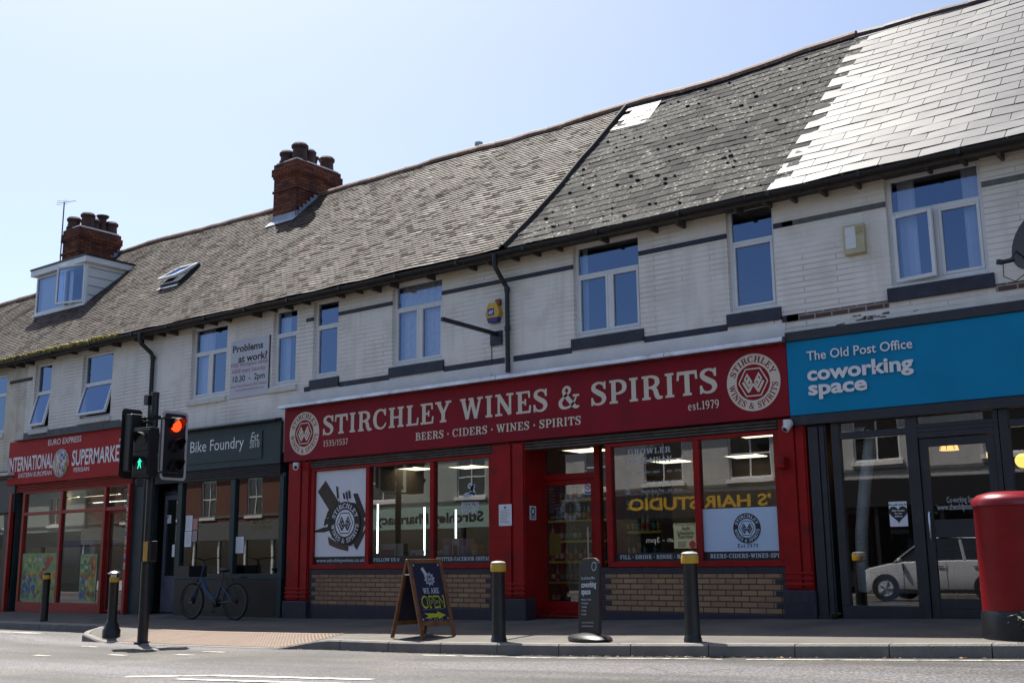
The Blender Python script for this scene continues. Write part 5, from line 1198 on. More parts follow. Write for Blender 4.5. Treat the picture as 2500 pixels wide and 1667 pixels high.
# traffic light -------------------------------------------------------
px, py = -15.5, 10.72; pz = gz(px, py)
tl = thing('traffic_light', (px, py, pz), 'black traffic light pole with a lit red lamp and a green walking figure', 'traffic light')
mb = MB(); zt = P(372,962,py).z
mb.cyl((px,py,pz-.05),(px,py,pz+1.25),.082, .082, 18); mb.cyl((px,py,pz+1.2),(px,py,zt),.062, .062, 18); mb.cyl((px,py,zt),(px,py,zt+.02),.068,.06,18); mb.lathe([(.13,0),(.13,.02),(.09,.03)], px, py, pz, 18)
mb.build('pole', M['blackmetal'], tl, smooth=True)
M['tlbody'] = mk('black_signal_plastic', (.010,.010,.011), .42, .1, 5)
M['tlback'] = mk('black_backing_board', (.014,.014,.015), .6, .1, 5); M['tledge'] = mk('white_reflective_border', (.55,.50,.50), .5, .1, 20)
def head(cx, cy, z0, ang, lit, label, border=True, visors=True, wdt=.50, hgt=1.13):
    """vehicle signal head; local -y is the face, turned by ang about z"""
    X = Matrix.Translation((cx, cy, z0)) @ Matrix.Rotation(ang, 4, 'Z')
    mb = MB(); mb.box(-.15, .15, .0, .20, .10, hgt-.10); hd = mb.build('signal_head', M['tlbody'], tl, bevel=.02, xf=X)
    if label: hd['label'] = label
    mb = MB(); w2 = wdt/2; rc = .06
    def rr(w, h0, h1, r_):
        o = []
        for sx_, sz_, a0 in ((1,1,0),(-1,1,90),(-1,-1,180),(1,-1,270)):
            for k in range(5):
                t_ = math.radians(a0+22.5*k); o.append((sx_*(w-r_)+r_*math.cos(t_), ((h1-r_) if sz_ > 0 else (h0+r_))+r_*math.sin(t_)))
        return o
    mb.prism(rr(w2, 0, hgt, rc), -.004, .0)
    if border:
        a, b = rr(w2, 0, hgt, rc), rr(w2-.042, .042, hgt-.042, rc*.7); n = len(a)
        mb.add([(x,-.006,z) for x, z in a] + [(x,-.006,z) for x, z in b], [(i, (i+1)%n, n+(i+1)%n, n+i) for i in range(n)], 1)
    mb.build('backing_board', [M['tlback'], M['tledge']], hd, xf=X)
    for k, nm in enumerate(('red_lens','amber_lens','green_lens')):
        zc = hgt-.235-k*.335
        mb = MB(); q = [(.105*math.cos(t_)*c, -.03-.02*math.sqrt(1-c*c), zc+.105*math.sin(t_)*c) for c in (1,.7,.35) for t_ in [2*math.pi*i/20 for i in range(20)]] + [(0,-.05,zc)]
        mb.add(q, [(j*20+i, j*20+(i+1)%20, (j+1)*20+(i+1)%20, (j+1)*20+i) for j in range(2) for i in range(20)] + [(40+i, 40+(i+1)%20, 60) for i in range(20)])
        mb.build(nm, M['redlit'] if (lit and k == 0) else M['lensoff'], hd, xf=X, smooth=True)
        mb = MB(); n = 16; q = []
        for r_, yy, off in ((.118,-.005,0),(.112,-.24,0)):
            for i in range(n+1):
                t_ = math.radians(-25+230*i/n); yv = yy if yy > -.1 else -.09-.15*max(0, math.sin(t_))**.7
                q.append((r_*math.cos(t_), yv, zc+r_*math.sin(t_)))
        q += [(x*.97, y, zc+(z-zc)*.97) for x, y, z in q]
        N = n+1
        mb.add(q, [(i, i+1, N+i+1, N+i) for i in range(n)] + [(2*N+i+1, 2*N+i, 3*N+i, 3*N+i+1) for i in range(n)] + [(N+i, N+i+1, 3*N+i+1, 3*N+i) for i in range(n)])
        mb.build('visor', M['tlbody'], hd, xf=X, smooth=True)
    return hd
M['redlit'] = emit('lit_red_lens', (1.0,.045,.008), 1.5); M['lensoff'] = mk('unlit_dark_lens', (.012,.010,.010), .25, 0)
M['greenlit'] = emit('lit_green_figure', (.02,.80,.50), 1.0)
zh = P(420,1165,py).z
head(px+.05, py+.37, zh, math.radians(90), True, 'signal head with white bordered board and lit red lamp')
head(px-.36, py-.17, zh+.02, math.radians(-90), False, 'signal head turned away, seen from behind', border=False, wdt=.38)
# pedestrian head
X = Matrix.Translation((px+.21, py-.27, P(338,1165,py-.3).z)) @ Matrix.Rotation(math.radians(12), 4, 'Z')
mb = MB(); mb.box(-.17, .17, -.10, .10, 0, .78); mb.box(-.15,.15,-.115,-.1005,.03,.37); mb.box(-.15,.15,-.115,-.1005,.41,.75); ph_ = mb.build('pedestrian_head', M['tlbody'], tl, bevel=.015, xf=X)
for k, zc in enumerate((.58, .20)):
    mb = MB(); n = 16; q = []
    for r_, yy in ((.125,-.112),(.12,-.25)):
        for i in range(n+1):
            t_ = math.radians(-15+210*i/n); yv = yy if yy > -.2 else -.14-.10*max(0, math.sin(t_))
            q.append((r_*math.cos(t_), yv, zc+r_*math.sin(t_)))
    N = n+1; mb.add(q, [(i, i+1, N+i+1, N+i) for i in range(n)]); mb.build('visor', M['tlbody'], ph_, xf=X, smooth=True)
    mb = MB(); mb.disc(0, zc, .11, -.120, -.116, 24); mb.build('lens', M['lensoff'], ph_, xf=X)
mb = MB(); zc = .20; s_ = .0105
def gp(pts): mb.add([(x*s_, -.1225, zc+z*s_) for x, z in pts], [tuple(range(len(pts)))])
gp([(-.9,7.6),(-.9,6.2),(.9,6.2),(.9,7.6),(0,8.2)]); gp([(-1.6,5.9),(-2.0,.5),(1.8,.5),(1.9,5.9)]); gp([(-1.6,5.9),(-3.6,3.4),(-3.2,1.4),(-2.5,1.6),(-2.6,3.2),(-1.7,4.4)]); gp([(1.9,5.9),(1.8,4.4),(3.1,3.2),(4.6,3.0),(4.6,3.8),(3.3,4.0)])
gp([(-2.0,.5),(-2.6,-3.5),(-4.0,-7.0),(-2.8,-7.4),(-1.3,-4),(0,.5)]); gp([(0,.5),(1.0,-3.4),(2.4,-6.4),(3.6,-6.2),(2.4,-3),(1.8,.5)])
mb.build('green_figure', M['greenlit'], ph_, xf=X)
# brackets, detector and push-button unit
mb = MB()
for z in (zh+.12, zh+1.0):
    mb.cyl((px,py,z),(px+.16,py+.40,z),.018,n=8); mb.cyl((px,py,z),(px-.2,py-.16,z),.018,n=8); mb.cyl((px,py,z-.1),(px+.1,py-.26,z-.1),.018,n=8); mb.box(px-.075,px+.075,py-.075,py+.075,z-.03,z+.03)
mb.tube([(px,py-.05,zh+.9),(px-.1,py-.16,zh+.95),(px-.14,py-.2,zh+.82),(px-.1,py-.12,zh+.72)], .012, 6)
mb.build('bracket', M['tlbody'], tl)
mb = MB(); zk = P(352,977,py).z; mb.box(px-.17, px-.06, py-.10, py+.08, zk-.10, zk+.06); mb.cyl((px-.1,py,zk-.1),(px-.08,py,zk-.28),.012,n=6); mb.build('detector', M['tlbody'], tl, bevel=.01)
zb_ = P(370,1345,py).z
mb = MB(); mb.box(px+.05, px+.20, py-.10, py+.06, zb_-.16, zb_+.16); pbx = mb.build('push_button_unit', M['tlbody'], tl, bevel=.02)
mb = MB(); mb.box(px+.05, px+.16, py-.112, py-.101, zb_-.155, zb_+.15); mb.build('yellow_panel', mk('amber_panel', (.55,.30,.045), .5, .1, 8), pbx)
# pillar box --------------------------------------------------------------
oy = 11.80; ox = P(2480, 1400, oy).x; oz = gz(ox, oy)
zt = P(2455,1199,oy).z; zr_ = P(2400,1487,oy).z; rP = .338
pb = thing('pillar_box', (ox, oy, oz), 'fat round red pillar box on a black base at the right edge', 'post box')
mb = MB(); mb.lathe([(rP*.985, zr_-oz+.0),(rP*.99, zt-oz-.16),(rP,zt-oz-.15)], ox, oy, oz, 48); mb.build('body', mk('pillar_box_red', (.22,.008,.011), .42, .14, 3, bump=.08, bs=30, stain=(.20,.015,.02), ss=3, st=.60, spec=.25, coat=.05), pb, smooth=True)
mb = MB(); mb.lathe([(rP*1.0,zt-oz-.149),(rP*1.035,zt-oz-.145),(rP*1.045,zt-oz-.10),(rP*1.01,zt-oz-.075),(rP*.86,zt-oz-.035),(rP*.55,zt-oz-.008),(rP*.15,zt-oz)], ox, oy, oz, 48); mb.build('domed_cap', mk('pillar_box_cap_red', (.24,.009,.015), .30, .12, 3, stain=(.22,.03,.04), ss=4, st=.62, coat=.1), pb, smooth=True)
mb = MB(); mb.lathe([(rP*1.04,-.1),(rP*1.04,zr_-oz-.05),(rP*1.0,zr_-oz-.002)], ox, oy, oz, 40); mb.build('base', M['blackmetal'], pb, smooth=True)
# A-board -----------------------------------------------------------------
ax_, ay_ = -10.16, 11.34
az_ = gz(ax_, ay_)
ab = thing('pavement_sign', (ax_, ay_, az_), 'wooden framed A-board with a navy panel saying open in lime letters', 'A-board')
wdir = Vector((.134,.991,0)); ndir = Vector((.991,-.134,0)); HB = 1.02
tilt = math.atan2(.31, HB)
def abx(side):
    """panel frame: local x along the board (seen from its face), local z up the slope, local -y out of the face"""
    n_ = ndir*side; w_ = Vector((-n_.y, n_.x, 0))
    up = (Vector((0,0,1))*math.cos(tilt) - n_*math.sin(tilt)); out = (n_*math.cos(tilt) + Vector((0,0,1))*math.sin(tilt))
    o = Vector((ax_, ay_, az_)) + n_*.33
    return Matrix(((w_.x, -out.x, up.x, o.x), (w_.y, -out.y, up.y, o.y), (w_.z, -out.z, up.z, o.z), (0,0,0,1)))
LS = HB/math.cos(tilt)
for side, nm in ((1, 'front_leaf'), (-1, 'rear_leaf')):
    X = abx(side); mb = MB(); W2 = .30
    mb.box(-W2, -W2+.055, 0, .03, 0, LS); mb.box(W2-.055, W2, 0, .03, 0, LS); mb.box(-W2+.055, W2-.055, .002, .028, LS-.06, LS); mb.box(-W2+.055, W2-.055, .002, .028, .17, .23)
    lf = mb.build(nm, M['wood'], ab, bevel=.006, xf=X)
    mb = MB(); mb.box(-W2+.055, W2-.055, .008, .020, .23, LS-.06); mb.build('panel', M['navyboard'], lf, xf=X)
    if side == 1:
        mb = MB(); y = .0055
        emblem(mb, .02, .79, .075, y, 0, 2, 2, 0)
        mb.add([(-.10,y-.0005,.93),(-.06,y-.0005,.955),(.0,y-.0005,.855),(-.045,y-.0005,.83)], [(3,2,1,0)], 0)
        for a_ in range(10):
            t_ = a_*.63; mb.add([(.02+.07*math.cos(t_), y-.0003, .79+.07*math.sin(t_)), (.02+.10*math.cos(t_+.1), y-.0003, .79+.10*math.sin(t_+.1)), (.02+.07*math.cos(t_+.35), y-.0003, .79+.07*math.sin(t_+.35))], [(0,1,2)], 0)
        slab(mb, 'WE ARE', -.13, .15, .595, .075, y, 0)
        sans(mb, 'OPEN', -.19, .405, y, h=.165, w=.40, bold=.03, m=1); sans(mb, 'OPEN', -.175, .42, y-.001, h=.135, w=.37, bold=.0, m=2)
        sans(mb, 'BEERS CIDERS WINES SPIRITS', -.18, .378, y, h=.015, w=.37, m=3)
        mb.add([(-.18,y,.335),(.05,y,.325),(.05,y,.355),(.19,y,.30),(.05,y,.255),(.05,y,.28),(-.18,y,.265),(-.11,y,.30)], [(0,7,6,5,4,3,2,1)], 1)
        for k in range(3): mb.ringy(-.09+.09*k, .225+.02, .018, .026, y-.002, y, 16, 3)
        for sx_ in (-1, 1):
            for zz in (.255, LS-.085): mb.ringy(sx_*.215, zz, .006, .013, y-.002, y, 10, 0)
        mb.build('lettering', [M['vinyl'], M['limeink'], M['navyboard'], M['inkgrey']], lf, xf=X)
mb = MB(); o = Vector((ax_, ay_, az_)); 
for s_ in (-1, 1): mb.bar(o + wdir*.285*s_ + ndir*.09 + Vector((0,0,HB*.80)), o + wdir*.285*s_ - ndir*.09 + Vector((0,0,HB*.80)), .012, .02)
mb.build('stay', M['steel'], ab)
# coworking swing sign --------------------------------------------------------
wx_, wy_ = -7.34, 11.08; wz_ = gz(wx_, wy_)
sw = thing('pavement_sign', (wx_, wy_, wz_), 'black rounded swing sign on an oval base with white coworking text', 'pavement sign')
XB = Matrix.Translation((wx_, wy_, wz_)) @ Matrix.Rotation(math.radians(-24), 4, 'Z')
mb = MB(); mb.lathe([(.36,.0),(.37,.03),(.33,.055),(.12,.085),(.02,.09)], 0, 0, 0, 32, sy=.55); mb.build('base', M['blackmetal'], sw, smooth=True, xf=XB)
XP = XB @ Matrix.Translation((0,0,.07)) @ Matrix.Rotation(math.radians(-2), 4, 'Y') @ Matrix.Rotation(math.radians(-3), 4, 'X')
wp = .225; hp = .87; rc = .13
o = [(-wp, 0), (wp, 0)] + [(wp-rc+rc*math.cos(math.radians(a)), hp-rc+rc*math.sin(math.radians(a))) for a in range(0, 91, 15)] + [(-wp+rc+rc*math.cos(math.radians(a)), hp-rc+rc*math.sin(math.radians(a))) for a in range(90, 181, 15)]
mb = MB(); mb.prism(o, -.018, .018); pn = mb.build('panel', M['tlback'], sw, bevel=.006, xf=XP)
mb = MB(); y = -.0195
sans(mb, 'The Old Post Office', -.165, .625, y, h=.03, w=.30, bold=.008); sans(mb, 'coworking', -.16, .535, y, h=.068, w=.325, bold=.03); sans(mb, 'space', -.155, .455, y, h=.068, w=.20, bold=.03)
for k, s_ in enumerate(('Monday, Tuesday', 'Wednesday', 'Thursday', '& Friday', '9am-5pm')): sans(mb, s_, -.15, .385-.042*k, y, h=.022, bold=.004)
mb.ringy(.12, .77, .045, .053, y-.001, y, 9)
sans(mb, 'book your desk online', -.14, .125, y, h=.02); sans(mb, 'theoldpostoffice.space', -.14, .085, y, h=.02)
mb.build('lettering', M['vinyl'], pn, xf=XP)
# electric bicycle -----------------------------------------------------------
M['bikeblue'] = mk('sky_blue_frame_paint', (.016,.055,.115), .45, .1, 6); M['tyre'] = mk('black_tyre', (.009,.009,.009), .7, .2, 30); M['alloy'] = mk('grey_alloy', (.10,.10,.105), .35, .1, 6, metal=.9)
fx, fy = -17.35, 12.98; rx, ry = -16.08, 13.02
fx = P(468.6,1468,fy).x; rx = P(574,1476,ry).x
fz = gz(fx, fy); rz_ = gz(rx, ry); RW = .33
bk = thing('bicycle', ((fx+rx)/2, (fy+ry)/2, fz), 'sky blue electric bicycle with a black front basket parked by the dark bike shop', 'bicycle')
F, Rr = Vector((fx, fy, fz+RW)), Vector((rx, ry, rz_+RW*.98))
along = (Rr-F); wb = along.length; along.normalize(); up = Vector((0,0,1))
def bp(a, z, side=0): v = F + along*a; return Vector((v.x, v.y+side, fz+z))
def wheel(c, nm):
    mb = MB(); n = 36
    side = Vector((-along.y, along.x, 0)).normalized()
    def circ(r_, off): return [c + along*r_*math.cos(2*math.pi*i/n) + up*r_*math.sin(2*math.pi*i/n) + side*off for i in range(n)]
    pts = circ(RW-.022, 0); q = []; k = 8
    for i, p in enumerate(pts):
        rad = (p-c).normalized()
        q += [p + rad*.024*math.cos(2*math.pi*j/k) + side*.024*math.sin(2*math.pi*j/k) for j in range(k)]
    mb.add(q, [(i*k+j, i*k+(j+1)%k, ((i+1)%n)*k+(j+1)%k, ((i+1)%n)*k+j) for i in range(n) for j in range(k)]); w_ = mb.build('wheel', M['tyre'], bk, smooth=True)
    mb = MB(); a, b = circ(RW-.045, -.012), circ(RW-.045, .012); a2, b2 = circ(RW-.06, -.012), circ(RW-.06, .012)
    mb.add(a+b+a2+b2, [(i,(i+1)%n,n+(i+1)%n,n+i) for i in range(n)] + [(2*n+i,(i+1)%n+2*n,(i+1)%n,i) for i in range(n)] + [(n+i,n+(i+1)%n,3*n+(i+1)%n,3*n+i) for i in range(n)])
    for i in range(18):
        t_ = 2*math.pi*i/18; e = c + (along*math.cos(t_)+up*math.sin(t_))*(RW-.055); mb.cyl(c + side*.03*(1 if i % 2 else -1), e, .002, n=4)
    mb.cyl(c-side*.04, c+side*.04, .055 if nm == 'f' else .04, n=16); mb.build('rim', M['alloy'], w_)
wheel(F, 'f'); wheel(Rr, 'r')
mb = MB(); hd_t, hd_b = bp(.27,.86), bp(.20,.64); bb = bp(.66,.30); st_ = bp(.78,.62)
mb.tube([bp(.30,.98), hd_b], .022); mb.tube([bp(.235,.74), bp(.40,.50), bb], [.042,.042,.04]); mb.tube([bb, st_], .022); mb.tube([st_, Rr + Vector((0,.05,0))], .014); mb.tube([st_, Rr + Vector((0,-.05,0))], .014); mb.tube([bb, Rr + Vector((0,.05,0))], .014); mb.tube([bb, Rr + Vector((0,-.05,0))], .014)
mb.tube([hd_b, F + Vector((0,.05,0))], .016); mb.tube([hd_b, F + Vector((0,-.05,0))], .016); mb.build('frame', M['bikeblue'], bk, smooth=True)
mb = MB(); mb.tube([bp(.30,.98), bp(.29,1.06)], .016); mb.tube([bp(.40,1.10,-.30), bp(.31,1.09,-.14), bp(.29,1.06), bp(.31,1.09,.14), bp(.40,1.10,.30)], .012); mb.build('handlebar', M['dark'], bk, smooth=True)
mb = MB(); b0 = bp(-.02,.80)
for (a, b, c_, d_) in ((-.22,.14,-.20,.20),):
    p0, p1 = F + along*a, F + along*b
    mb.box(p0.x, p1.x, fy+c_, fy+d_, fz+.76, fz+.775); mb.box(p0.x, p1.x, fy+c_, fy+c_+.012, fz+.776, fz+.96); mb.box(p0.x, p1.x, fy+d_-.012, fy+d_, fz+.776, fz+.96); mb.box(p0.x, p0.x+.012, fy+c_+.013, fy+d_-.013, fz+.776, fz+.96); mb.box(p1.x-.012, p1.x, fy+c_+.013, fy+d_-.013, fz+.776, fz+.96)
mb.build('basket', M['dark'], bk)
mb = MB(); mb.tube([st_, bp(.84,.84)], .014); mb.build('seat_post', M['alloy'], bk, smooth=True)
mb = MB(); s_ = bp(.86,.88); mb.sphere((s_.x, s_.y, s_.z), .12, 12, sx=1.15, sy=.62, sz=.32); mb.build('saddle', M['dark'], bk, smooth=True)
mb = MB(); mb.box(Rr.x-.26, Rr.x+.20, ry-.07, ry+.07, fz+.74, fz+.76); mb.tube([bp(wb-.2,.75,-.07), Rr+Vector((0,-.07,0))], .007, 6); mb.tube([bp(wb-.2,.75,.07), Rr+Vector((0,.07,0))], .007, 6); mb.build('rear_rack', M['dark'], bk)
mb = MB(); mb.sphere((F.x+.13*along.x, fy-.01, fz+.70), .035, 10); mb.build('headlight', M['alloy'], bk, smooth=True)
mb = MB(); mb.cyl(bb+Vector((0,-.06,0)), bb+Vector((0,.06,0)), .075, n=16); mb.tube([bb+Vector((0,-.07,0)), bb+Vector((.06,-.07,-.15)), bb+Vector((.06,-.15,-.15))], .010, 6); mb.tube([bb+Vector((0,.07,0)), bb+Vector((-.06,.07,.15)), bb+Vector((-.06,.15,.15))], .010, 6); mb.build('crank', M['dark'], bk)
# weeds at the pillar box and in the kerb joint ------------------------------
M['weed'] = mk('weed_leaf', (.060,.075,.030), .6, .4, 15)
def weed(loc, n, h, label, seed):
    rnd = random.Random(seed); mb = MB()
    for i in range(n):
        a = rnd.uniform(0, 6.28); L = h*rnd.uniform(.5, 1); out = rnd.uniform(.1,.5)*L; p = Vector(loc) + Vector((rnd.uniform(-.06,.06), rnd.uniform(-.06,.06), -.01)); prev = p; sd = Vector((-math.sin(a), math.cos(a), 0))
        for k in range(1, 5):
            t_ = k/4; q = Vector(loc) + Vector((math.cos(a)*out*t_*t_*1.6, math.sin(a)*out*t_*t_*1.6, L*(t_-.35*t_*t_))); w = .006*(1-t_*.8)
            mb.add([prev-sd*w*1.3, prev+sd*w*1.3, q+sd*w, q-sd*w], [(0,1,2,3)])
            if k > 1:
                for s_ in (-1,1):
                    lf = q + sd*s_*rnd.uniform(.03,.06) + Vector((0,0,rnd.uniform(-.01,.03))); mb.add([q, (q+lf)/2+Vector((.012,0,.006)), lf, (q+lf)/2-Vector((.012,0,.006))], [(0,1,2,3)])
            prev = q
    o = mb.build('weed_plant', M['weed']); return tag(o, label, 'plant', 'weeds growing at the kerb')
weed((ox+.2, oy-.42, gz(ox+.2, oy-.42)), 34, .42, 'bushy weed growing against the black base of the pillar box', 4)
weed((-5.35, 13.50, gz(-5.35,13.5)), 10, .12, 'tiny weed at the foot of the dark shop pillar', 9)
# ------------------------------------------------------------------ things fixed to the facade
# alarm box: a yellow hexagon with a dark blue foot
Ya = YW-.10
c_ = P(*cB(945,448), Ya); rx = (P(*cB(1000,440),Ya).x-P(*cB(892,440),Ya).x)/2; rz = (P(*cB(935,375),Ya).z-P(*cB(935,525),Ya).z)/2
al = thing('alarm_box', (c_.x, YW, c_.z), 'yellow six-sided alarm box with a dark blue foot beside the downpipe', 'alarm box')
hx = [(c_.x+rx*a, c_.z+rz*b) for a, b in ((-.62,-1),(.62,-1),(1,-.05),(.55,1),(-.55,1),(-1,-.05))]
zc = c_.z - rz*.52
hi = [(c_.x-rx*.80,zc),(c_.x+rx*.80,zc),(c_.x+rx,c_.z-.05*rz),(c_.x+.55*rx,c_.z+rz),(c_.x-.55*rx,c_.z+rz),(c_.x-rx,c_.z-.05*rz)]
lo = [(c_.x-rx*.62,c_.z-rz),(c_.x+rx*.62,c_.z-rz),(c_.x+rx*.80,zc-.001),(c_.x-rx*.80,zc-.001)]
mb = MB(); mb.prism(hi, Ya, YW-.001); mb.build('cover', mk('yellow_plastic', (.60,.36,.03), .4, .06, 5), al, bevel=.008)
mb = MB(); mb.prism(lo, Ya, YW-.001); mb.build('foot', mk('dark_blue_plastic', (.03,.03,.20), .4, .06, 5), al, bevel=.008)
mb = MB(); mb.box(c_.x-.62*rx, c_.x+.30*rx, Ya-.002, Ya+.001, c_.z-.28*rz, c_.z+.42*rz, 0); sans(mb, 'ADT', c_.x-.50*rx, c_.z-.12*rz, Ya-.003, h=.34*rz, w=.70*rx, bold=.03, m=1); mb.build('badge', [mk('blue_badge', (.03,.02,.25), .5, 0), M['white']], al)
mb = MB(); mb.box(c_.x+.25*rx, c_.x+.85*rx, Ya+.03, YW-.001, c_.z+rz*.75, c_.z+rz*1.35); mb.build('strobe_lens', mk('rust_red_lens', (.22,.06,.035), .4, .1, 5), al, bevel=.01)
# projecting sign arm
a = P(*cB(985,650), YW); tip = None
arm = thing('sign_bracket', (a.x, YW, a.z), 'bare black steel arm sticking out from the wall by the downpipe', 'bracket')
p0 = P(*cB(985,615), YW-.03); u = ray(*cB(560,497)); yt = 12.30; p1 = P(*cB(560,497), yt)
mb = MB(); mb.bar((p0.x,YW-.03,p0.z),(p0.x+.02,yt,p0.z+.02) if False else tuple(P(*cB(560,497), 12.35)), .045, .06); mb.build('arm', M['blackmetal'], arm)
mb = MB(); x0, x1 = P(*cB(940,640),YW).x, P(*cB(1028,640),YW).x; z0, z1 = P(*cB(985,700),YW).z, P(*cB(985,592),YW).z; mb.box(x0, x1, YW-.04, YW-.001, z0, z1); mb.build('wall_plate', M['navy'], arm, bevel=.006)
mb = MB(); xx = x0+.01; mb.tube([(xx,YW-.012,z0),(xx+.004,YW-.012,z0-.25),(xx-.004,YW-.012,z0-.45),(xx+.006,YW-.03,2.9+H)], .006, 5); mb.build('cable', M['dark'], arm)
# cream vent box
x0, x1 = X_(*c6(1002,430)), X_(*c6(1143,420)); z0, z1 = Z_(*c6(1080,528)), Z_(*c6(1070,335))
vb = thing('vent_box', ((x0+x1)/2, YW, z0), 'cream louvred vent box on the wall left of the widest window', 'vent')
mb = MB(); mb.box(x0, x1, YW-.09, YW-.001, z0, z1)
for k in range(5):
    for xa in (x1-.12,): mb.box(xa, x1-.015, YW-.098, YW-.0905, z1-.05-.022*k, z1-.038-.022*k)
mb.build('case', mk('yellowed_plastic', (.50,.45,.27), .5, .1, 5, stain=(.35,.28,.15), ss=6, st=.6), vb, bevel=.012)
mb = MB(); mb.box(x0+.03, x0+.62*(x1-x0), YW-.097, YW-.0905, z0+.17*(z1-z0), z1-.03); mb.build('cover', M['upvc'], vb, bevel=.004)
# satellite dish
c_ = P(2520,588,12.95)
sd = thing('satellite_dish', (c_.x+.05, YW, c_.z), 'dark satellite dish on the wall at the right edge of the photo', 'satellite dish')
mb = MB(); n = 28; q = []
ax = Vector((-.55,-.80,.25)).normalized(); e1 = ax.cross(up).normalized(); e2 = e1.cross(ax)
cc = Vector((c_.x+.0, 13.15, c_.z+.05))
for j in range(6):
    rr = .33*(j+1)/6
    for i in range(n): t_ = 2*math.pi*i/n; q.append(cc + e1*rr*math.cos(t_) + e2*rr*1.08*math.sin(t_) + ax*.35*rr*rr)
q.append(cc); fs = [(j*n+i, j*n+(i+1)%n, (j+1)*n+(i+1)%n, (j+1)*n+i) for j in range(5) for i in range(n)] + [(6*n, (i+1)%n, i) for i in range(n)]
mb.add(q, fs); mb.build('reflector', mk('dark_grey_mesh', (.035,.036,.04), .5, .1, 8), sd, smooth=True)
l0 = P(*c6(2040,580), 12.75)
mb = MB(); mb.tube([cc - e2*.30, cc - e2*.22 + ax*.25, Vector(l0)+Vector((.08,.05,-.0))], .012, 6); mb.tube([cc - ax*.02, (c_.x+.15,YW,c_.z-.05)], .02, 8); mb.build('arm', M['blackmetal'], sd, smooth=True)
mb = MB(); mb.cyl(Vector(l0), Vector(l0)+Vector((.13,.08,.03)), .028, n=10); mb.cyl(Vector(l0)+Vector((-.01,0,-.02)), Vector(l0)+Vector((.0,0,.03)), .036, n=10); mb.build('receiver', M['blackmetal'], sd, smooth=True)
mb = MB(); mb.tube([Vector(l0)+Vector((.03,0,-.03)), Vector(l0)+Vector((.02,.02,-.16)), Vector(l0)+Vector((.12,.08,-.22)), Vector(l0)+Vector((.24,.2,-.10))], .006, 5); mb.build('cable', M['dark'], sd)
# camera domes
def cctv(p, label, look):
    q = P(*p, 13.40); t_ = thing('security_camera', (q.x, 13.5, q.z), label, 'security camera', 'white security cameras under the red fascia')
    mb = MB(); mb.lathe([(.055,.0),(.058,-.04),(.055,-.07)], q.x, 13.42, q.z+.03, 18); mb.build('mount', M['upvc'], t_, smooth=True)
    mb = MB(); d_ = Vector(look).normalized(); c0_ = Vector((q.x,13.42,q.z-.045)); mb.cyl(c0_-d_*.05, c0_+d_*.07, .048, .05, 18); mb.sphere(tuple(c0_-d_*.04), .05, 14); mb.build('housing', M['upvc'], t_, smooth=True)
    mb = MB(); mb.cyl(c0_+d_*.0705, c0_+d_*.076, .03, n=16); mb.build('lens', M['dark'], t_)
cctv((721,1133), 'white security camera above the left red pilaster', (.6,-.7,-.2)); cctv((1921,1030), 'white security camera above the right red pilaster', (-.3,-.6,-.75))
# red bell box on right pilaster
x0, x1 = X_(1896,1128,13.45), X_(1918,1128,13.45); z0, z1 = Z_(1908,1143,13.45), Z_(1908,1115,13.45)
rb = thing('bell_box', (x0, 13.5, z0), 'small square red box on the edge of the right pilaster', 'bell box'); mb = MB(); mb.box(x0, x1, 13.40, 13.53, z0, z1); mb.build('case', M['redpaint'], rb, bevel=.012); mb = MB(); mb.cyl(((x0+x1)/2+.03,13.399,(z0+z1)/2),((x0+x1)/2+.03,13.385,(z0+z1)/2),.018,n=12); mb.build('button', M['dark'], rb)
# banner on the upper wall
Yn = YW-.02
x0, x1 = (X_(565.8,829,Yn)+X_(559.5,972.7,Yn))/2, (X_(659,823.7,Yn)+X_(653.5,961.5,Yn))/2; z0, z1 = (Z_(559.5,972.7,Yn)+Z_(653.5,961.5,Yn))/2, Z_(612,826,Yn)
bn = board('wall_banner', x0, x1, z0, z1, YW-.004, mk('grey_white_banner', (.58,.575,.62), .6, .05, 3), 'pale banner about problems at work between two upper windows', 'banner', th=.018)
mb = MB(); y = YW-.0235
fit(mb, 'Problems', cA(528,503), cA(760,470), y, .03, Z_(*cA(535,450),y)-Z_(*cA(535,503),y)); fit(mb, 'at work?', cA(570,577), cA(792,545), y, .03, Z_(*cA(535,450),y)-Z_(*cA(535,503),y))
fit(mb, 'FREE Workplace advice', cA(515,620), cA(795,580), y, .006, .085, m=1); fit(mb, 'HERE every Saturday', cA(522,667), cA(776,630), y, .006, .085, m=1)
fit(mb, '10.30  -  2pm', cA(527,732), cA(772,697), y, .02, .12); fit(mb, 'Karve Your Unique for ACL Solutions', cA(515,775), cA(790,738), y, .004, .05, m=1); fit(mb, 'workplaceadvice.org', cA(545,800), cA(760,772), y, .004, .04, m=1)
mb.build('lettering', [M['ink'], M['purplink']], bn); mb = MB(); mb.box(x1+.0005, x1+.012, YW-.026, YW-.004, z0, z1); mb.build('edge_strip', M['dark'], bn)
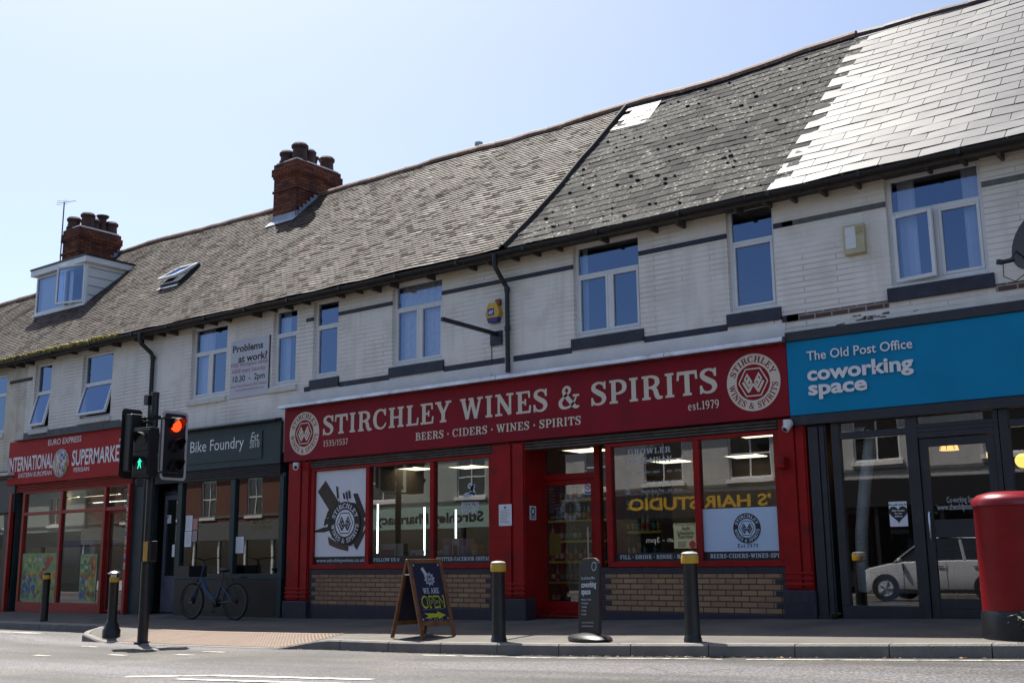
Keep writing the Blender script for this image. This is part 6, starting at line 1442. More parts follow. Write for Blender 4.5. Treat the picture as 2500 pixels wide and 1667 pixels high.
# aerial on the left chimney
p0 = P(*c0(455,735), 16.0); p1 = P(*c0(492,300), 16.0)
ae = thing('tv_aerial', (p0.x, 16.0, p0.z), 'thin television aerial on a mast beside the left chimney', 'aerial')
mb = MB(); mb.cyl((p1.x,16,p0.z-.3),(p1.x,16,p1.z+.03), .018, n=8)
for z in (p0.z+.1, p0.z+.5): mb.cyl((p1.x,16,z),(p1.x+.14,16.08,z), .012, n=6); mb.cyl((p1.x-.05,16,z+.02),(p1.x+.12,16.05,z+.02),.01,n=6)
mb.build('mast', M['blackmetal'], ae)
mb = MB(); b_ = Vector((p1.x,16,p1.z+.02)); bd = Vector((-.168,.366,.16)).normalized(); mb.cyl(b_-bd*.12, b_+bd*.55, .010, n=6)
cd = bd.cross(up).normalized()
for k in range(10): mb.cyl(b_+bd*(.0+.055*k)-cd*(.09-.006*k), b_+bd*(.0+.055*k)+cd*(.09-.006*k), .004, n=4)
for s_ in (-1,1):
    for zz in (-.05,0,.05): mb.cyl(b_-bd*.10+cd*.02*s_+up*zz, b_-bd*.10+cd*.17*s_+up*zz, .006, n=4)
mb.build('antenna', M['blackmetal'], ae)
# ------------------------------------------------------------------ posters, vinyls and notices on the drinks shop
c7 = k1(1280,1080,3.565)
def gx(p, y=GY): return P(p[0], p[1], y).x
def gzz(p, y=GY): return P(p[0], p[1], y).z
def poly(mb, cf, pts, y, m=0):
    q = [(gx(cf(*p), y), y, gzz(cf(*p), y)) for p in pts]
    mb.add(q, [tuple(range(len(q)))], m)
zps = gzz((820,1358)); zA1 = zTop-.045; ge = .047
pa = board('window_poster', xsA[0]+ge, xsA[1]-ge, zps, zA1, GY, 'paper', 'white window poster with a dark crest over a brown bottle collage', 'poster', th=.004)
mb = MB(); y = GY-.006
poly(mb, cS, [(395,690),(455,603),(560,775),(490,845)], y, 1)
for k in range(9): poly(mb, cS, [(402+11*k,690+17*k),(458+11*k,612+17*k),(462+11*k,618+17*k),(406+11*k,697+17*k)], y-.0004, 2)
poly(mb, cS, [(478,850),(540,790),(600,765),(680,775),(735,840),(752,930),(735,1020),(690,1080),(640,1105),(560,1090),(505,1040),(470,960)], y-.0006, 1)
for pts in ([(470,840),(500,815),(490,870),(450,905)],[(447,900),(480,890),(478,930),(440,955)],[(370,988),(440,962),(490,955),(492,985),(440,1000),(376,1000)],[(690,1060),(735,1010),(768,950),(765,985),(722,1080),(692,1135),(668,1100)],[(735,890),(768,930),(745,960)]): poly(mb, cS, pts, y-.0008-.00005*pts[0][0]/100, 1)
poly(mb, cS, [(665,705),(700,700),(768,880),(725,900)], y-.0010, 1); poly(mb, cS, [(470,1030),(560,1090),(630,1095),(628,1145),(545,1125),(480,1095)], y-.0012, 2)
rnd = random.Random(9)
for k in range(26):
    a = rnd.uniform(2.2, 6.2) if k > 12 else rnd.uniform(.4, 2.6); r0 = 150+rnd.uniform(0,30); cx_, cy_ = 607+r0*.8*math.cos(a), 930-r0*math.sin(a); l = rnd.uniform(10,46)
    poly(mb, cS, [(cx_,cy_),(cx_+l*.5*math.cos(a)+6,cy_-l*math.sin(a)),(cx_+9,cy_+5)], y-.0014-.0002*k, 1 if k % 3 else 2)
for x_, z_, l in ((540,650,90),(590,700,45),(632,680,60),(612,690,55)): poly(mb, cS, [(x_-6,z_),(x_+8,z_),(x_+16,z_+l),(x_+2,z_+l)], y-.007-.0001*l/10, 1)
ex, ez = gx(cS(607,930)), gzz(cS(607,930)); er = (gzz(cS(607,762))-gzz(cS(607,1092)))/2
emblem(mb, ex, ez, er, y-.009, 3, 0, 0, 3)
mb.build('print', [M['paper'], M['brown'], M['brown2'], M['ink']], pa)
def stripe(x0, x1, text, tx0, tx1, label, slab_=True, z0=None, z1=None):
    z0 = zgb+.002 if z0 is None else z0; z1 = zps-.002 if z1 is None else z1
    t_ = board('window_strip', x0, x1, z0, z1, GY, 'ink', label, 'window lettering', th=.003, group='black lettering strips along the window bottoms')
    mb = MB(); y = GY-.0055; h = (z1-z0)*.46
    if slab_: slab(mb, text, tx0, tx1, z0+(z1-z0)*.30, h, y, sp=.3)
    else: sans(mb, text, tx0, z0+(z1-z0)*.32, y, h=h, w=tx1-tx0, bold=.01)
    mb.build('lettering', M['vinyl'], t_)
stripe(xsA[0]+ge, xsA[1]-ge, 'www.stirchleywines.co.uk', xsA[0]+.09, xsA[1]-.08, 'black strip with a web address under the collage poster', False)
stripe(xsA[1]+ge, xsA[2]-ge, 'FOLLOW US @', xsA[1]+.12, xsA[1]+.72, 'black strip saying follow us in the window behind the A-board')
stripe(xsA[2]+ge, xsA[3]-ge, 'TWITTER\u2022FACEBOOK\u2022INSTAG', xsA[2]+.06, xsA[3]-.05, 'black strip naming social networks in the window left of the middle pilaster')
zB0 = Z_(1700,1369,13.6); zBs = gzz((1700,1347))
stripe(xsB[0]+ge, xsB[1]-ge, 'FILL \u2022 DRINK \u2022 RINSE \u2022 REPEAT', xsB[0]+.13, xsB[1]-.05, 'black strip about filling and rinsing under the yellow beer poster', True, zB0+.002, zBs)
stripe(xsB[1]+ge, xsB[2]-.003, 'BEERS\u2022CIDERS\u2022WINES\u2022SPIR', xsB[1]+.13, xsB[2]-.01, 'black strip listing drinks under the pale blue poster', True, zB0+.002, zBs)
zp1 = gzz(cD(1760,812)); zp0 = zBs+.002
pb2 = board('window_poster', xsB[1]+ge, xsB[2]-.003, zp0, zp1, GY, mk('pale_blue_poster', (.50,.63,.80), .5, .03, 2), 'pale blue window poster with a round black crest and a date', 'poster', th=.004)
mb = MB(); ex, ez = gx(cD(1800,968)), gzz(cD(1800,968)); er = (gzz(cD(1800,852))-gzz(cD(1800,1084)))/2
emblem(mb, ex, ez, er, GY-.006, 0, 1, 1, 0); slab(mb, 'Est.1979', ex-.15, ex+.15, gzz(cD(1810,1117)), .052, GY-.0055, 0)
mb.build('print', [M['ink'], pb2.children[0].data.materials[0]], pb2)
# chalked window writing about take-away
vn = thing('window_lettering', ((xsB[0]+xsB[1])/2, GY, zp1+.3), 'grey window lettering about takeaway with numbered circles left of the middle bar', 'window lettering'); mb = MB(); y = GY
a, b = gx(cD(885,390)), gx(cD(1217,380)); slab(mb, 'GROWLER', a, b, gzz(cD(1050,398)), .08, y); slab(mb, 'TAKEAWAY', gx(cD(878,470)), gx(cD(1228,465)), gzz(cD(1050,470)), .08, y)
sans(mb, 'NOW SERVING', gx(cD(975,338)), gzz(cD(1050,340)), y, h=.03, w=.38); sans(mb, 'TAP        BREWERY / BEER        ABV   STYLE', gx(cD(870,550)), gzz(cD(1050,548)), y, h=.032, w=gx(cD(1310,545))-gx(cD(870,550)))
for t_, zz in (('1',622),('2',688)):
    cx_, cz_ = gx(cD(887,zz)), gzz(cD(887,zz)); mb.ringy(cx_, cz_, .034, .040, y-.001, y, 20); sans(mb, t_, cx_-.011, cz_-.022, y-.0005, h=.045, bold=.03)
sans(mb, 'Adam & Eve  Vienna    6.5   New Session IPA', gx(cD(985,612)), gzz(cD(1050,625)), y, h=.035, w=gx(cD(1310,600))-gx(cD(985,612)), slant=.2); sans(mb, 'Have & Have  Pale    4.4   Porter', gx(cD(985,682)), gzz(cD(1050,692)), y, h=.035, w=gx(cD(1310,680))-gx(cD(985,682)), slant=.2)
mb.build('lettering', M['vinylgrey'], vn)
yp_ = board('window_poster', gx(cD(1240,1020)), gx(cD(1410,1020)), gzz(cD(1325,1122)), gzz(cD(1325,930)), GY, mk('cream_yellow_paper', (.58,.53,.26), .6, .06, 6), 'cream yellow beer poster with old style black letters left of the red window bar', 'poster', th=.003)
mb = MB(); y = GY-.0045
for t_, zz, xa, xb, h in (('Aecht', 985, 1300, 1365, .06), ('Schlenkerla', 1018, 1265, 1392, .058), ('Rauchbier', 1046, 1275, 1392, .058)): sans(mb, t_, gx(cD(xa,zz)), gzz(cD(1325,zz)), y, h=h, w=gx(cD(xb,zz))-gx(cD(xa,zz)), bold=.015)
sans(mb, 'Bamberger Spezialitat', gx(cD(1252,945)), gzz(cD(1325,945)), y, h=.026, w=gx(cD(1400,945))-gx(cD(1252,945)))
for k, zz in enumerate((1082,1097,1112)): sans(mb, ('BRAUEREI','SPEZIAL','BAMBERG')[k], gx(cD(1275,zz)), gzz(cD(1325,zz)), y, h=.022, w=.12)
mb.disc(gx(cD(1383,1092)), gzz(cD(1383,1092)), .05, y-.001, y, 14, 1); mb.build('print', [M['ink'], M['redink']], yp_)
# script vinyl
vb_ = thing('window_lettering', (gx(cS(1560,750)), GY, gzz(cS(1560,750))), 'white brewery lettering with a curly capital on the glass left of the middle pilaster', 'window lettering'); mb = MB(); y = GY
f_ = lambda a, b: (gx(cS(a, b)), gzz(cS(a, b)))
def sc(pts): 
    q = [(*f_(a, b), w) for a, b, w in pts]; ribbon(mb, spline(q), lambda a, b: (a, b), y)
sc([(1600,705,.03),(1560,700,.035),(1520,715,.045),(1535,728,.05),(1565,705,.06),(1575,650,.05),(1560,628,.03),(1545,650,.03),(1565,660,.03),(1592,640,.045),(1580,665,.04),(1565,672,.03),(1590,685,.05),(1585,712,.04),(1605,705,.025)])
for t_, zz in (('BROOKLYN', 808), ('BREWERY', 857)): fit(mb, t_, cS(1495,zz), cS(1626,zz-5), y, .02, gzz(cS(1560,765))-gzz(cS(1560,805)))
mb.build('lettering', M['vinyl'], vb_)
# notices
def notice(x0, x1, z0, z1, y, label, lines=8, head=None, mat='paper', inkm='inkgrey', big=None):
    t_ = board('notice', x0, x1, z0, z1, y, mat, label, 'notice', th=.003); mb = MB(); w = x1-x0; h = z1-z0; yy = y-.0045
    if head: mb.disc((x0+x1)/2, z1-h*.15, w*.10, yy-.001, yy, 14, 0)
    for k in range(lines):
        z = z1 - h*(.30 if head else .12) - h*(.62 if head else .8)*k/lines; l = w*random.Random(k*7+int(x0*100)).uniform(.45,.8); mb.quad((x0+w*.12,yy,z),(x0+w*.12+l,yy,z),(x0+w*.12+l,yy,z+h*.018),(x0+w*.12,yy,z+h*.018),0)
    if big:
        for s_, fx_, fz_, fh in big: sans(mb, s_, x0+w*.08, z0+h*fz_, yy, h=h*fh, w=w*fx_, bold=.01)
    mb.build('print', [M[inkm]], t_); return t_
yy = 13.53
notice(X_(*cS(1782,870),yy), X_(*cS(1880,870),yy), Z_(*cS(1830,950),yy), Z_(*cS(1830,786),yy), yy-.002, 'white paper notice with a small crest on the middle red pilaster', 9, True)
u1, u2 = ray(*cD(135,850)), ray(*cD(183,850)); Xr = xM1+.004; ya, yb2_ = Xr*u1.y/u1.x, Xr*u2.y/u2.x
za, zb3 = P(*cD(158,905), (ya+yb2_)/2).z, P(*cD(158,798), (ya+yb2_)/2).z
nt_ = thing('notice', (Xr, (ya+yb2_)/2, za), 'small white and navy notice on the side of the door recess', 'notice')
mb = MB(); mb.box(Xr, Xr+.003, ya, yb2_, za, zb3); mb.build('sheet', M['paper'], nt_)
mb = MB(); cy_ = (ya+yb2_)/2; zc = za+(zb3-za)*.62
for k in range(16):
    t_ = 2*math.pi*k/16; t2 = 2*math.pi*(k+1)/16; rr = (yb2_-ya)*.36
    mb.add([(Xr+.0045, cy_+rr*math.cos(t_), zc+rr*1.1*math.sin(t_)), (Xr+.0045, cy_+rr*math.cos(t2), zc+rr*1.1*math.sin(t2)), (Xr+.0045, cy_+.6*rr*math.cos(t2), zc+.6*rr*1.1*math.sin(t2)), (Xr+.0045, cy_+.6*rr*math.cos(t_), zc+.6*rr*1.1*math.sin(t_))], [(0,1,2,3)])
for k in range(4): z = za+(zb3-za)*(.08+.07*k); mb.quad((Xr+.0045,ya+.02,z),(Xr+.0045,yb2_-.02,z),(Xr+.0045,yb2_-.02,z+.008),(Xr+.0045,ya+.02,z+.008))
mb.build('print', mk('navy_ink', (.03,.03,.12), .6, 0), nt_)
yd_ = YD+.024
ns = board('notice', X_(*c7(521,390),yd_), X_(*c7(590,390),yd_), Z_(*c7(555,450),yd_), Z_(*c7(555,336),yd_), yd_, 'paper', 'white no smoking notice in the top corner of the red shop door', 'notice', th=.003)
mb = MB(); x_, z_ = X_(*c7(556,375),yd_), Z_(*c7(556,375),yd_); mb.ringy(x_, z_, .045, .058, yd_-.006, yd_-.004, 24, 0); ribbon(mb, [(x_-.04,z_+.04,.012),(x_+.04,z_-.04,.012)], lambda a, b: (a, b), yd_-.0065, 0); mb.quad((x_-.03,yd_-.0045,z_-.006),(x_+.03,yd_-.0045,z_-.006),(x_+.03,yd_-.0045,z_+.006),(x_-.03,yd_-.0045,z_+.006),1)
mb.quad((x_-.06,yd_-.0045,z_-.12),(x_+.06,yd_-.0045,z_-.12),(x_+.06,yd_-.0045,z_-.09),(x_-.06,yd_-.0045,z_-.09),2); mb.build('print', [M['redink'], M['ink'], mk('teal_ink', (.05,.25,.35), .6, 0)], ns)
yi = YD+.06
board('notice', X_(*c7(218,880),yi), X_(*c7(318,880),yi), Z_(*c7(268,980),yi), Z_(*c7(268,790),yi), yi, mk('yellow_poster_paper', (.42,.38,.05), .6, .1, 12, stain=(.05,.05,.04), ss=40, st=.58), 'yellow poster standing inside the red shop door', 'poster')
mn = board('notice', X_(*c7(206,480),yi), X_(*c7(308,480),yi), Z_(*c7(258,640),yi), Z_(*c7(258,350),yi), yi, 'ink', 'black chalked price list inside the red shop door', 'notice')
mb = MB(); 
for k in range(9): sans(mb, ('Lagers','Pales','IPAs','Stouts','Sours','Ciders','Low & No','Wines','Gifts')[k], X_(*c7(220,480),yi), Z_(*c7(258,385+28*k),yi), yi-.008, h=.035)
mb.build('lettering', M['vinylgrey'], mn)
sg2 = thing('window_sticker', (X_(*c7(400,575),yd_), yd_, Z_(*c7(400,575),yd_)), 'round etched crest sticker in the middle of the red shop door glass', 'sticker'); mb = MB(); x_, z_ = X_(*c7(402,575),yd_), Z_(*c7(402,575),yd_)
mb.ringy(x_, z_, .11, .115, yd_-.002, yd_-.001, 40); slab_arc(mb, 'STIRCHLEY WINES & SPIRITS ', x_, z_, .155, .06, math.radians(200), math.radians(-150), yd_-.001); mb.build('print', M['vinylgrey'], sg2)
# heart poster at the coworking window
yh = 13.615
hp_ = board('notice', X_(*cR(1165,860),yh), X_(*cR(1303,860),yh), Z_(*cR(1240,955),yh), Z_(*cR(1240,764),yh), yh, 'paper', 'white poster with a black heart about safer streets in the coworking window', 'poster', th=.003)
mb = MB(); x_, z_ = X_(*cR(1234,855),yh), Z_(*cR(1234,855),yh); s_ = .0115; y = yh-.0045
mb.add([(x_+s_*16*math.sin(t)**3*.62, y, z_+s_*.62*(13*math.cos(t)-5*math.cos(2*t)-2*math.cos(3*t)-math.cos(4*t))) for t in [-2*math.pi*i/32 for i in range(32)]], [tuple(range(32))], 0)
sans(mb, 'We will vote for', x_, Z_(*cR(1234,795),yh), y, h=.026, align='C', bold=.02); 
for k, t_ in enumerate(('Safer streets','for our','children')): sans(mb, t_, x_, z_+.025-.034*k, y-.001, h=.022, align='C', bold=.02, m=1)
for k in range(3): mb.quad((x_-.11,y,z_-.20-.018*k),(x_+.11,y,z_-.20-.018*k),(x_+.11,y,z_-.194-.018*k),(x_-.11,y,z_-.194-.018*k),0)
mb.build('print', [M['ink'], M['paper']], hp_)
yo = 13.612
vl = thing('window_lettering', (X_(*cR(1700,790),yo), yo, Z_(*cR(1700,790),yo)), 'thin white web address on the coworking door beside the pillar box', 'window lettering'); mb = MB()
x_ = X_(*cR(1532,830),yo); w_ = (X_(*cR(1795,815),yo)-x_); sans(mb, 'www.theoldpostoffice.space', x_, Z_(*cR(1600,828),yo), yo, h=.075, w=w_*1.72, bold=.006); sans(mb, 'Co-working Space', X_(*cR(1605,770),yo), Z_(*cR(1640,772),yo), yo, h=.072, w=w_*.80*1.1)
mb.build('lettering', M['vinylgrey'], vl)
# papers on the bike shop glass
yk = 13.612
for i, (a, b, c_, d_, lb) in enumerate(((425,485,515,655,'white sheet of drawings, the upper one beside the dark bike shop post'),(414,476,660,800,'white sheet of drawings, the lower one beside the dark bike shop post'),(490,532,545,640,'small pale red leaflet on the bike shop window'),(484,526,655,752,'small faded pink leaflet below the pale red one'),(880,952,708,857,'white poster low on the right bike shop window bar'),(320,343,780,890,'narrow white paper on the bike shop door jamb'))):
    m_ = 'paper' if i not in (2,3) else mk('faded_red_paper', (.55,.25,.22) if i == 2 else (.42,.30,.32), .6, .1, 10)
    n_ = notice(X_(*cBk(a,(c_+d_)/2),yk), X_(*cBk(b,(c_+d_)/2),yk), Z_(*cBk((a+b)/2,d_),yk), Z_(*cBk((a+b)/2,c_),yk), yk if a > 350 else 13.56, lb, 6, mat=m_)
st_ = board('notice', X_(*cBk(228,550),13.86), X_(*cBk(290,550),13.86), Z_(*cBk(258,586),13.86), Z_(*cBk(258,512),13.86), 13.865, 'paper', 'white and green leaf sticker on the bike shop door', 'sticker', th=.003); mb = MB(); x_, z_ = X_(*cBk(260,545),13.86), Z_(*cBk(260,545),13.86); mb.add([(x_-.05,13.86,z_-.02),(x_-.01,13.86,z_-.01),(x_+.05,13.86,z_+.05),(x_-.02,13.86,z_+.04)], [(0,1,2,3)]); mb.build('print', M['greenink'], st_)
tl_ = thing('window_lettering', (X_(*cBk(1100,600),yk), yk, Z_(*cBk(1100,600),yk)), 'mustard slogan about the car on the bike shop window', 'window lettering'); mb = MB()
for t_, zz, x2 in (('TIME TO LET', 590, 1200), ('THE CAR GO.', 640, 1203)): sans(mb, t_, X_(*cBk(1010,zz),yk), Z_(*cBk(1105,zz-2),yk), yk, h=Z_(*cBk(1105,553),yk)-Z_(*cBk(1105,587),yk), w=X_(*cBk(x2,zz),yk)-X_(*cBk(1010,zz),yk), slant=.15, bold=.01)
mb.build('lettering', mk('mustard_vinyl', (.22,.17,.03), .6, .05), tl_)
# fruit pictures on the supermarket glass
rnd = random.Random(21)
for (a, b, c_, d_, lb) in ((148,425,940,1308,'window picture of vegetables and fruit, low in the left supermarket window'),(610,738,945,1308,'narrow window picture of fruit in the second supermarket window')):
    x0, x1, z0, z1 = X_(*cM(a,1120),13.612), X_(*cM(b,1120),13.612), Z_(*cM((a+b)/2,d_),13.612), Z_(*cM((a+b)/2,c_),13.612)
    x0 = max(x0, xq[0]+.05); x1 = min(x1, xq[1]-.05) if a < 400 else min(x1, xq[2]-.05)
    t_ = board('window_poster', x0, x1, z0, z1, 13.612, mk('green_print', (.22,.34,.15), .5, .3, 9), lb, 'poster', th=.003, group='fruit pictures on the supermarket windows'); mb = MB(); cl = [(.45,.10,.03),(.55,.30,.04),(.50,.42,.05),(.12,.25,.05),(.08,.10,.30),(.32,.06,.05),(.42,.40,.32)]
    for k in range(120):
        fx_, fz_ = rnd.random(), rnd.random(); r_ = rnd.uniform(.022,.085)
        zone = (2,3,3,6) if (fz_ > .6 and fx_ < .62) else (0,0,1,5) if fz_ > .5 else (4,4,6,3) if fx_ < .4 else (2,1,3,5)
        cx_, cz_ = x0+r_+fx_*(x1-x0-2*r_), z0+r_*1.3+fz_*(z1-z0-2.6*r_); sq, tw = rnd.uniform(.5,1.3), rnd.uniform(0,3.1)
        mb.add([(cx_+r_*(math.cos(t)*math.cos(tw)-sq*math.sin(t)*math.sin(tw))*.8, 13.6088-.00005*k, cz_+r_*(math.cos(t)*math.sin(tw)+sq*math.sin(t)*math.cos(tw))*.8) for t in [2*math.pi*i/10 for i in range(10)]], [tuple(range(10))], rnd.choice(zone))
    mb.build('print', [mk('fruit_print', c__, .5, .35, 14) for c__ in cl], t_)
# ------------------------------------------------------------------ inside the shops
def panel_light(x, y, z, label, w=.58, d=.58, m='lamp'):
    t_ = thing('ceiling_light', (x, y, z), label, 'ceiling light', 'lit lamps on the shop ceilings'); mb = MB(); mb.box(x-w/2, x+w/2, y-d/2, y+d/2, z-.012, z-.002); mb.build('diffuser', M[m], t_)
    mb = MB(); mb.box(x-w/2-.03, x+w/2+.03, y-d/2-.03, y-d/2-.001, z-.02, z-.001); mb.box(x-w/2-.03, x+w/2+.03, y+d/2+.001, y+d/2+.03, z-.02, z-.001); mb.build('trim', M['upvc'], t_); return t_
zc_ = 2.62+H
zw_ = 1.84+H
for p_, lb in ((cD(1855,425),'square lit ceiling panel low in the right drinks shop window'),(cD(1862,250),'square lit ceiling panel at the top right corner of the drinks shop window'),(cD(1560,500),'far lit ceiling panel just above the mirrored gold letters'),(cS(1535,497),'square lit ceiling panel above the curly white capital'),(cS(1110,512),'far lit ceiling panel in the middle pane right of the collage poster'),(c7(520,62),'lit ceiling panel behind the light over the red shop door')):
    v = ray(*p_); Y = (zw_-H)/(v.z/v.y); q = P(*p_, Y); panel_light(q.x, min(Y, 18.6), zw_, lb, .6, .6)
for (a, b, lb, w_, m_) in ((cM(343,525),cM(597,507),'warm tube lamp in the left supermarket window','x','tubewarm'),(cM(637,504),cM(910,484),'warm tube lamp across the middle supermarket window bars','x','tubewarm'),(cM(700,549),cM(995,533),'cool white tube lamp lowest in the supermarket','x','tube')):
    v = ray(*a); Y = 1.62/(v.z/v.y) if m_ == 'tubewarm' else 15.2; q0, q1 = P(*a, Y), P(*b, Y); panel_light((q0.x+q1.x)/2, Y, (q0.z+q1.z)/2, lb, q1.x-q0.x, .07 if m_ == 'tubewarm' else .12, m_)
for i, (a, b, c_) in enumerate((((868,1157),(866,1270),0),((975,1164),(974,1290),0),((1047,1170),(1046,1250),0))):
    yy = 14.6; s0, s1_ = (a[0]*1.063, a[1]*1.063), (b[0]*1.063, b[1]*1.063); q0, q1 = P(*s0,yy), P(*s1_,yy); t_ = thing('tube_lamp', tuple(q1), ('upright lit tube lamp nearest the collage poster','upright lit tube lamp beside the red window bar','upright lit tube lamp above the cartons')[i], 'tube lamp', 'upright tube lamps in the drinks shop window')
    mb = MB(); mb.cyl((q0.x,yy,q1.z),(q0.x,yy,q0.z),.014,n=8); mb.build('tube', M['tube'], t_); mb = MB(); mb.cyl((q0.x,yy,q1.z-.05),(q0.x,yy,q1.z-.001),.02,n=8); mb.cyl((q0.x,yy,q0.z+.001),(q0.x,yy,q0.z+.05),.02,n=8); mb.build('end_cap', M['dark'], t_)
bcols = [mk('bottle_'+n_, c_, .15, .1, 5) for n_, c_ in (('brown',(.06,.025,.01)),('green',(.02,.07,.03)),('clear',(.30,.30,.27)),('dark',(.015,.012,.012)))]
lcols = [mk('bottle_label_'+n_, c_, .5, .1, 20) for n_, c_ in (('white',(.55,.52,.45)),('gold',(.45,.30,.06)),('red',(.40,.06,.05)),('teal',(.05,.25,.25)))]
protos = []
def bottle_proto(k):
    t_ = thing('bottle', (0,0,0), 'x', 'bottle', 'bottles on the drinks shop shelves'); mb = MB(); mb.lathe([(.036,0),(.037,.17),(.030,.205),(.014,.24),(.013,.30),(.015,.302),(.014,.312)], 0, 0, 0, 10); mb.build('glass_body', bcols[k], t_, smooth=True); mb = MB(); mb.lathe([(.0375,.05),(.0375,.14)], 0, 0, 0, 10); mb.build('bottle_label', lcols[k], t_, smooth=True); return t_
used = [0,0,0,0]
def put_bottle(k, loc, lb):
    if not protos: protos.extend(bottle_proto(i) for i in range(4))
    if not used[k]: protos[k].location = loc; protos[k]['label'] = lb; used[k] = 1; return
    dup(protos[k], loc, 0, lb)
def shelf_unit(x0, x1, y, z0, n, gap, label, bottles=True, depth=.34):
    t_ = thing('shelf_unit', ((x0+x1)/2, y, z0), label, 'shelf'); mb = MB(); mb.box(x0, x0+.03, y, y+depth, z0, z0+n*gap+.1); mb.box(x1-.03, x1, y, y+depth, z0, z0+n*gap+.1); mb.box(x0+.031, x1-.031, y+depth-.02, y+depth, z0, z0+n*gap+.1); mb.build('carcass', M['shelf'], t_)
    for k in range(n):
        z = z0+.06+k*gap; mb = MB(); mb.box(x0+.031, x1-.031, y+.002, y+depth-.021, z-.02, z); sh = mb.build('shelf', M['shelf'], t_); mb = MB(); mb.box(x0+.032, x1-.032, y-.008, y+.0015, z-.03, z+.012); mb.build('price_strip', M['strip'], sh)
        if bottles:
            x = x0+.09
            while x < x1-.09:
                if rnd.random() < .88:
                    kk = rnd.randrange(4); k_ = ('brown','green','clear','dark')[kk]; put_bottle(kk, (x, y+.09, z+.001), k_+' bottle on the '+('lowest','second','third','fourth','fifth','top')[min(k,5)]+' level of '+label)
                x += rnd.choice((.095,.10,.105))
zf_ = zr(-10)+.07
rnd = random.Random(31)
shelf_unit(-11.9, -10.55, 16.6, zf_, 6, .36, 'the shelf behind the red shop door')
shelf_unit(-10.4, -9.3, 16.3, zf_, 5, .40, 'the shelf in the window right of the door')
cs = thing('counter', (-13.3, 15.0, zf_), 'dark counter inside the drinks shop window', 'counter'); mb = MB(); mb.box(-15.2, -11.2, 14.9, 15.5, zf_, zf_+.95); mb.build('body', M['shelf'], cs); mb = MB(); mb.box(-15.25, -11.15, 14.85, 15.55, zf_+.951, zf_+.99); mb.build('worktop', M['dark'], cs)
wl = thing('window_ledge', (-13, 13.95, zgb-.05), 'dark display ledge behind the drinks shop windows', 'ledge'); mb = MB(); mb.box(xA1+.1, xM0-.1, 13.80, 14.35, zgb-.06, zgb+.02); mb.build('top', M['dark'], wl); mb = MB(); mb.box(xA1+.12, xM0-.12, 13.85, 14.3, zf_, zgb-.061); mb.build('front', M['shelf'], wl)
for i, (a, b, c_, d_, m_, lb) in enumerate(((1350,1415,1045,1150,'cardp','pink carton on the window ledge, left of the white one'),(1420,1482,1045,1150,'cardw','white carton between two coloured cartons on the window ledge'),(1488,1548,1050,1150,'cardp','pink carton on the window ledge, right of the white one'),(1565,1620,1090,1150,'cardo','orange carton on the window ledge by the middle pilaster'),(870,1000,1088,1175,'cardw','white box low in the window right of the collage poster'),(1100,1160,1135,1178,'cardw','small white box on the ledge beside the red window bar'))):
    yy = 13.95; x0, x1 = X_(*cS(a,c_),yy), X_(*cS(b,c_),yy); z0 = zgb+.021; z1 = Z_(*cS((a+b)/2,c_),yy)
    t_ = thing('carton', ((x0+x1)/2, yy, z0), lb, 'carton', 'cartons on the drinks shop window ledge'); mb = MB(); mb.box(x0, x1-.015, yy, yy+.18, z0, z1); mb.build('box', M[m_], t_, bevel=.004); mb = MB(); mb.box(x0+.03, x1-.05, yy-.003, yy-.0005, z0+.3*(z1-z0), z0+.7*(z1-z0)); mb.build('carton_label', M['vinyl' if m_ != 'cardw' else 'purplink'], t_)
# coworking interior
hs_ = thing('flexible_duct', (X_(2107,1250,13.8), 13.8, zc0), 'white corrugated duct hanging behind the coworking window', 'duct'); mb = MB()
pts, rs = [], []; path = [P(2128,1050,13.8), P(2112,1180,13.79), P(2103,1300,13.79), P(2105,1380,13.8), P(2112,1440,13.95)]
for i in range(len(path)-1):
    for j in range(22): t_ = j/22; pts.append(path[i].lerp(path[i+1], t_)); rs.append(.082 if j % 2 else .074)
mb.tube(pts, rs, 14); mb.build('hose', mk('white_duct_foil', (.86,.87,.90), .5, .1, 6), hs_, smooth=True)
q = P(2103,1371,13.8); mb = MB(); mb.tube([q, q+Vector((.002,0,.07))], .088, 14); mb.build('tape', mk('masking_tape', (.42,.30,.17), .6, .1), hs_, smooth=True)
bn_ = P(2174,1476,14.7); zb_ = bn_.z; t_ = thing('waste_bin', tuple(bn_), 'pale blue bin with a black bag behind the coworking window', 'bin'); mb = MB(); mb.lathe([(.17,0),(.23,.44),(.235,.45)], bn_.x, 14.85, zb_, 24); mb.build('bucket', mk('pale_blue_plastic', (.32,.42,.62), .5, .05), t_, smooth=True); mb = MB(); mb.lathe([(.238,.40),(.25,.46),(.22,.52),(.1,.50),(.02,.47)], bn_.x, 14.85, zb_, 16); mb.build('bag', M['dark'], t_, smooth=True)
def lampshade(p, y, kind, label):
    q = P(*p, y); t_ = thing('pendant_lamp', (q.x, y, q.z), label, 'pendant lamp'); mb = MB(); mb.cyl((q.x,y,q.z+.1),(q.x,y,zc_-.002),.006,n=6); mb.build('cord', M['dark'], t_); mb = MB()
    if kind: 
        mb.lathe([(.13,-.06),(.115,0),(.07,.055),(.025,.075)], q.x, y, q.z, 16); mb.build('glass_shade', emit('lit_amber_glass', (1.0,.50,.14), 1.1), t_)
        mb = MB()
        for k in range(8): a = 2*math.pi*k/8; mb.tube([(q.x+.132*math.cos(a),y+.132*math.sin(a),q.z-.06),(q.x+.118*math.cos(a),y+.118*math.sin(a),q.z),(q.x+.072*math.cos(a),y+.072*math.sin(a),q.z+.055)], .006, 5)
        mb.build('leading', M['brown'], t_)
    else: mb.sphere((q.x,y,q.z), .095, 20); mb.build('globe', emit('lit_yellow_globe', (1.0,.68,.14), 1.0), t_, smooth=True)
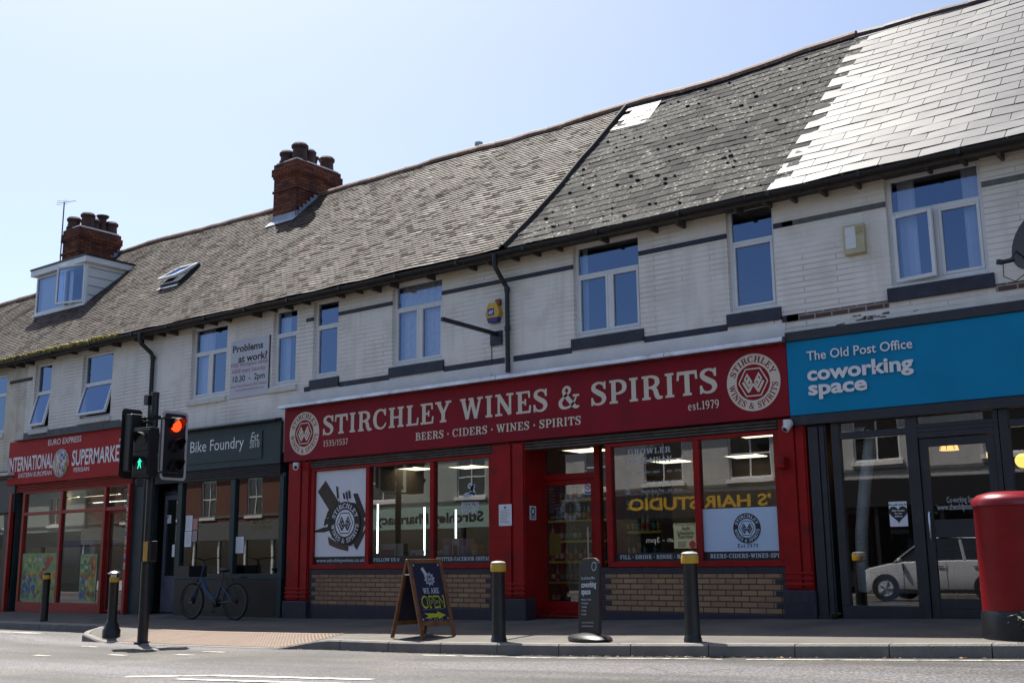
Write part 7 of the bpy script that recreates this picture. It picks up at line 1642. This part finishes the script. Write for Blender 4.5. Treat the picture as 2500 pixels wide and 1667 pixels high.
lampshade((2317,1088), 15.8, 1, 'lit amber glass pendant lamp with dark leading in the coworking space')
lampshade((2427,1110), 15.4, 0, 'lit yellow globe lamp half hidden by the coworking door post'); lampshade((2497,1124), 15.4, 0, 'lit yellow globe lamp at the right edge of the photo')
for x, y, lb in ((-3.9,16.4,'dark desk at the back of the coworking space'),(-1.2,15.6,'dark desk inside the right coworking window')):
    t_ = thing('desk', (x,y,zr(-3)+.07), lb, 'desk'); z0 = zr(-3)+.07; mb = MB(); mb.box(x-.8,x+.8,y-.35,y+.35,z0+.71,z0+.75); mb.build('top', M['shelf'], t_)
    for sx_ in (-.74,.74):
        for sy_ in (-.3,.3): mb = MB(); mb.box(x+sx_-.025,x+sx_+.025,y+sy_-.025,y+sy_+.025,z0,z0+.709); mb.build('leg', M['dark'], t_)
# supermarket interior
shelf_unit(-24.3, -22.75, 16.2, zr(-23)+.07, 5, .42, 'the grocery shelf behind the left supermarket window', False, .4); shelf_unit(-22.65, -21.1, 16.2, zr(-22)+.07, 5, .42, 'the grocery shelf behind the second supermarket window', False, .4); shelf_unit(-21.0, -20.3, 16.2, zr(-21)+.07, 5, .42, 'the grocery shelf behind the supermarket door', False, .4)
pk = []
for k, c__ in enumerate(((.5,.10,.07),(.55,.45,.35),(.12,.18,.45),(.45,.32,.06))):
    t_ = thing('packet', (0,0,0), 'x', 'packet', 'packets on the supermarket shelves'); mb = MB(); mb.box(-.06,.06,0,.10,0,.24-.03*k); mb.build('carton_body', mk('packet_print_%s' % ('red','cream','blue','amber')[k], c__, .5, .3, 16), t_, bevel=.006); mb = MB(); mb.box(-.045,.045,-.003,-.0005,.06,.13); mb.build('packet_label', M['vinyl'], t_); pk.append(t_)
first = [1]*4; rnd = random.Random(77)
for x0, x1 in ((-24.3,-22.75),(-22.65,-21.1),(-21.0,-20.3)):
    for k in range(5):
        x = x0+.12
        while x < x1-.1:
            if rnd.random() < .8:
                j = rnd.randrange(4); loc = (x, 16.23, (zr(-23) if x0 < -23 else zr(-22) if x0 < -21.5 else zr(-21))+.07+.06+.42*k+.001); lb = ('red','cream','blue','amber')[j]+' packet on '+('the lowest','the second','the middle','the fourth','the top')[k]+' shelf behind the '+('left supermarket window' if x0 < -23 else 'second supermarket window' if x0 < -21.5 else 'supermarket door')
                if first[j]: pk[j].location = loc; pk[j]['label'] = lb; first[j] = 0
                else: dup(pk[j], loc, 0, lb)
            x += .135
t_ = thing('chest_freezer', (-23.2,14.4,zr(-23)+.07), 'white chest freezer behind the left supermarket window', 'freezer'); z0 = zr(-23)+.07; mb = MB(); mb.box(-24.1,-22.5,14.2,14.9,z0,z0+1.35); mb.build('cabinet', M['upvc'], t_, bevel=.03); mb = MB(); mb.box(-24.1,-22.5,14.18,14.92,z0+1.352,z0+1.50); mb.build('lid', mk('lilac_freezer_lid', (.42,.40,.55), .4, .05), t_, bevel=.02)
# ------------------------------------------------------------------ the sunlit far side of the street (seen in the shop glass)
FYW = -8.0
M['redbrick'] = brick('red_brick', (.20,.068,.040), (.15,.052,.034), (.13,.11,.09), rough=.85, bump=.6, dirt=(.12,.06,.045))
M['whitebrick'] = brick('far_white_painted_brick', (.55,.54,.51), (.52,.51,.48), (.36,.35,.33), plain=.5, bump=.6, dirt=(.36,.34,.30))
M['palerender'] = mk('pale_green_grey_render', (.36,.39,.34), .8, .08, 2)
M['farslate'] = mk('far_slate_roof', (.06,.06,.065), .6, .2, 4)
M['farglass'] = glass('far_window_glass', .08, (.25,.28,.32))
M['mint'] = mk('mint_fascia', (.30,.42,.36), .5, .05, 2)
def far_building(x0, x1, wallm, label, zt, zfas, fasm, text=None, textm='white', wins=(), shop='dark', roofm='farslate'):
    r_ = thing('terraced_house', ((x0+x1)/2, FYW, opkz((x0+x1)/2)), label, 'building', 'buildings on the far side of the street')
    zg = opkz((x0+x1)/2); mb = MB(); i_ = .006; hs = [(x-w/2, x+w/2, zg+a, zg+b) for x, w, a, b in wins]
    xs_ = sorted({x0+i_, x1-i_} | {h[i] for h in hs for i in (0,1)}); zs_ = sorted({zg+zfas+.3, zg+zt} | {h[i] for h in hs for i in (2,3)})
    for i in range(len(xs_)-1):
        for j in range(len(zs_)-1):
            xm, zm = (xs_[i]+xs_[i+1])/2, (zs_[j]+zs_[j+1])/2
            if any(h[0] < xm < h[1] and h[2] < zm < h[3] for h in hs): continue
            mb.quad((xs_[i+1],FYW,zs_[j]),(xs_[i],FYW,zs_[j]),(xs_[i],FYW,zs_[j+1]),(xs_[i+1],FYW,zs_[j+1]))
    for a, b, c, d_ in hs:
        e = FYW-.12
        for q in (((a,FYW,c),(a,FYW,d_),(a,e,d_),(a,e,c)), ((b,FYW,d_),(b,FYW,c),(b,e,c),(b,e,d_)), ((a,FYW,d_),(b,FYW,d_),(b,e,d_),(a,e,d_)), ((b,FYW,c),(a,FYW,c),(a,e,c),(b,e,c))): mb.quad(*q)
    for X in (x0+i_, x1-i_): mb.quad((X,FYW,zg),(X,FYW-8,zg),(X,FYW-8,zg+zt),(X,FYW,zg+zt))
    mb.quad((x0,FYW-8,zg),(x1,FYW-8,zg),(x1,FYW-8,zg+zt),(x0,FYW-8,zg+zt)); mb.quad((x0,FYW-.8,zg),(x1,FYW-.8,zg),(x1,FYW-.8,zg+zt),(x0,FYW-.8,zg+zt)); mb.build('wall', M[wallm], r_)
    mb = MB(); mb.xprism([(FYW+.25,zg+zt-.02),(FYW+.25,zg+zt+.10),(FYW-4,zg+zt+3.3),(FYW-8.2,zg+zt+.1),(FYW-8.2,zg+zt-.02)], x0, x1); mb.build('roof', M[roofm], r_)
    for (a, b, c, d_) in hs:
        mb = MB(); y = FYW-.10
        mb.box(a,a+.06,y,y+.06,c,d_); mb.box(b-.06,b,y,y+.06,c,d_); mb.box(a+.06,b-.06,y,y+.06,d_-.06,d_); mb.box(a+.06,b-.06,y,y+.06,c,c+.07); mb.box(a+.06,b-.06,y+.003,y+.057,(c+d_)/2-.03,(c+d_)/2+.03); mb.box((a+b)/2-.025,(a+b)/2+.025,y+.004,y+.056,c+.07,(c+d_)/2-.031); mb.box((a+b)/2-.025,(a+b)/2+.025,y+.004,y+.056,(c+d_)/2+.031,d_-.061)
        w_ = mb.build('window', M['upvc'], r_); mb = MB(); mb.quad((b,y+.02,c),(a,y+.02,c),(a,y+.02,d_),(b,y+.02,d_)); mb.build('pane', M['farglass'], w_); mb = MB(); mb.box(a-.08,b+.08,FYW-.08,FYW+.09,c-.13,c-.002); mb.build('sill', M['render'], w_)
    mb = MB(); mb.box(x0+.02, x1-.02, FYW-.05, FYW+.14, zg+zfas-.55, zg+zfas+.32); mb.build('fascia', M[fasm], r_, bevel=.01)
    if text:
        mb = MB(); XF = Matrix.Translation(((x0+x1)/2 if 'HAIR' not in text[0][0] else -18.6, FYW+.145, 0)) @ Matrix.Rotation(math.pi, 4, 'Z')
        for s_, zz, h, w in text: sans(mb, s_, -w/2, zg+zz, 0, h=h, w=w, bold=.03)
        mb.build('fascia_lettering', M[textm], r_, xf=XF)
    if hs:
        mb = MB()
        for k, (a, b, c, d_) in enumerate(hs): mb.quad((b-.05,FYW-.2,c+(.5 if k % 2 else .02)*(d_-c)),(a+.05,FYW-.2,c+(.5 if k % 2 else .02)*(d_-c)),(a+.05,FYW-.2,d_),((a+.45) if k % 2 == 0 else (b-.05),FYW-.2,d_))
        mb.build('blind', M['blind'], r_)
    mb = MB(); xx = x0+.35; mb.tube([(xx,FYW+.28,zg+zt-.02),(xx,FYW+.26,zg+zt-.2),(xx,FYW+.08,zg+zt-.5),(xx,FYW+.07,zg+.1)], .045, 8); mb.build('downpipe', M['gutter'], r_, smooth=True)
    mb = MB(); mb.box(x0+.01, x1-.01, FYW-.02, FYW+.035, zg+3.55, zg+3.66); mb.box(x0+.01, x1-.01, FYW+.2, FYW+.33, zg+zt-.02, zg+zt+.09); mb.build('string_course', M['faded'], r_)
    mb = MB(); n = max(2, int((x1-x0)/1.9)); L = (x1-x0-.3)/n
    for k in range(n+1): x = x0+.15+L*k; mb.box(x-.06, x+.06, FYW-.06, FYW+.06, zg, zg+zfas-.552)
    mb.box(x0+.22, x1-.22, FYW-.055, FYW+.055, zg, zg+.5); mb.build('shop_frame', M[shop], r_)
    mb = MB(); mb.quad((x1-.15,FYW-.02,zg+.5),(x0+.15,FYW-.02,zg+.5),(x0+.15,FYW-.02,zg+zfas-.55),(x1-.15,FYW-.02,zg+zfas-.55)); mb.build('shop_pane', M['farglass'], r_)
    return r_
far_building(-14.5, 6, 'whitebrick', 'white painted brick building across the street, mirrored in the coworking window', 6.1, 3.0, 'dark', None, wins=[(-12.2,1.5,3.9,5.5),(-8.2,1.5,3.9,5.5),(-3.5,1.5,3.9,5.5)])
far_building(-25.5, -14.5, 'whitebrick', 'white painted brick hair studio across the street with gold letters on black', 6.1, 3.1, 'dark', [('\u2019S HAIR STUDIO', 2.86, .42, 5.6)], 'yellow', wins=[(-23.4,1.3,3.8,5.5),(-20,1.6,3.8,5.5),(-16.6,1.6,3.8,5.5)])
far_building(-37, -25.5, 'palerender', 'pale rendered pharmacy across the street with a mint fascia', 6.4, 3.1, 'mint', [('Stirchley Pharmacy', 2.8, .40, 6.0)], 'dark', wins=[(-34,1.5,3.8,5.4),(-29,1.5,3.8,5.4)])
far_building(-57, -37, 'redbrick', 'red brick terrace across the street with white sash windows, mirrored in the bike shop', 6.3, 3.0, 'faded', None, wins=[(-53,1.1,3.6,5.4),(-49.5,1.1,3.6,5.4),(-46,1.1,3.6,5.4),(-42.5,1.1,3.6,5.4),(-39,1.1,3.6,5.4)], shop='upvc')
far_building(-75, -57, 'palerender', 'grey rendered terrace far down the opposite side of the street', 6.0, 3.0, 'dark', None, wins=[(-70,1.3,3.7,5.3),(-65,1.3,3.7,5.3),(-60,1.3,3.7,5.3)])
q_ = thing('window_lettering', (-19, FYW, 1.5), 'white phone number and opening hours on the hair studio window across the street', 'window lettering'); mb = MB(); zg_ = opkz(-19)
sans(mb, '0121 459 3840', -1.1, zg_+2.15, 0, h=.22, w=2.2); sans(mb, 'Mon - Sat 9am - 6pm  Sun - 3pm', -2.2, zg_+1.7, 0, h=.2, w=4.4); mb.build('lettering', M['white'], q_, xf=Matrix.Translation((-18.6, FYW+.02, 0)) @ Matrix.Rotation(math.pi, 4, 'Z'))
# white estate car parked across the street -----------------------------------
cx0, cyc = -11.2, -3.6; L = 4.3; cz = zroad(-9, cyc)
car = thing('parked_car', (cx0+L/2, cyc, cz), 'white estate car parked across the street, mirrored in the coworking window', 'car')
M['carpaint'] = mk('silver_white_car_paint', (.50,.51,.53), .25, .02, 1, coat=.6); M['carrim'] = mk('car_rim_silver', (.42,.43,.45), .4, .05, 4); M['carglass'] = mk('dark_car_glass', (.012,.013,.014), .06, 0, spec=.6)
def ring(x, hw, z0, z1, rnd_=.12, tum=0.0):
    """cross-section of the body: half width hw at the waist, tum = lean-in at the top"""
    return [(x,-hw+.05,z0),(x,-hw,z0+.12),(x,-hw,z0+(z1-z0)*.6),(x,-hw+.03+tum,z1-.04),(x,-hw+.12+tum,z1),(x,hw-.12-tum,z1),(x,hw-.03-tum,z1-.04),(x,hw,z0+(z1-z0)*.6),(x,hw,z0+.12),(x,hw-.05,z0)]
secs = [(0,.62,.32,.62),(.05,.78,.22,.74),(.35,.86,.20,.86),(.9,.88,.20,.97),(1.35,.89,.20,1.02),(2.4,.89,.20,1.04),(3.4,.89,.20,1.06),(4.0,.87,.22,1.08),(4.22,.82,.26,1.02),(4.3,.72,.34,.88)]
mb = MB(); q = []
for x, hw, z0, z1 in secs: q += [(cx0+a, cyc+b, cz+c) for a, b, c in ring(x, hw, z0, z1)]
n = 10; mb.add(q, [(j*n+i, j*n+(i+1)%n, (j+1)*n+(i+1)%n, (j+1)*n+i) for j in range(len(secs)-1) for i in range(n)] + [tuple(range(n-1,-1,-1)), tuple(range((len(secs)-1)*n, len(secs)*n))]); mb.build('body', M['carpaint'], car, smooth=True)
def cab(secs_, m, nm, parent, off=0):
    mb = MB(); q = []
    for x, hb, ht, zb, zt in secs_: q += [(cx0+x, cyc-hb-off, cz+zb), (cx0+x, cyc-ht-off, cz+zt), (cx0+x, cyc+ht+off, cz+zt), (cx0+x, cyc+hb+off, cz+zb)]
    k = len(secs_); mb.add(q, [(j*4+i, j*4+(i+1)%4, (j+1)*4+(i+1)%4, (j+1)*4+i) for j in range(k-1) for i in range(4)] + [(3,2,1,0), (k*4-4,k*4-3,k*4-2,k*4-1)]); return mb.build(nm, m, parent, smooth=False, bevel=.03)
gh = cab([(.98,.80,.78,.98,1.0),(1.75,.80,.64,1.0,1.52),(2.3,.80,.66,1.0,1.60),(3.5,.80,.65,1.02,1.57),(4.08,.78,.62,1.04,1.40),(4.2,.77,.68,1.04,1.12)], M['carglass'], 'greenhouse', car)
cab([(1.72,.66,.62,1.53,1.56),(2.3,.68,.64,1.605,1.645),(3.5,.67,.63,1.575,1.615),(4.1,.64,.60,1.41,1.45)], M['carpaint'], 'roof_panel', car)
mb = MB()
for s_ in (-1, 1):
    for x in (1.95, 2.85, 3.75): mb.bar((cx0+x+.02, cyc+s_*.812, cz+1.04), (cx0+x-.08, cyc+s_*.685, cz+1.55), .07, .03)
    mb.bar((cx0+1.05, cyc+s_*.81, cz+1.0), (cx0+1.78, cyc+s_*.66, cz+1.55), .07, .04)
mb.build('window_pillars', M['carpaint'], car)
for x in (.82, 3.42):
    for s_ in (-1, 1):
        mb = MB(); mb.cyl((cx0+x, cyc+s_*.70, cz+.32), (cx0+x, cyc+s_*.900, cz+.32), .32, n=28); w_ = mb.build('wheel', M['tyre'], car); mb = MB(); mb.cyl((cx0+x, cyc+s_*.901, cz+.32), (cx0+x, cyc+s_*.908, cz+.32), .21, n=20)
        for k in range(5): a = 2*math.pi*k/5; mb.bar((cx0+x, cyc+s_*.912, cz+.32), (cx0+x+.2*math.cos(a), cyc+s_*.912, cz+.32+.2*math.sin(a)), .05, .015)
        mb.build('rim', M['carrim'], w_)
mb = MB()
for s_ in (-1, 1):
    for x in (1.32, 2.42, 3.32): mb.box(cx0+x, cx0+x+.012, cyc+s_*.893-.002, cyc+s_*.893+.002, cz+.30, cz+.98)
    mb.box(cx0+1.1, cx0+3.1, cyc+s_*.892-.006, cyc+s_*.892+.006, cz+.20, cz+.30)
    for x in (2.2, 3.1): mb.box(cx0+x, cx0+x+.16, cyc+s_*.90-.012, cyc+s_*.90+.012, cz+.86, cz+.885)
    for x in (.82, 3.42): mb.cyl((cx0+x, cyc+s_*.86, cz+.35), (cx0+x, cyc+s_*.8925, cz+.35), .36, n=28)
    mb.bar((cx0+2.2, cyc+s_*.60, cz+1.68), (cx0+3.9, cyc+s_*.60, cz+1.62), .03, .03)
mb.box(cx0-.012, cx0+.03, cyc-.62, cyc+.62, cz+.34, cz+.52)
mb.build('dark_trim', M['tlback'], car)
for s_ in (-1, 1):
    mb = MB(); mb.sphere((cx0+.12, cyc+s_*.60, cz+.66), .14, 12, sx=.8, sz=.6); mb.build('headlight', M['alloy'], car, smooth=True); mb = MB(); mb.sphere((cx0+4.22, cyc+s_*.68, cz+.88), .13, 12, sx=.5, sz=1.3); mb.build('tail_light', M['redink'], car, smooth=True)
    mb = MB(); mb.sphere((cx0+1.25, cyc+s_*.98, cz+1.05), .10, 10, sx=.7, sz=.7); mb.build('wing_mirror', M['carpaint'], car, smooth=True)
mb = MB(); mb.box(cx0-.02, cx0+.06, cyc-.26, cyc+.26, cz+.36, cz+.47); mb.build('number_plate', M['white'], car)
for i, x in enumerate((-7.6, -15.8)):
    bollard_plain((x, -5.35, opkz(x)), ('black bollard on the far pavement behind the white car', 'black bollard on the far pavement outside the hair studio')[i], 1.0, .075, True)
